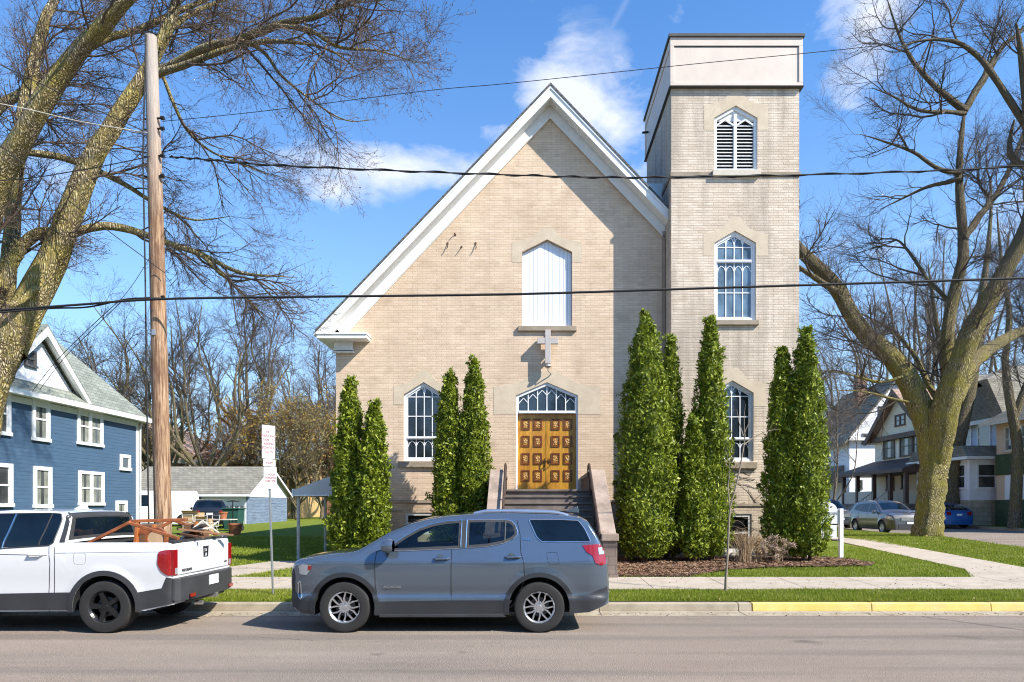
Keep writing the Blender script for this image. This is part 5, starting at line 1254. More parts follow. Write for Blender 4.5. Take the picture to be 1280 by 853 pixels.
LV = [dict(n=170,lo=1.6,hi=4.8,K=10,tlo=.15,ang=(.35,1.05),up=.06,wig=.17,rk=.011,rmin=.008,sides=5),
      dict(n=1500,lo=.9,hi=2.4,K=7,tlo=.1,ang=(.35,1.1),up=.04,wig=.2,rk=.010,rmin=.006,sides=4),
      dict(n=12000,lo=.4,hi=1.2,K=5,tlo=.1,ang=(.35,1.1),up=.03,wig=.22,rk=.008,rmin=.005,sides=3),
      dict(n=16000,lo=.2,hi=.55,K=3,tlo=.2,ang=(.4,1.0),up=.05,wig=.18,rk=.007,rmin=.0036,sides=3)]
tree('street_tree', (P(1161,670,D).x,D,H(16.2,28)), 'massive bare forked tree with green-tinged bark on the grass beside the side street', Ls, LV, bark('bark_mossy', (.13,.10,.045), (.48,.41,.24), (.27,.235,.05), 1.8, (6.5,12,(.13,.105,.08))), M['twig_dark'], 5)
LVb = [dict(n=60,lo=1.6,hi=4.5,K=9,tlo=.25,ang=(.35,1.0),up=.10,wig=.16,rk=.012,rmin=.010,sides=4),
       dict(n=600,lo=.8,hi=2.4,K=6,tlo=.1,ang=(.35,1.0),up=.05,wig=.2,rk=.010,rmin=.008,sides=3),
       dict(n=3600,lo=.4,hi=1.3,K=4,tlo=.1,ang=(.35,1.0),up=.03,wig=.2,rk=.008,rmin=.007,sides=3)]
D=44
tree('street_tree', (P(1188,650,D).x,D,.6), 'dark bare tree behind the big forked tree and beside the light blue house',
 [limb([(1186,652),(1188,625),(1190,595),(1196,560),(1203,530),(1212,490),(1220,440),(1226,380),(1236,300),(1240,230)],D,D,[10.5,9,8.5,8,7.5,6.5,5.5,4.5,3,1.5]),
  limb([(1197,560),(1186,535),(1184,500),(1178,450),(1168,390),(1160,330)],D,D,[6,5.5,5,4,3,1.5]),limb([(1220,440),(1236,400),(1252,350),(1262,290)],D,D+2,[4,3.4,2.6,1.5])], LVb, M['bark_grey'], M['twig_dark'], 8, 'bare trees across the side street')
D=38
tree('street_tree', (P(1268,655,D).x,D,.6), 'slim grey bare tree at the right edge in front of the tan and green house',
 [limb([(1268,660),(1270,620),(1272,560),(1266,520),(1261,490),(1256,450),(1262,400),(1252,330),(1246,260)],D,D,[7.5,6.5,6,5.5,5,4,3.4,2.6,1.4]),
  limb([(1267,525),(1276,500),(1290,460),(1298,400),(1300,330)],D,D,[4.4,4,3.4,2.8,1.6])], LVb, M['bark_grey'], M['twig_dark'], 9, 'bare trees across the side street')
def bg_tree(px, D, topy, spread, label, seed, levels=None, leaves=None, barkm=None, twigm=None, fork=.3, nl=7, r0=None, group='bare trees beyond the garage', lean=0):
    g = np.random.default_rng(seed); x = (px-HX)*D/F; zg = H(x,D)-.1; h = (HY-topy)*D/F+CH-zg; r0 = r0 or h*.0135
    zf = zg+h*fork
    limbs = [resample([(x,D,zg),(x+lean*.3+g.normal()*.1,D,zg+h*fork*.5),(x+lean+g.normal()*.1,D,zf)], [r0*1.3,r0,r0*.9], 10)]
    for k in range(nl):
        a = 2*PI*k/nl+g.uniform(-.3,.3); s_ = spread*g.uniform(.55,1.0); hh = h*g.uniform(.72,1.0)*(1 if k else 1)
        st = zg+h*fork*g.uniform(.7,1.0); p0 = np.array([x+lean,D,st]); e = np.array([x+lean+s_*math.cos(a), D+s_*math.sin(a)*.8, zg+hh])
        if k == 0: e = np.array([x+lean+g.normal()*.4, D, zg+h])
        m1 = p0+(e-p0)*.35+np.array([s_*math.cos(a)*.25, s_*math.sin(a)*.2, -.02*h]); m2 = p0+(e-p0)*.7+g.normal(size=3)*.3
        rr = r0*g.uniform(.5,.75); limbs.append(resample([p0,m1,m2,e],[rr,rr*.75,rr*.45,rr*.15],12))
    return tree('bare_tree', (x,D,zg), label, limbs, levels or LVb, barkm or M['bark_grey'], twigm or M['twig_dark'], seed, group, leaves)
M['leaf_ochre'] = leafmat('leaf_ochre', (.40,.24,.04), (.58,.38,.07), None, .7, .3); M['leaf_orange'] = leafmat('leaf_orange', (.48,.17,.04), (.62,.27,.07), None, .7, .3); M['leaf_yg'] = leafmat('leaf_yg', (.20,.17,.06), (.34,.28,.12), None, .7, .3)
LVc = [dict(n=70,lo=2.2,hi=5.5,K=9,tlo=.2,ang=(.35,1.0),up=.06,wig=.18,rk=.013,rmin=.014,sides=4),
       dict(n=800,lo=1.0,hi=2.8,K=6,tlo=.1,ang=(.35,1.0),up=.04,wig=.22,rk=.012,rmin=.011,sides=3),
       dict(n=4200,lo=.5,hi=1.4,K=4,tlo=.1,ang=(.35,1.0),up=.02,wig=.22,rk=.01,rmin=.009,sides=3)]
bg_tree(258,54,378,7.5,'broad dark bare tree rising above the middle of the garage roof',21,LVc,nl=9,fork=.22)
bg_tree(196,58,398,7,'bare tree directly behind the utility pole, leaning limbs over the garage',22,LVc,nl=8,fork=.25,lean=.8)
bg_tree(150,62,410,6,'bare tree showing between the blue house roof and the pole',23,LVc,nl=7)
bg_tree(316,66,392,6.5,'tall bare tree with a straight trunk above the parking sign',24,LVc,nl=8,fork=.5)
bg_tree(395,72,432,7,'hazy bare tree just left of the church eave',25,LVc,nl=8,twigm=M['twig_olive'])
bg_tree(368,60,470,5.5,'bare tree above the metal canopy left of the church',26,LVb,nl=7,twigm=M['twig_olive'])
bg_tree(425,64,440,6,'bare tree half hidden by the left corner of the church',27,LVb,nl=7,twigm=M['twig_olive'])
sh = [(330,57,500,3.6,'leaf_ochre','ochre budding tree behind the parking sign'),(372,55,520,3.6,'leaf_yg','olive budding tree behind the canopy'),(292,60,545,3.4,'leaf_orange','orange budding tree above the right part of the garage roof'),
      (402,58,505,4.0,'leaf_ochre','tan budding tree beside the church wall'),(180,60,520,3.5,'leaf_yg','green budding tree between the blue house and the pole'),(430,60,540,3.5,'leaf_orange','rusty budding tree partly behind the leftmost evergreens')]
for i, (px, D_, ty, spd, mt, lb) in enumerate(sh):
    o = bg_tree(px, D_, ty, spd, lb, 40+i, LVb, (5500,.085,M[mt],'leaf',0), nl=8, fork=.15, r0=.13, group='budding trees beyond the garage', twigm=M['twig_olive']); o.name = 'budding_tree'
G2 = 'bare trees behind the side street'
M['twig_pale'] = plain('twig_pale', (.20,.17,.14), .9, var=.2); M['bark_pale'] = bark('bark_pale', (.16,.13,.10), (.30,.26,.21), None, 1.0)  # distance haze put into the colour: lighter twigs and bark
LVd = [dict(l) for l in LVb]
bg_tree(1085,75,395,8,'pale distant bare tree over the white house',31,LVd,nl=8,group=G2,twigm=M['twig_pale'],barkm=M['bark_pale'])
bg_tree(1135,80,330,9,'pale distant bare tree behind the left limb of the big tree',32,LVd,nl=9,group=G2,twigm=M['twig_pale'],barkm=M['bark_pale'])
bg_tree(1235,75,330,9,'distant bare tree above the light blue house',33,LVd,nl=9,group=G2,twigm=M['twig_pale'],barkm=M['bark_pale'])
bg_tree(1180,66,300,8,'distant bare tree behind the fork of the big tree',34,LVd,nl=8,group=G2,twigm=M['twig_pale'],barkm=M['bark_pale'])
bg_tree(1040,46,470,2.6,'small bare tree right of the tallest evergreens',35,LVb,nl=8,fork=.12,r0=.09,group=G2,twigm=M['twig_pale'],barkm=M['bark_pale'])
# ---------------------------------------------------------------- columnar evergreens
M['thuja'] = leafmat('thuja', (.040,.066,.006), (.25,.31,.020), (.58,.60,.12), .5, .2, 3.5)
M['thuja_stem'] = plain('thuja_stem', (.16,.10,.06), .9)
def thuja(px, topy, wpx, D, label, seed, n=15000, lean=0):
    g = np.random.default_rng(seed); x = (px-HX)*D/F; z0 = H(x,D); h = (HY-topy)*D/F+CH-z0; rm = wpx*D/F/2*.95
    t = thing('arborvitae', (x,D,z0), label, 'evergreen', 'columnar evergreens along the church front')
    def prof(tt): return rm*np.clip((1-tt),0,1)**.80*(1+1.05*tt)*np.clip(.55+tt*7,0,1)
    ph = g.uniform(0,6.28,8)
    def lump(th, tt): return 1+.09*np.sin(3*th+ph[0]+9*tt)+.08*np.sin(5*th+ph[1]-17*tt)+.06*np.sin(2*th+31*tt+ph[2])+.08*np.sin(7*th+ph[3]+45*tt)*np.sin(4*th-38*tt+ph[4])+.09*np.sin(11*th+ph[5]+70*tt)*np.sin(6*th-95*tt+ph[6])
    # inner mass
    m = MB(); A_, K_ = 18, 30; vs = []
    for i in range(K_):
        tt = i/(K_-1)*.985
        for j in range(A_):
            th = 2*PI*j/A_; r = float(prof(tt)*lump(th,tt))*.68*(1+g.normal()*.05); vs.append((x+lean*tt+r*math.cos(th), D+r*math.sin(th), z0+.22+(h-.25)*tt))
    fs = [(i*A_+j,i*A_+(j+1)%A_,(i+1)*A_+(j+1)%A_,(i+1)*A_+j) for i in range(K_-1) for j in range(A_)]
    tt = g.uniform(0,1,n)**1.08*.995; th = g.uniform(0,2*PI,n); r = prof(tt)*lump(th,tt)*g.uniform(.78,1.06,n)+g.exponential(.022,n)
    c = np.stack([x+lean*tt+r*np.cos(th), D+r*np.sin(th), z0+.22+(h-.25)*tt+g.normal(size=n)*.03],1)
    out = np.stack([np.cos(th),np.sin(th),0*th],1)
    a = out*g.uniform(.0,.8,n)[:,None]+g.normal(size=(n,3))*.55; a[:,2] += g.uniform(.1,.9,n); a /= np.linalg.norm(a,axis=1,keepdims=True)
    tk = g.integers(0,n,150); rep = g.integers(0,150,n//4); sel = g.permutation(n)[:n//4]; up_ = g.uniform(0,1,n//4)[:,None]
    c[sel] = c[tk][rep]+out[tk][rep]*(up_*.06)+np.array([0,0,1.])*up_*.14+g.normal(size=(n//4,3))*(.055*(1-up_*.6))
    b = np.cross(a, out+g.normal(size=(n,3))*.7); b /= np.linalg.norm(b,axis=1,keepdims=True)
    s_ = g.uniform(.025,.075,n)[:,None]; w_ = s_*g.uniform(.28,.5,n)[:,None]
    V = np.stack([c-a*s_, c-b*w_, c+a*s_, c+b*w_],1).reshape(-1,3)
    V = np.concatenate([np.array(vs), V]); Fq = np.concatenate([np.array(fs), np.arange(n*4).reshape(-1,4)+len(vs)])
    npmesh('crown', V, Fq, M['thuja'], t)
    m = MB()
    for k in range(4):
        a_ = g.uniform(0,6.28); m.tube([(x+.1*math.cos(a_),D+.1*math.sin(a_),z0-.03),(x+.16*math.cos(a_),D+.16*math.sin(a_),z0+.7)], [.035,.02], 6)
    m.build('trunk', M['thuja_stem'], t)
for i, a in enumerate([(438,473,46,18.2,'narrow evergreen left of the leftmost church window, the taller of its pair',0),(463,503,40,17.9,'shorter evergreen leaning right at the left corner of the church front',.12),
      (562,466,42,20.0,'evergreen partly covering the left arched window, shorter of its pair',0),(593,448,42,19.9,'pointed evergreen just left of the entrance steps, taller of its pair',0),
      (807,389,72,18.6,'biggest evergreen immediately right of the entrance steps',0),(836,418,38,19.3,'slim evergreen tucked behind the right side of the biggest one',.05),
      (888,394,50,19.0,'evergreen in front of the left edge of the tower windows',0),(868,520,34,18.6,'low dark evergreen between the biggest one and the tower evergreen',-.05),
      (978,433,44,19.0,'evergreen at the tower corner, left and shorter of the last pair',0),(1008,408,52,18.8,'tall evergreen at the right end beside the white church sign',0)]):
    thuja(a[0],a[1],a[2],a[3],a[4],60+i, 26000 if a[2] > 60 else (13000 if a[2] < 40 else 18000), a[5])
# sapling on the verge
D=13.25
tree('young_tree', (P(907,742,D).x,D,H(3.8,D)), 'very thin staked-looking young tree on the verge in front of the tower', [limb([(907,744),(908,715),(910,687),(912,640),(917,620),(924,590),(929,562),(931,545),(930,525),(932,505)],D,D,[2.0,1.6,1.4,1.2,1.1,1.0,.8,.7,.5,.3]),
  limb([(913,640),(910,610),(912,585),(906,560)],D,D,[1.0,.8,.6,.3]),limb([(930,556),(944,546),(960,539),(975,537)],D,D+.2,[.9,.7,.5,.3]),limb([(929,545),(924,528),(921,512)],D,D,[.7,.5,.3]),limb([(931,540),(937,525),(936,508)],D,D,[.6,.5,.3])],
  [dict(n=16,lo=.15,hi=.5,K=6,tlo=.3,ang=(.4,.9),up=.1,wig=.12,rk=.008,rmin=.003,sides=4),dict(n=40,lo=.05,hi=.2,K=4,ang=(.4,.9),up=.1,wig=.12,rk=.008,rmin=.002,sides=3)], plain('young_bark', (.27,.22,.16), .8, var=.25), M['twig_olive'], 77)
# dry ornamental grass and hydrangea by the tower basement window
def clump(name, px, py, D, n, hgt, spr, mat, label, cat, seed):
    g = np.random.default_rng(seed); b = P(px,py,D); z0 = H(b.x,D)+.03; ac = Acc(); K = 6
    th = g.uniform(0,2*PI,n); s_ = g.uniform(.1,1,n)*spr; hh = hgt*g.uniform(.5,1.1,n); tt = np.linspace(0,1,K)
    base = np.stack([b.x+g.normal(size=n)*.10, D+g.normal(size=n)*.08, np.full(n,z0)],1)
    Pn = base[:,None,:]+np.stack([np.cos(th)[:,None]*s_[:,None]*tt**1.6, np.sin(th)[:,None]*s_[:,None]*tt**1.6*.7, hh[:,None]*(tt-.25*tt**3)],2)
    V, F_ = tubes(Pn, np.repeat(np.linspace(.006,.002,K)[None],n,0), 3); o = npmesh(name, V, F_, mat, None, (b.x,D,z0)); tag(o, label, cat); return o
M['straw'] = leafmat('straw', (.34,.22,.12), (.56,.42,.26), None, .8, .2)
clump('ornamental_grass', 931, 702, 18.3, 230, 1.15, .45, M['straw'], 'dry straw-coloured grass clump below the tower basement window', 'ornamental grass', 5)
def hydrangea(px, py, D, seed, label, n, col):
    g = np.random.default_rng(seed); b = P(px,py,D); z0 = H(b.x,D); t = thing('hydrangea', (b.x,D,z0), label, 'shrub', 'dried hydrangeas by the tower'); ac = Acc(); V2 = []
    for k in range(n):
        e = np.array([b.x+g.normal()*.22, D+g.normal()*.15, z0+g.uniform(.2,.75)]); s_ = np.array([b.x+g.normal()*.05, D, z0])
        Pk, Rk = resample([s_,(s_+e)/2+g.normal(size=3)*.05,e],[.006,.005,.004],6); V, F_ = tubes(Pk[None],Rk[None],3); ac.add(V,F_)
        m_ = 60; c = e+g.normal(size=(m_,3))*.035; a = g.normal(size=(m_,3)); a /= np.linalg.norm(a,axis=1,keepdims=True); q = np.cross(a,g.normal(size=(m_,3))); q /= np.linalg.norm(q,axis=1,keepdims=True)
        V2.append(np.stack([c-a*.02,c-q*.014,c+a*.02,c+q*.014],1).reshape(-1,3))
    V, F_ = ac.out(); npmesh('stem', V, F_, M['straw'], t); V2 = np.concatenate(V2); npmesh('flower_head', V2, np.arange(len(V2)).reshape(-1,4), col, t)
hydrangea(950,700,18.5,3,'dried hydrangea with tan heads right of the straw grass',26,M['straw'])
hydrangea(970,702,18.3,4,'pinkish dried hydrangea at the foot of the tower corner evergreens',26,leafmat('dry_pink', (.28,.19,.13), (.52,.40,.31), None, .8, .2))
# ================================================================ pole, wires, signs
D = 12.95
pole = thing('utility_pole', (P(204,700,D).x,D,H(-6.9,D)), 'tall weathered wooden utility pole rising behind the white pickup', 'utility pole')
def polewood():
    m, nt, b = newmat('pole_wood'); v = mapping(nt, (11,11,.6)); v2 = mapping(nt, (1,1,.25))
    c = ramp(nt, noise(nt, v, 3, 6, .7, .4), [(.32, (.06,.03,.018)), (.44, (.20,.11,.06)), (.56, (.40,.255,.15)), (.78, (.62,.49,.36))])
    c = mixc(nt, ramp(nt, noise(nt, v2, 2.2, 5, .7), [(.5, (0,0,0)), (.62, (.7,.7,.7))]), c, (.13,.065,.035))
    sp2 = nt.nodes.new('ShaderNodeSeparateXYZ'); nt.links.new(mapping(nt), sp2.inputs[0]); mr = nt.nodes.new('ShaderNodeMapRange'); nt.links.new(sp2.outputs[2], mr.inputs[0]); mr.inputs[1].default_value = 7.0; mr.inputs[2].default_value = 9.5
    c = mixc(nt, math_(nt, 'MULTIPLY', mr.outputs[0], .8), c, (.42,.38,.34)); nt.links.new(c, b.inputs['Base Color']); S(b, 'Roughness', .9)
    bump(nt, b, noise(nt, v, 4, 6, .7), .9, .02); return m
m = MB(); pts = [P(205,726,D),P(203.5,640,D),P(200,480,D),P(197,350,D),P(193,200,D),P(190,100,D),P(188.5,46,D)]
m.tube(pts, [.155,.150,.142,.135,.124,.112,.105], 18); m.build('pole', polewood(), pole, smooth=True)
m = MB(); m.tube([P(186,48,D-.02)+Vector((0,-.1,0)), P(189,200,D)+Vector((-.10,-.1,0)), P(192.5,350,D)+Vector((-.12,-.08,0)), P(196,560,D)+Vector((-.13,-.08,0)), P(198,726,D)+Vector((-.12,-.08,0))], .014, 6); m.build('ground_cable', M['black_rubber'], pole)
for py in (150,163,197,222,373):
    q = P(192,py,D); m = MB(); m.tube([q+Vector((-.16,-.02,0)),q+Vector((.2,-.06,0))], .018, 6); m.lathe([(.001,-.04),(.035,-.03),(.035,.03),(.001,.04)], (q.x+.2,q.y-.06,q.z), 'x', 10); m.build('wire_bracket', M['dark_metal'], pole, smooth=True)
m = MB(); q = P(196.5,418,D); m.box(q.x-.02,q.x+.05,q.y-.16,q.y-.12,q.z-.05,q.z+.05); m.build('tag_plate', M['galv'], pole)
# overhead lines
def wire(pts, D0, D1, r, label, mat=None, sag_pts=None, twist=False):
    n = len(pts); P3 = [P(x,y,D0+(D1-D0)*((x-pts[0][0])/(pts[-1][0]-pts[0][0]))) for x,y in pts]
    Pk, _ = resample([tuple(p) for p in P3], [r]*n, 60); m = MB(); m.tube([Vector(p) for p in Pk], r, 6)
    if twist:
        t = np.linspace(0,1,240); i = np.minimum((t*59).astype(int),58); f = (t*59-i)[:,None]; Q = Pk[i]*(1-f)+Pk[i+1]*f; ph_ = t*2*PI*22
        Q = Q+np.stack([0*t, np.cos(ph_)*r*1.6, np.sin(ph_)*r*1.6],1); m.tube([Vector(q) for q in Q], r*.8, 5)
    mid = P3[0]; return tag(m.build('overhead_wire', mat or M['black_rubber'], None, smooth=True, origin=tuple(mid)), label, 'wire', 'overhead wires along the street')
D=12.7
wire([(-200,396),(-60,391),(0,388),(100,381),(204,374),(400,371),(640,368),(900,360),(1280,348),(1700,335)],D,D-.3,.022,'thickest black cable crossing the whole front at the height of the boarded window')
wire([(212,196),(250,199),(330,206),(480,213),(640,219),(760,222),(900,221),(1100,216),(1280,208),(1700,180)],D+.1,D,.013,'twisted black wire crossing the gable and the tower below the louvres',None,None,True)
wire([(203,152),(330,139),(530,114),(640,104),(860,81),(1100,57),(1500,10)],D+.2,D,.006,'thinnest wire rising to the right over the tower top')
wire([(-200,-10),(0,81),(100,128),(182,165)],D-3,D+.1,.009,'wire falling steeply to the pole from the top left corner')
wire([(-200,100),(0,130),(100,152),(184,166)],D-1,D+.1,.008,'pale wire meeting the pole below its top from the left',M['worn_white'])
wire([(-200,232),(0,226),(100,213),(187,196)],D-.2,D+.1,.009,'wire sagging left from the middle bracket of the pole')
wire([(-200,40),(0,182),(100,262),(207,342)],D-2,D+.1,.008,'wire slanting down across the mossy trunk to the pole')
wire([(-200,404),(-40,394),(60,386),(110,384),(110,380)][0:4]+[(160,374),(200,373)],D-.1,D,.016,'black cable loop hanging just under the thickest cable left of the pole')
wire([(40,490),(70,452),(110,412),(148,377)],19,12.8,.008,'left wire of the pair dropping to the blue house roof')
wire([(50,487),(80,448),(118,410),(152,377)],19,12.8,.008,'right wire of the pair dropping to the blue house roof')
wire([(150,376),(170,350),(200,300),(228,250)],12.8,12.95,.005,'very thin wire between the cable and the tree branches by the pole')
# parking sign
D=13.0
sg_ = thing('parking_sign', (P(341,745,D).x,D,H(-4.8,D)), 'white parking restriction sign stack on a thin steel post between pickup and SUV', 'sign')
m = MB(); m.obox(P(341.4,746,D), P(334.5,536,D), .045, .03); m.build('post', M['galv'], sg_, bevel=.003)
th = math.radians(58); rt = Vector((math.cos(th),math.sin(th),0)); nrm = Vector((math.sin(th),-math.cos(th),0)); M['sign_white'] = plain('sign_white', (.76,.76,.76), .4, var=.05); M['sign_ink'] = plain('sign_ink', (.34,.20,.21), .5)
for (y0,y1,cx,w_,txt,sz_) in ((532,573.5,335.6,.29,'NO\nPARKING\n7AM TO\n4:30PM\nSCHOOL\nDAYS',.075),(574.5,583,336.6,.27,'EXCEPT',.05),(584,611,337.6,.28,'2 HOUR\nPARKING\n8AM-6PM',.06)):
    a = P(cx,y0,D-.05); b = P(cx,y1,D-.05); c = (a+b)/2; hgt = a.z-b.z; m = MB()
    cs_ = [c+rt*u*w_/2+Vector((0,0,v*hgt/2))+nrm*d for d in (0,.004) for u,v in ((-1,-1),(1,-1),(1,1),(-1,1))]
    m.add(cs_, [(0,1,2,3),(7,6,5,4),(0,4,5,1),(1,5,6,2),(2,6,7,3),(3,7,4,0)]); pl = m.build('sign_plate', M['sign_white'], sg_)
    text('lettering', txt, sz_, M['sign_ink'], pl, facing(c+nrm*.006, rt, nrm), .001, bold=.004)
# church sign at the right end
D=19.75
cs = thing('church_sign', (P(1050,700,D).x,D,H(8.9,D)), 'white arched church sign on square posts behind the last evergreen', 'sign')
xr = P(1051,0,D).x; xl = xr-.95
for x in (xr,xl): m = MB(); m.box(x-.055,x+.055,D-.055,D+.055,H(x,D)-.1,P(0,636,D).z); m.build('post', M['window_white'], cs, bevel=.008)
zb, zt_ = P(0,655,D).z, P(0,637,D).z; bd_ = [(xl+.06,zb),(xr-.06,zb),(xr-.06,zt_)]+[((xl+xr)/2+.36*math.cos(t), zt_+.22*math.sin(t)) for t in np.linspace(0,PI,12)]+[(xl+.06,zt_)]
m = MB(); m.prism(bd_, D-.02, D+.02); b_ = m.build('sign_board', M['sign_white'], cs, bevel=.004); text('lettering', 'PRESBYTERIAN\nCHURCH', .13, plain('sign_grey', (.30,.32,.34), .6), b_, facing(((xl+xr)/2,D-.026,(zb+zt_)/2+.02),(1,0,0),(0,-1,0)), .002, sx=.85)
m = MB(); m.box(xl+.12,xr-.12,D-.015,D+.015,P(0,673,D).z,zb-.04); m.build('lower_board', M['sign_white'], cs, bevel=.004)
m = MB(); m.box(xl+.06,xr-.06,D-.02,D+.02,P(0,676,D).z,P(0,674.5,D).z); m.build('rail', M['dark_metal'], cs)
# ================================================================ houses
def face(o, u, n):                                     # local (u, z, d) -> world; d is outwards
    o, u, n = Vector(o), Vector(u), Vector(n); return lambda a, z, d: o+u*a+Vector((0,0,z))+n*d
def fbox(m, f, a0,a1,z0,z1,d0,d1):
    return m.add([f(a0,z0,d0),f(a1,z0,d0),f(a1,z0,d1),f(a0,z0,d1),f(a0,z1,d0),f(a1,z1,d0),f(a1,z1,d1),f(a0,z1,d1)], [(0,3,2,1),(4,5,6,7),(0,1,5,4),(1,2,6,5),(2,3,7,6),(3,0,4,7)])
M['curtain'] = plain('curtain', (.20,.21,.18), .8, var=.3, vscale=2)
def hwin(f, a0,a1,z0,z1, parent, fm=None, fw=.11, n=1, sash=True, gm=None, curtain=False, name='window'):
    fm = fm or M['window_white']; m = MB()
    fbox(m,f,a0,a0+fw,z0,z1,.003,.06); fbox(m,f,a1-fw,a1,z0,z1,.003,.06); fbox(m,f,a0+fw,a1-fw,z1-fw,z1,.003,.06); fbox(m,f,a0-.03,a1+.03,z0,z0+fw*.9,.003,.09)
    for k in range(1,n): c = a0+(a1-a0)*k/n; fbox(m,f,c-fw*.5,c+fw*.5,z0+fw,z1-fw,.003,.055)
    zm = (z0+z1)/2
    if sash:
        for k in range(n):
            b0 = a0+(a1-a0)*k/n+(fw if k==0 else fw*.5); b1 = a0+(a1-a0)*(k+1)/n-(fw if k==n-1 else fw*.5); fbox(m,f,b0,b1,zm-.03,zm+.03,.003,.045)
            fbox(m,f,b0,b0+.035,z0+fw,z1-fw,.003,.035); fbox(m,f,b1-.035,b1,z0+fw,z1-fw,.003,.035)
    w_ = m.build(name, fm, parent); m = MB(); fbox(m,f,a0+.02,a1-.02,z0+.02,z1-.02,.001,.014); m.build('pane', gm or M['house_glass'], w_)
    if curtain:
        m = MB()
        for k in range(n):
            b0 = a0+(a1-a0)*k/n; b1 = a0+(a1-a0)*(k+1)/n; ww = (b1-b0)*.32; fbox(m,f,b0+fw*.6,b0+fw*.6+ww,z0+fw,z1-fw,.0145,.018); fbox(m,f,b1-fw*.6-ww,b1-fw*.6,z0+fw,z1-fw,.0145,.018)
        m.build('curtain', M['curtain'], w_)
    return w_
# ---- blue house
bh = thing('blue_house', (-21.5,24,.4), 'deep blue clapboard house with white trim and green-grey hip roof on the left', 'house')
M['blue_siding'] = siding('blue_siding', (.050,.098,.165), .13, .1); M['white_siding'] = siding('white_siding', (.74,.76,.80), .12, .04)
M['roof_green'] = shingle('roof_green', (.19,.21,.18), (.27,.29,.25)); M['roof_grey'] = shingle('roof_grey', (.20,.18,.145), (.28,.26,.21)); M['roof_brown'] = shingle('roof_brown', (.34,.22,.16), (.44,.30,.23))
XW = -16.8; Yp = lambda px: -XW*F/(HX-px)
Zp = lambda py, Y: CH+(HY-py)*Y/F
m = MB(); m.box(-26.5,XW,17.2,29.6,.2,5.6); m.build('wall', M['blue_siding'], bh)
m = MB(); e = .45; x0,x1,y0,y1,ze = -26.5-e, XW+e*.7, 17.2-e, 29.6+e, 5.62; p_ = 1.2; hh = (x1-x0)/2; zr = ze+min(hh,(y1-y0)/2)*p_*.98; xm_ = (x0+x1)/2
A_=[(x0,y0,ze),(x1,y0,ze),(x1,y1,ze),(x0,y1,ze),(xm_,y0+hh,zr),(xm_,y1-hh,zr)]
m.add(A_, [(0,1,4),(1,2,5,4),(2,3,5),(3,0,4,5),(0,3,2,1)]); hr = m.build('roof', M['roof_green'], bh)
m = MB(); m.box(x1-.02,x1+.10,y0,y1,ze-.16,ze+.02); m.box(x0,x1-.02,y1-.02,y1+.02,ze-.16,ze+.02); m.box(XW,x1-.02,y0,y1-.02,ze-.14,ze-.10); m.build('gutter', M['white_trim'], hr)
m = MB(); m.box(XW-.12,XW+.03,29.48,29.63,.3,5.46); m.box(XW+.003,XW+.02,17.2,29.5,5.25,5.46); m.tube([(XW+.1,29.75,5.4),(XW+.06,29.7,5.1),(XW+.06,29.7,.5)], .04, 6); m.build('corner_board', M['white_trim'], bh)
# cross gable
yA = Yp(48); zA = Zp(407,yA); yR = Yp(99); yL = 2*yA-yR; zE = Zp(497,yR)+.02
gb = MB(); gb.prism([(yL+.25,zE),(yR-.25,zE),(yA,zA-.35)], XW-4.0, XW-.02, 'x'); gable = gb.build('gable', M['white_siding'], bh)
gb = MB()
for ya in (yL-.25,yR+.25):
    a = [(ya,zE-.2),(yA,zA),(yA,zA-.10),(ya+(.12 if ya>yA else -.12)*-1,zE-.25)]
    gb.prism([(ya,zE-.15),(yA,zA+.05),(yA,zA-.05),(ya,zE-.25)], XW-4.2, XW+.32, 'x')
gb.build('gable_roof', M['roof_green'], gable)
gb = MB()
for ya in (yL-.25,yR+.25): gb.prism([(ya,zE-.24),(yA,zA-.04),(yA,zA-.36),(ya+(.22 if ya<yA else -.22),zE-.24)], XW+.20, XW+.33, 'x'); gb.prism([(ya,zE-.24),(yA,zA-.04),(yA,zA-.12),(ya,zE-.30)], XW+.0, XW+.2, 'x')
gb.build('gable_trim', M['white_trim'], gable)
gb = MB(); gb.add([(XW+.34,yL-.1,5.66),(XW+.34,yR+.1,5.66),(XW+.0,yR+.1,zE+.12),(XW+.0,yL-.1,zE+.12)],[(0,1,2,3)]); gb.build('skirt_roof', M['roof_green'], gable)
fB = face((XW,0,0),(0,1,0),(1,0,0)); fG = face((XW-.02,0,0),(0,1,0),(1,0,0))
hwin(fG, Yp(31), Yp(45), Zp(459,Yp(38)), Zp(438,Yp(38)), gable, plain('dark_frame', (.10,.10,.10), .5), .08)
for a,b,t,u,n,c in ((-11,12,489,544,1,0),(-12,14.5,579,634,1,0),(39.5,61,497,552,1,1),(41,63.5,583.5,635,1,1),(96,127.5,511.5,557.5,2,1),(97.5,129,589.5,632,2,1),(149.5,162,568.5,588.5,1,0),(144,158,626,655,1,1),(-75,-45,470,540,2,0),(-80,-45,575,640,2,0)):
    ya, yb = Yp(a), Yp(b); ym = (ya+yb)/2; hwin(fB, ya, yb, Zp(u,ym), Zp(t,ym), bh, None, .13 if n < 2 else .12, n, not (b == 162), None, bool(c))
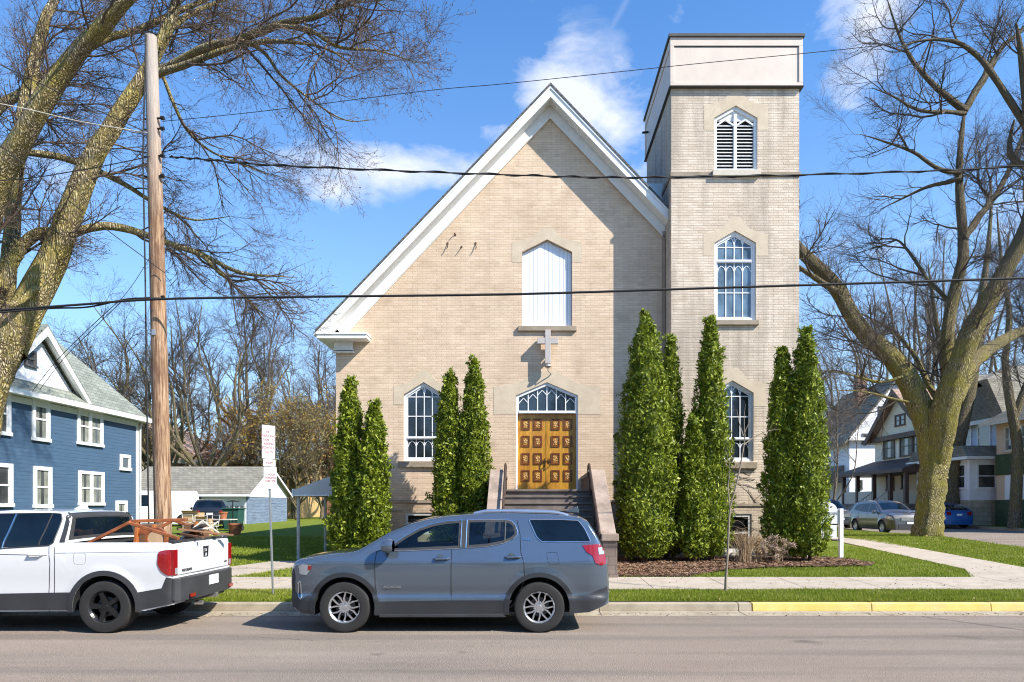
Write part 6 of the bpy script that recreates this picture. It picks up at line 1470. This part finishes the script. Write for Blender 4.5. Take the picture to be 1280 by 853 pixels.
# ---- garage
ga = thing('garage', (-22,48,.4), 'low two-door garage with mossy grey roof and blue right side behind the yard', 'garage')
M['garage_blue'] = siding('garage_blue', (.16,.21,.29), .2, .25)
GX0, GX1, GY0, GY1 = -26.5, -18.35, 45, 52.4; yr_ = 48.6; zg_, zr_ = 2.68, 4.5
m = MB(); m.add([(GX0,GY0,.2),(GX0,GY0,zg_),(GX0,GY1,zg_),(GX0,GY1,.2),(GX1,GY1,.2),(GX1,GY1,zg_),(GX1,GY0,zg_),(GX1,GY0,.2)], [(0,1,2,3),(3,2,5,4),(4,5,6,7),(7,6,1,0)]); m.build('wall', M['garage_blue'], ga)
m = MB(); 
m.add([(GX0+.01,GY0,zg_),(GX0+.01,GY1,zg_),(GX0+.01,yr_,zr_)], [(0,1,2)]); m.build('gable', M['white_siding'], ga); m = MB()
m.add([(GX1+.02,GY0-.0,zg_-.25),(GX1+.02,GY1,zg_-.25),(GX1+.02,GY1,zg_),(GX1+.02,yr_,zr_-.04),(GX1+.02,GY0,zg_)], [(0,1,2,3,4)]); m.build('gable', M['white_siding'], ga)
m = MB(); o_ = .3
for s_, ye in ((-1,GY0-.35),(1,GY1+.35)): zz = zg_-(zr_-zg_)/(yr_-GY0)*.35; m.prism([(ye,zz),(yr_,zr_),(yr_,zr_+.12),(ye,zz+.12)], GX0-o_, GX1+o_, 'x')
gr_ = m.build('roof', M['roof_grey'], ga)
m = MB(); m.box(GX0-o_,GX1+o_,GY0-.40,GY0-.352,2.45,2.60)
for s_, ye in ((-1,GY0-.35),(1,GY1+.35)): zz = zg_-(zr_-zg_)/(yr_-GY0)*.35; m.prism([(ye,zz-.06),(yr_,zr_-.06),(yr_,zr_+.1),(ye,zz+.1)], GX1+o_+.001, GX1+o_+.03, 'x')
m.build('fascia', M['white_trim'], gr_)
fg = face((0,GY0,0),(1,0,0),(0,-1,0)); gxp = lambda px: (px-HX)*GY0/F
for a, b in ((196,246),(254,306)):
    m = MB(); x0_, x1_ = gxp(a), gxp(b); fbox(m,fg,x0_,x1_,.35,2.45,.0,.02)
    for k in range(1,4): fbox(m,fg,x0_,x1_,.35+.525*k-.012,.35+.525*k+.012,.021,.03)
    for x in (x0_-.1,x1_): fbox(m,fg,x,x+.1,.3,2.5,.002,.05)
    g_d = m.build('garage_door', plain('door_white', (.66,.68,.70), .5, var=.06), ga)
    nn = 6 if a < 200 else 8
    for k in range(nn): m = MB(); w_ = (x1_-x0_)/nn; fbox(m,fg,x0_+w_*k+.06,x0_+w_*(k+1)-.06,1.5,1.85,.021,.028); m.build('pane', M['house_glass'], g_d)
# ---- far buildings on the left
tb_ = thing('tan_building', (-19.5,66,.5), 'tan flat-roofed building just seen left of the canopy behind trees', 'building')
m = MB(); m.box(-30,-21.0,62,70,.3,5.6); m.build('wall', plain('tan_wall', (.52,.33,.14), .8), tb_); m = MB(); m.box(-31,-20.2,61,70.5,5.6,5.95); m.build('roof', plain('tan_roof', (.5,.47,.42), .7), tb_)
for k in range(3): hwin(face((0,62,0),(1,0,0),(0,-1,0)), -28.5+2.6*k, -27+2.6*k, 2.6, 4.4, tb_)
bw_h = thing('brown_house', (-36,70,.5), 'dim brown house with a white porch rail above the garage roof', 'house')
m = MB(); m.box(-45,-31.5,66,76,.3,6.2); m.build('wall', plain('brown_wall', (.22,.13,.09), .9), bw_h); m = MB(); m.prism([(-46,6.2),(-31,6.2),(-38.5,10.5)], 65.5, 76.5); m.build('roof', M['roof_brown'], bw_h)
m = MB(); m.box(-44,-31.6,64.8,65.2,5.9,6.1)
for k in range(9): m.box(-44+1.5*k,-43.85+1.5*k,64.9,65.1,.8,5.9)
m.box(-44,-31.6,64.9,65.1,4.6,4.75); m.build('porch', M['worn_white'], bw_h)
for k in range(4): hwin(face((0,66,0),(1,0,0),(0,-1,0)), -43+3*k, -41.8+3*k, 3.2, 5, bw_h)
rh = thing('brick_red_house', (-16.5,84,.5), 'dull red house roof beyond the trees left of the church wall', 'house')
m = MB(); m.box(-26,-12,80,90,.3,6.5); m.build('wall', plain('red_wall', (.30,.12,.08), .9), rh); m = MB(); m.prism([(-27,6.5),(-11,6.5),(-19,12)], 79, 91); m.build('roof', plain('red_roof', (.26,.10,.07), .9, bumpk=.4), rh)
for k in range(4): hwin(face((0,80,0),(1,0,0),(0,-1,0)), -24+3*k, -22.6+3*k, 3, 5, rh)
rh2 = thing('brick_red_house', (-48,80,.5), 'dull red house glimpsed between the blue house and the utility pole', 'house')
m = MB(); m.box(-54,-42,78,88,.3,6.5); m.build('wall', MATS['red_wall'], rh2); m = MB(); m.prism([(-55,6.5),(-41,6.5),(-48,12.5)], 77, 89); m.build('roof', MATS['red_roof'], rh2)
for k in range(3): hwin(face((0,78,0),(1,0,0),(0,-1,0)), -52+3*k, -50.6+3*k, 3, 5, rh2)
# ---- houses across the side street (their fronts face -x)
def xwin(parent, X, pa_, pb_, ya_, yb_, **k):
    y1, y0 = X*F/(pa_-HX), X*F/(pb_-HX); ym = (y0+y1)/2
    return hwin(face((X,0,0),(0,1,0),(-1,0,0)), y0, y1, Zp(yb_,ym), Zp(ya_,ym), parent, **k)
# cream house
ch = thing('cream_house', (33,53.7,.9), 'cream gabled house with dark brown trim and covered porch left of the forked tree', 'house')
M['cream_siding'] = siding('cream_siding', (.80,.70,.54), .15, .05); M['brown_trim'] = plain('brown_trim', (.10,.055,.038), .6); M['cream_trim'] = plain('cream_trim', (.60,.55,.45), .6)
X = 29.0; m = MB(); m.box(X,X+9,49.8,57.5,.4,7.4); m.prism([(49.8,7.4),(57.5,7.4),(53.65,10.5)], X, X+9, 'x'); m.build('wall', M['cream_siding'], ch)
m = MB()
for ye in (49.2,58.1): m.prism([(ye,7.0),(53.65,10.75),(53.65,10.95),(ye,7.2)], X-.6, X+9.4, 'x')
cr_ = m.build('roof', M['roof_brown'], ch)
m = MB()
for ye, q in ((49.15,.3),(58.15,-.3)): m.prism([(ye,6.9),(ye,7.22),(53.65,10.98),(53.65,10.5),(ye+q,6.9)], X-.66, X-.601, 'x')
m.build('barge_board', M['brown_trim'], cr_); m = MB(); m.box(X-.35,X-.003,49.6,57.7,7.05,7.45); m.build('belt_course', M['brown_trim'], ch, bevel=.02)
for a,b,t,u,n in ((1119,1132,518,533+0,2),(1104.5,1119,547,574,1),(1125,1141.5,544.5,571,1),(1141,1149,543,569,1)): xwin(ch, X, a, b, t, u, fm=M['brown_trim'], n=n, fw=.14, curtain=(n==1))
xwin(ch, X, 1108, 1118, 592, 614, fm=M['brown_trim'], fw=.15); xwin(ch, X, 1127, 1136, 586, 612, fm=M['brown_trim'], fw=.15, name='door', sash=False)
pc = MB(); xp0 = 26.2; pc.add([(xp0-.3,47.6,4.45),(xp0-.3,57.8,4.45),(X,57.8,5.5),(X,47.6,5.5),(xp0-.3,47.6,4.2),(xp0-.3,57.8,4.2),(X,57.8,4.2),(X,47.6,4.2)], [(0,1,2,3),(4,7,6,5),(0,4,5,1),(1,5,6,2),(3,2,6,7),(0,3,7,4)])
pr_ = pc.build('porch_roof', M['brown_trim'], ch); pc = MB(); pc.box(xp0,X,47.8,57.6,.5,2.0); pb_ = pc.build('porch_base', plain('stone_base', (.22,.19,.16), .9, var=.3, bumpk=.5), ch)
for y in (47.95,50.0,52.4,55.0,57.4): pc = MB(); pc.box(xp0+.02,xp0+.28,y-.14,y+.14,2.0,4.2); pc.build('porch_post', M['brown_trim'], ch, bevel=.02)
for y0_,y1_ in ((52.6,54.85),(55.15,57.25)): pc = MB(); pc.box(xp0+.1,xp0+.18,y0_,y1_,2.0,2.95); pc.build('porch_panel', M['cream_trim'], ch)
pc = MB()
for k in range(7): pc.box(xp0-.3*(k+1),xp0-.3*k,50.2,52.2,.5,2.0-.21*(k+1))
pc.build('steps', M['step_stone'], ch)
for y in (50.15,52.25):
    pc = MB(); pc.obox((xp0,y,2.9),(xp0-2.1,y,1.4),.06,.08)
    for k in range(9): pc.box(xp0-.24*k-.03,xp0-.24*k,y-.02,y+.02,2.0-.17*k,2.88-.17*k)
    pc.build('stair_rail', M['cream_trim'], ch)
# white house
wh_ = thing('white_house', (33,66,.9), 'bright white gabled house with dark roof and brick chimney behind the cream house', 'house')
X = 29.2; Y0 = 62.5; m = MB(); m.box(X,X+11,Y0,Y0+10,.4,8.0); m.prism([(X-.0,8.0),(X+9.0,8.0),(X+4.2,13.2)], Y0, Y0+.35); m.prism([(X,8.0),(X+9,8.0),(X+4.2,13.2)], Y0+.36, Y0+10); m.build('wall', M['white_siding'], wh_)
m = MB(); 
for xe_, in ((X-.6,),(X+9.6,)): m.prism([(xe_,8.0-.65),(X+4.2,13.25),(X+4.2,13.5),(xe_,8.0-.4)], Y0-.4, Y0+10.4)
wr = m.build('roof', M['roof_grey'], wh_); m = MB(); m.box(X+2.2,X+3.1,Y0+3,Y0+3.9,11,14.3); m.build('chimney', brick('chimney_brick', (.28,.15,.10), (.36,.2,.14), (.3,.26,.22)), wr)
fW = face((0,Y0,0),(1,0,0),(0,-1,0)); m = MB(); fbox(m,fW,X-.3,X+9.3,7.75,8.0,.0,.4); m.build('belt_course', M['white_trim'], wh_)
for px0,px1,ya_,yb_ in ((1098,1105,508,524),(1077,1084,542,556),(1071,1078,600,612)): hwin(fW, (px0-HX)*Y0/F, (px1-HX)*Y0/F, Zp(yb_,Y0), Zp(ya_,Y0), wh_, plain('dark_frame', (.1,.1,.1), .5))
for k in range(3): xwin(wh_, X, 1040+6*k, 1043+6*k, 545, 560); xwin(wh_, X, 1040+6*k, 1043+6*k, 585, 600)
m = MB(); m.add([(X-3,Y0+1,4.2),(X-3,Y0+9,4.2),(X-.01,Y0+9,5.6),(X-.01,Y0+1,5.6),(X-3,Y0+1,4.0),(X-3,Y0+9,4.0),(X-.01,Y0+9,4.0),(X-.01,Y0+1,4.0)], [(0,1,2,3),(4,7,6,5),(0,4,5,1),(1,5,6,2),(3,2,6,7),(0,3,7,4)]); m.build('porch_roof', M['roof_grey'], wh_)
for y in (Y0+1.2,Y0+5,Y0+8.8): m = MB(); m.box(X-2.9,X-2.7,y-.1,y+.1,.5,4.0); m.build('porch_post', M['window_white'], wh_)
# light blue house
lb_ = thing('light_blue_house', (33.5,45,.9), 'pale blue house with grey roof and rough stone base behind the blue hatchback', 'house')
M['pale_blue'] = siding('pale_blue', (.52,.62,.76), .12, .05); X = 29.6
m = MB(); m.box(X,X+9,42.4,49.2,.4,7.3); m.build('wall', M['pale_blue'], lb_)
m = MB(); m.prism([(42.0,7.25),(49.6,7.25),(48.0,9.9),(43.6,9.9)], X-.5, X+9.5, 'x'); m.add([(X-.5,43.6,9.9),(X-.5,48,9.9),(X+9.5,48,9.9),(X+9.5,43.6,9.9),(X+2.5,45.8,11.2),(X+7,45.8,11.2)], [(0,1,4),(2,3,5),(0,4,5,3),(1,2,5,4)])
lr = m.build('roof', M['roof_grey'], lb_); m = MB(); m.box(X-.62,X-.5,41.9,49.7,7.1,7.35); m.build('gutter', M['white_trim'], lr)
m = MB(); m.box(X-.3,X+2,44.3,46.8,7.4,9.5); dm = m.build('dormer', M['pale_blue'], lr); m = MB(); m.prism([(44.0,9.5),(47.1,9.5),(45.55,10.5)], X-.5, X+3, 'x'); m.build('dormer_roof', M['roof_grey'], dm)
hwin(face((X-.3,0,0),(0,1,0),(-1,0,0)), 44.9, 46.1, 7.8, 9.3, dm)
for a,b,t,u in ((1222,1239,530,562),(1202,1215,534,558)): xwin(lb_, X, a, b, t, u, curtain=False)
m = MB(); m.box(X-2.2,X-.01,42.7,48.5,2.2,4.9); by = m.build('bay', M['window_white'], lb_); m = MB(); m.prism([(42.3,4.9),(48.9,4.9),(48.3,5.6),(42.9,5.6)], X-2.6, X, 'x'); m.build('bay_roof', M['roof_grey'], by); m = MB(); m.box(X-2.7,X,42.2,49.0,4.72,4.899); m.build('bay_trim', M['white_trim'], by)
for y in (43.0,45.0,46.9): hwin(face((X-2.2,0,0),(0,1,0),(-1,0,0)), y, y+1.3, 2.9, 4.5, by)
hwin(face((0,42.7,0),(1,0,0),(0,-1,0)), X-1.8, X-.5, 2.9, 4.5, by)
m = MB(); m.box(X-2.25,X,42.6,48.6,.4,2.19); m.build('stone_base', brick('rough_stone', (.42,.36,.27), (.56,.49,.38), (.22,.19,.15), row=.28, wid=.5, bstr=1.0), lb_)
# tan and green house
gh = thing('tan_green_house', (33,38,.9), 'tan house with dark green bands at the right edge behind the slim tree', 'house')
X = 28.6; M['tan_siding'] = siding('tan_siding', (.70,.50,.32), .13, .06); M['green_shingle'] = plain('green_shingle', (.055,.085,.035), .8, var=.2, bumpk=.5)
m = MB(); m.box(X,X+9,33.5,42.0,.4,6.9); m.build('wall', M['tan_siding'], gh); 
for z0_,z1_ in ((3.7,4.95),(.4,2.2)): m = MB(); m.box(X-.06,X-.001,33.45,42.04,z0_,z1_); m.build('green_band', M['green_shingle'], gh); m = MB(); m.box(X,X+9,33.44,33.499,z0_,z1_); m.build('green_band', M['green_shingle'], gh)
m = MB(); m.add([(X-.7,33,6.85),(X+9.5,33,6.85),(X+9.5,42.6,6.85),(X-.7,42.6,6.85),(X+4.4,36.5,10.4),(X+4.4,39,10.4)], [(0,1,4),(1,2,5,4),(2,3,5),(3,0,4,5),(0,3,2,1)]); r_ = m.build('roof', M['roof_grey'], gh); m = MB(); m.box(X-.75,X-.70,33,42.6,6.7,6.9); m.build('gutter', M['cream_trim'], r_)
for y in (34.2,36.6,39.4): hwin(face((X,0,0),(0,1,0),(-1,0,0)), y, y+1.9, 5.05, 6.6, gh, M['cream_trim'], .14, 2, True, None, True)
for y in (34.4,37.0): hwin(face((X,0,0),(0,1,0),(-1,0,0)), y, y+1.6, 2.25, 3.6, gh, M['cream_trim'], .14, 2)
m = MB(); fbox(m, face((X,0,0),(0,1,0),(-1,0,0)), 39.6,41.2,2.22,3.65,.002,.05); m.build('door', M['window_white'], gh)
# ================================================================ smaller cars
def small_car(name, label, cat, group, pos, rot, pm, suvlike=True, L=4.5, Hh=1.65, hw=.9, van=False, blackwheel=False):
    c = thing(name, (0,0,0), label, cat, group); h = L/2
    if van: top = [(-h,.5),(-h+.02,.9),(-h+.15,1.05),(-h+.9,1.2),(-h+1.5,Hh*.93),(-h+1.8,Hh),(h-.15,Hh),(h-.03,Hh*.9),(h,.6)]
    elif suvlike: top = [(-h,.5),(-h+.02,.78),(-h+.12,.93),(-h+.5,1.02),(-h+1.05,1.09),(-h+1.25,1.16),(-h+1.85,Hh-.14),(-h+2.3,Hh-.02),(-h+2.9,Hh),(h-.9,Hh-.04),(h-.45,Hh-.12),(h-.22,1.25),(h-.06,1.0),(h-.02,.8),(h,.55)]
    else: top = [(-h,.45),(-h+.02,.68),(-h+.12,.80),(-h+.5,.88),(-h+1.0,.95),(-h+1.15,1.0),(-h+1.85,Hh-.12),(-h+2.3,Hh-.01),(-h+2.9,Hh),(h-.8,Hh-.10),(h-.4,Hh-.28),(h-.12,1.02),(h-.05,.85),(h,.5)]
    xf_, xr_ = -h+.9, h-.85
    B = Body(top, [(xf_,.34),(xr_,.34)], .40, .22, hw, -h, h, [(.2,.95),(.5,.99),(.8,1.0),(1.0,.97),(1.3,.86),(Hh,.72)] if not van else [(.2,.96),(.6,1),(1.1,1),(Hh,.92)], rf=.5, rr=.3, kf=.25, kr=.15, rtop=.06)
    B.shell().build('body', pm, c, smooth=True); B.under().build('underbody', M['void'], c); m = MB(); m.box(-h+.3,h-.3,-.6,.6,.25,.75); m.build('chassis', M['void'], c)
    zw0, zw1 = (1.06 if suvlike or van else .98), Hh-.12
    if not van:
        B.patch([(-h+1.35,zw0),(-h+1.95,zw1-.05),(-h+2.35,zw1),(-h+2.35,zw0+.02)], .005, .1).build('front_window', M['tint_glass'], c); B.patch([(-h+2.42,zw0+.02),(-h+2.42,zw1),(h-1.25,zw1-.02),(h-1.15,zw0+.06)], .005, .1).build('rear_window', M['tint_glass'], c)
        if suvlike: B.patch([(h-1.08,zw0+.08),(h-1.18,zw1-.03),(h-.72,zw1-.08),(h-.52,zw0+.14)], .005, .1).build('quarter_window', M['tint_glass'], c)
        B.toppatch(-h+1.3,-h+2.2,.86,.006).build('windscreen', M['tint_glass'], c); B.toppatch(h-.42 if suvlike else h-.78,h-.14,.84,.006).build('tailgate_window', M['tint_glass'], c)
        for x in (-h+1.25,-h+2.38,h-1.2): B.line([(x,.35),(x,zw0)], .005, .0, 4).build('door_seam', M['void'], c)
    else: B.patch([(-h+1.1,1.2),(-h+1.6,Hh-.25),(-h+2.3,Hh-.25),(-h+2.3,1.2)], .005, .1).build('front_window', M['tint_glass'], c); B.toppatch(-h+.95,-h+1.6,.86,.006).build('windscreen', M['tint_glass'], c)
    B.patch([(-h+.05,.70),(-h+.55,.80),(-h+.5,.90),(-h+.12,.88)], .008, .05).build('headlight', M['lamp_clear'], c); B.patch([(h-.32,.82),(h-.05,.80),(h-.10,1.02),(h-.34,1.05)], .008, .05).build('tail_light', M['tail_red'], c)
    m = MB(); m.box(-h-.01,-h+.05,-.42,.42,.68,.84); 
    for k in range(3): m.box(-h-.025,-h-.011,-.42,.42,.70+.05*k,.715+.05*k)
    m.build('grille', M['chrome'], c); m = MB(); m.box(-h-.012,-h+.05,-.55,.55,.30,.50); m.build('air_intake', M['black_plastic'], c)
    m = MB(); m.box(-h-.03,-h-.013,-.16,.16,.52,.63); m.build('number_plate', M['sign_white'], c); m = MB(); m.box(h-.08,h+.008,-.80*hw,-.55*hw,.78,.98); m.build('tail_lamp', M['tail_red'], c); m = MB(); m.box(h-.08,h+.008,.55*hw,.80*hw,.78,.98); m.build('tail_lamp', M['tail_red'], c); m = MB(); m.box(h-.002,h+.012,-.16,.16,.74,.86); m.build('number_plate', M['sign_white'], c)
    for x in (xf_,xr_):
        for sg in (-1,1): wheel(c, x, sg*hw*.98, .34, .34, .21, sg, 'x', M['silver'], .22)
    for sg in (-1,1): m = MB(); m.lathe([(.001,-.08),(.08,-.05),(.08,.05),(.001,.08)], (-h+1.5,sg*(hw+.08),zw0+.03), 'x', 10); m.build('door_mirror', pm, c, smooth=True)
    c.location = pos; c.rotation_euler = (0,0,rot); return c
GS = 'cars parked on the side street'
small_car('parked_car', 'dark grey compact SUV parked nose towards us beside the big tree', 'car', GS, (18.3,35.2,Hs(35.5)+.02), PI/2, paint('grey_paint', (.09,.085,.085), .5, .3))
small_car('parked_car', 'black SUV parked behind the dark grey one, only its roof and rails showing', 'car', GS, (18.3,42.5,Hs(42.5)+.02), PI/2, paint('black_paint', (.012,.013,.016), .3, .25), True, 4.7, 1.75)
small_car('parked_car', 'bright blue hatchback seen from behind, right of the big tree trunk', 'car', GS, (25.4,42.6,Hs(42.6)+.02), -PI/2, paint('blue_paint', (.012,.11,.36), .3, .3), False, 4.2, 1.46)
GG = 'vehicles by the garage'
small_car('parked_car', 'black car standing in front of the right garage door', 'car', GG, (-18.2,39.4,H(0,39)), -1.15, MATS['black_paint'], True, 4.5, 1.6)
small_car('white_van', 'white van beside the left garage door behind the pole', 'van', GG, (-22.4,41.0,H(0,41)), .5, M['white_paint'], True, 5.0, 2.1, .95, van=True)
# ================================================================ yard clutter by the garage
G = 'things put out on the driveway'
def crate(px, py, D, w_, h_, name, mat, label, cat, d_=None):
    b = P(px,py,D); z = H(b.x,D); m = MB(); d_ = d_ or w_*.8
    m.box(b.x-w_/2,b.x+w_/2,D-d_/2,D+d_/2,z,z+h_); m.box(b.x-w_/2,b.x-w_/2+.02,D-d_/2-.12,D-d_/2,z+h_-.02,z+h_); m.add([(b.x-w_/2,D-d_/2,z+h_),(b.x+w_/2,D-d_/2,z+h_),(b.x+w_/2,D-d_/2-.15,z+h_+.1),(b.x-w_/2,D-d_/2-.15,z+h_+.1)], [(0,1,2,3)])
    return tag(m.build(name, mat, None, origin=(b.x,D,z), bevel=.01), label, cat, G)
M['cardboard'] = plain('cardboard', (.50,.34,.18), .8, var=.1)
crate(242,668,32,.75,1.0,'cardboard_box',M['cardboard'],'large tan cardboard box left of the black car','box'); crate(256,669,31,.6,.75,'cardboard_box',M['cardboard'],'smaller tan cardboard box in front of the black car','box')
bn = P(288,664,34.5); z = H(bn.x,34.5); bt = thing('waste_bin', (bn.x,34.5,z), 'dark green wheeled bin in front of the right garage door', 'bin', G)
m = MB(); m.prism([(-.32,.1),(.32,.1),(.42,1.1),(-.42,1.1)], 0, .75); m.v = [(a+bn.x,b+34.5,c+z) for a,b,c in m.v]; m.build('bin_body', plain('bin_green', (.02,.085,.065), .5), bt, bevel=.02)
m = MB(); m.box(bn.x-.46,bn.x+.46,34.45,35.3,z+1.101,z+1.18); m.build('lid', MATS['bin_green'], bt, bevel=.03)
for s_ in (-.3,.3): m = MB(); m.lathe([(.001,-.04),(.14,-.04),(.14,.04),(.001,.04)], (bn.x+s_,35.2,z+.14), 'x', 14); m.build('wheel', M['black_rubber'], bt)
tt = P(276,672,31.5); z = H(tt.x,31.5); tb2 = thing('folding_table', (tt.x,31.5,z), 'low table holding clay pots by the green bin', 'table', G); m = MB(); m.box(tt.x-.8,tt.x+.6,31.1,31.9,z+.68,z+.72); m.build('tabletop', M['worn_white'], tb2)
for a in (-.75,.55):
    for b in (31.15,31.85): m = MB(); m.box(tt.x+a-.02,tt.x+a+.02,b-.02,b+.02,z,z+.68); m.build('leg', M['dark_metal'], tb2)
for dx, lb_t, y_, zz, s_ in ((.15,'clay pot standing on the low table',31.4,z+.72,1),(.75,'clay pot on the grass right of the low table',31.3,z,1.6)):
    m = MB(); m.lathe([(.001,0),(.13*s_,0),(.19*s_,.28*s_),(.21*s_,.28*s_),(.21*s_,.33*s_),(.17*s_,.33*s_),(.15*s_,.2*s_)], (tt.x+dx,y_,zz), n=18); tag(m.build('plant_pot', plain('terracotta', (.36,.13,.06), .8), None, smooth=True, origin=(tt.x+dx,y_,zz)), lb_t, 'pot', G)
M['chair_white'] = plain('chair_white', (.62,.60,.55), .4, .3)
for i, (px, D_, rz, lb_t) in enumerate(((250,29.5,.3,'white tubular garden chair nearest the pickup tailgate'),(263,30.2,-.5,'white tubular garden chair between the boxes and the pot table'),(239,30.5,1.0,'white tubular garden chair partly behind the pickup load'))):
    b = P(px,680,D_); z = H(b.x,D_); t = thing('garden_chair', (b.x,D_,z), lb_t, 'chair', G)
    c_, s_ = math.cos(rz), math.sin(rz); R3 = lambda x,y,zz: (b.x+x*c_-y*s_, D_+x*s_+y*c_, z+zz)
    for sx_ in (-.24,.24):
        m = MB(); m.tube([R3(sx_,-.25,0),R3(sx_,-.22,.45),R3(sx_,.2,.42),R3(sx_,.3,.95)], .018, 6); m.build('side_frame', M['chair_white'], t); m = MB(); m.tube([R3(sx_,.28,0),R3(sx_,.05,.6),R3(sx_,-.25,.62)], .018, 6); m.build('leg', M['chair_white'], t)
    m = MB(); [m.tube([R3(-.24,y,zz),R3(.24,y,zz)], .012, 6) for y,zz in ((-.2,.45),(-.08,.44),(.04,.43),(.16,.42),(.23,.6),(.26,.75),(.3,.93))]; m.build('slats', M['chair_white'], t)
b = P(291,668,33); z = H(b.x,33); gl_ = thing('closed_parasol', (b.x,33,z), 'thin black stand with a small flat top in front of the green bin', 'stand', G); m = MB(); m.tube([(b.x,33,z),(b.x,33,z+1.5)], .025, 8); m.build('pole', M['dark_metal'], gl_); m = MB(); m.lathe([(.001,.06),(.3,.0),(.3,-.02),(.001,-.02)], (b.x,33,z+1.52), n=14); m.build('top', M['dark_metal'], gl_); m = MB(); m.lathe([(.3,0),(.3,.04),(.001,.05)], (b.x,33,z), n=14); m.build('base', M['dark_metal'], gl_)
# ---- the other side of the street (reflected in glass and paint)
bm_t = np.random.default_rng(90); ac = Acc(); V2 = []
for k in range(26):
    x = -60+k*4.8+bm_t.normal()*1.0; y = -19-bm_t.uniform(0,8); h = bm_t.uniform(7,10.5); ac.add(*tubes(np.array([[(x,y,-.1),(x,y,h*.4),(x+.2,y,h*.9)]], float), np.array([[.28,.2,.06]]), 6))
    n = 1700; c = bm_t.normal(size=(n,3))*np.array([2.3,2.0,h*.20])+np.array([x,y,h*.52]); c[:,2] = np.clip(c[:,2],.3,h); a = bm_t.normal(size=(n,3)); a /= np.linalg.norm(a,axis=1,keepdims=True); q = np.cross(a,bm_t.normal(size=(n,3))); q /= np.linalg.norm(q,axis=1,keepdims=True)
    V2.append(np.stack([c-a*.22,c-q*.13,c+a*.22,c+q*.13],1).reshape(-1,3))
V, F_ = ac.out(); V2 = np.concatenate(V2); V2 = np.concatenate([V,V2]); F2 = np.concatenate([F_, np.arange(len(V2)-len(V)).reshape(-1,4)+len(V)])
o = npmesh('tree_belt', V2, F2, leafmat('belt_leaf', (.03,.04,.015), (.08,.09,.03), None, .8, 0)); tag(o, 'dark belt of trees on the opposite side of the street', 'trees', kind='stuff')

# bare street trees on the opposite side, seen as reflections in the parked cars
for i, (x, y, h) in enumerate(((-9.5,-7.5,13),(-1.5,-9,15),(6.5,-8,13))):
    g = np.random.default_rng(200+i); limbs = [resample([(x,y,-.1),(x+.1,y,h*.12),(x,y,h*.25)],[.38,.3,.28],8)]
    for k in range(9):
        a = 2*PI*k/9+g.uniform(-.3,.3); s_ = h*g.uniform(.28,.5); p0 = np.array([x,y,h*g.uniform(.16,.25)]); e_ = np.array([x+s_*math.cos(a),y+s_*math.sin(a),h*g.uniform(.7,1)])
        limbs.append(resample([p0,p0+(e_-p0)*.35+np.array([s_*.2*math.cos(a),s_*.2*math.sin(a),0]),p0+(e_-p0)*.7+g.normal(size=3)*.3,e_],[.17,.12,.07,.02],12))
    tree('bare_tree', (x,y,0), ['bare street tree across the street on the left','bare street tree across the street in the middle','bare street tree across the street on the right'][i], limbs,
        [dict(n=90,lo=1.2,hi=4,K=8,tlo=.15,ang=(.4,1.1),up=.04,wig=.18,rk=.014,rmin=.015,sides=4),dict(n=900,lo=.6,hi=2,K=5,tlo=.1,ang=(.4,1.1),up=.03,wig=.2,rk=.012,rmin=.010,sides=3),dict(n=3500,lo=.3,hi=1.,K=3,tlo=.1,ang=(.4,1.1),up=.03,wig=.2,rk=.012,rmin=.007,sides=3)], M['bark_grey'], M['twig_dark'], 300+i, 'bare trees across the main street')
# leaf litter on verge, lawn edge and gutter
def litter(n):
    g = np.random.default_rng(12); x = g.uniform(-11,14,n); y = np.where(g.uniform(size=n)<.45, 11.9-np.abs(g.normal(size=n))*.13, g.uniform(12.3,17.5,n)); z = np.where(y<12.1, .012, Hn(x,y)+.045); th = g.uniform(0,2*PI,n); s_ = g.uniform(.006,.022,n)
    dx, dy = np.cos(th)*s_, np.sin(th)*s_; c = np.stack([x,y,z],1); d = np.stack([dx,dy,g.uniform(-.3,.6,n)*s_],1); e_ = np.stack([-dy*.6,dx*.6,g.uniform(-.3,.6,n)*s_],1)
    V = np.stack([c-d,c-e_,c+d,c+e_],1).reshape(-1,3); o = npmesh('leaf_litter', V, np.arange(n*4).reshape(-1,4), leafmat('dead_leaf', (.12,.07,.03), (.38,.27,.15), None, .9, 0)); tag(o, 'small dry leaves and grit along the gutter and grass', 'leaves', kind='stuff')
litter(3500)
# hairline cracks in the asphalt
def crack(pts, w_, seed):
    g = np.random.default_rng(seed); Pk, _ = resample([(a,b,0) for a,b in pts], [1]*len(pts), 70); m = MB(); L = []; R_ = []
    for p in Pk: j = g.normal()*.018; q = abs(g.normal())*w_*.5+w_*.4; L.append((p[0]+j*.3-q*.5,p[1]+j-q,.0055)); R_.append((p[0]+j*.3+q*.5,p[1]+j+q,.0055))
    n = len(L); m.add(L+R_, [(i,i+1,n+i+1,n+i) for i in range(n-1)]); tag(m.build('road_crack', MATS['tar']), kind='structure')
crack([(2.4,11.6),(2.9,10.9),(3.1,10.2),(3.9,9.6)], .004, 1); crack([(-4.8,9.9),(-3.6,9.7),(-2.6,9.4),(-1.5,9.45)], .003, 2); crack([(7.7,9.6),(5.5,9.9),(4.2,9.75)], .003, 4)
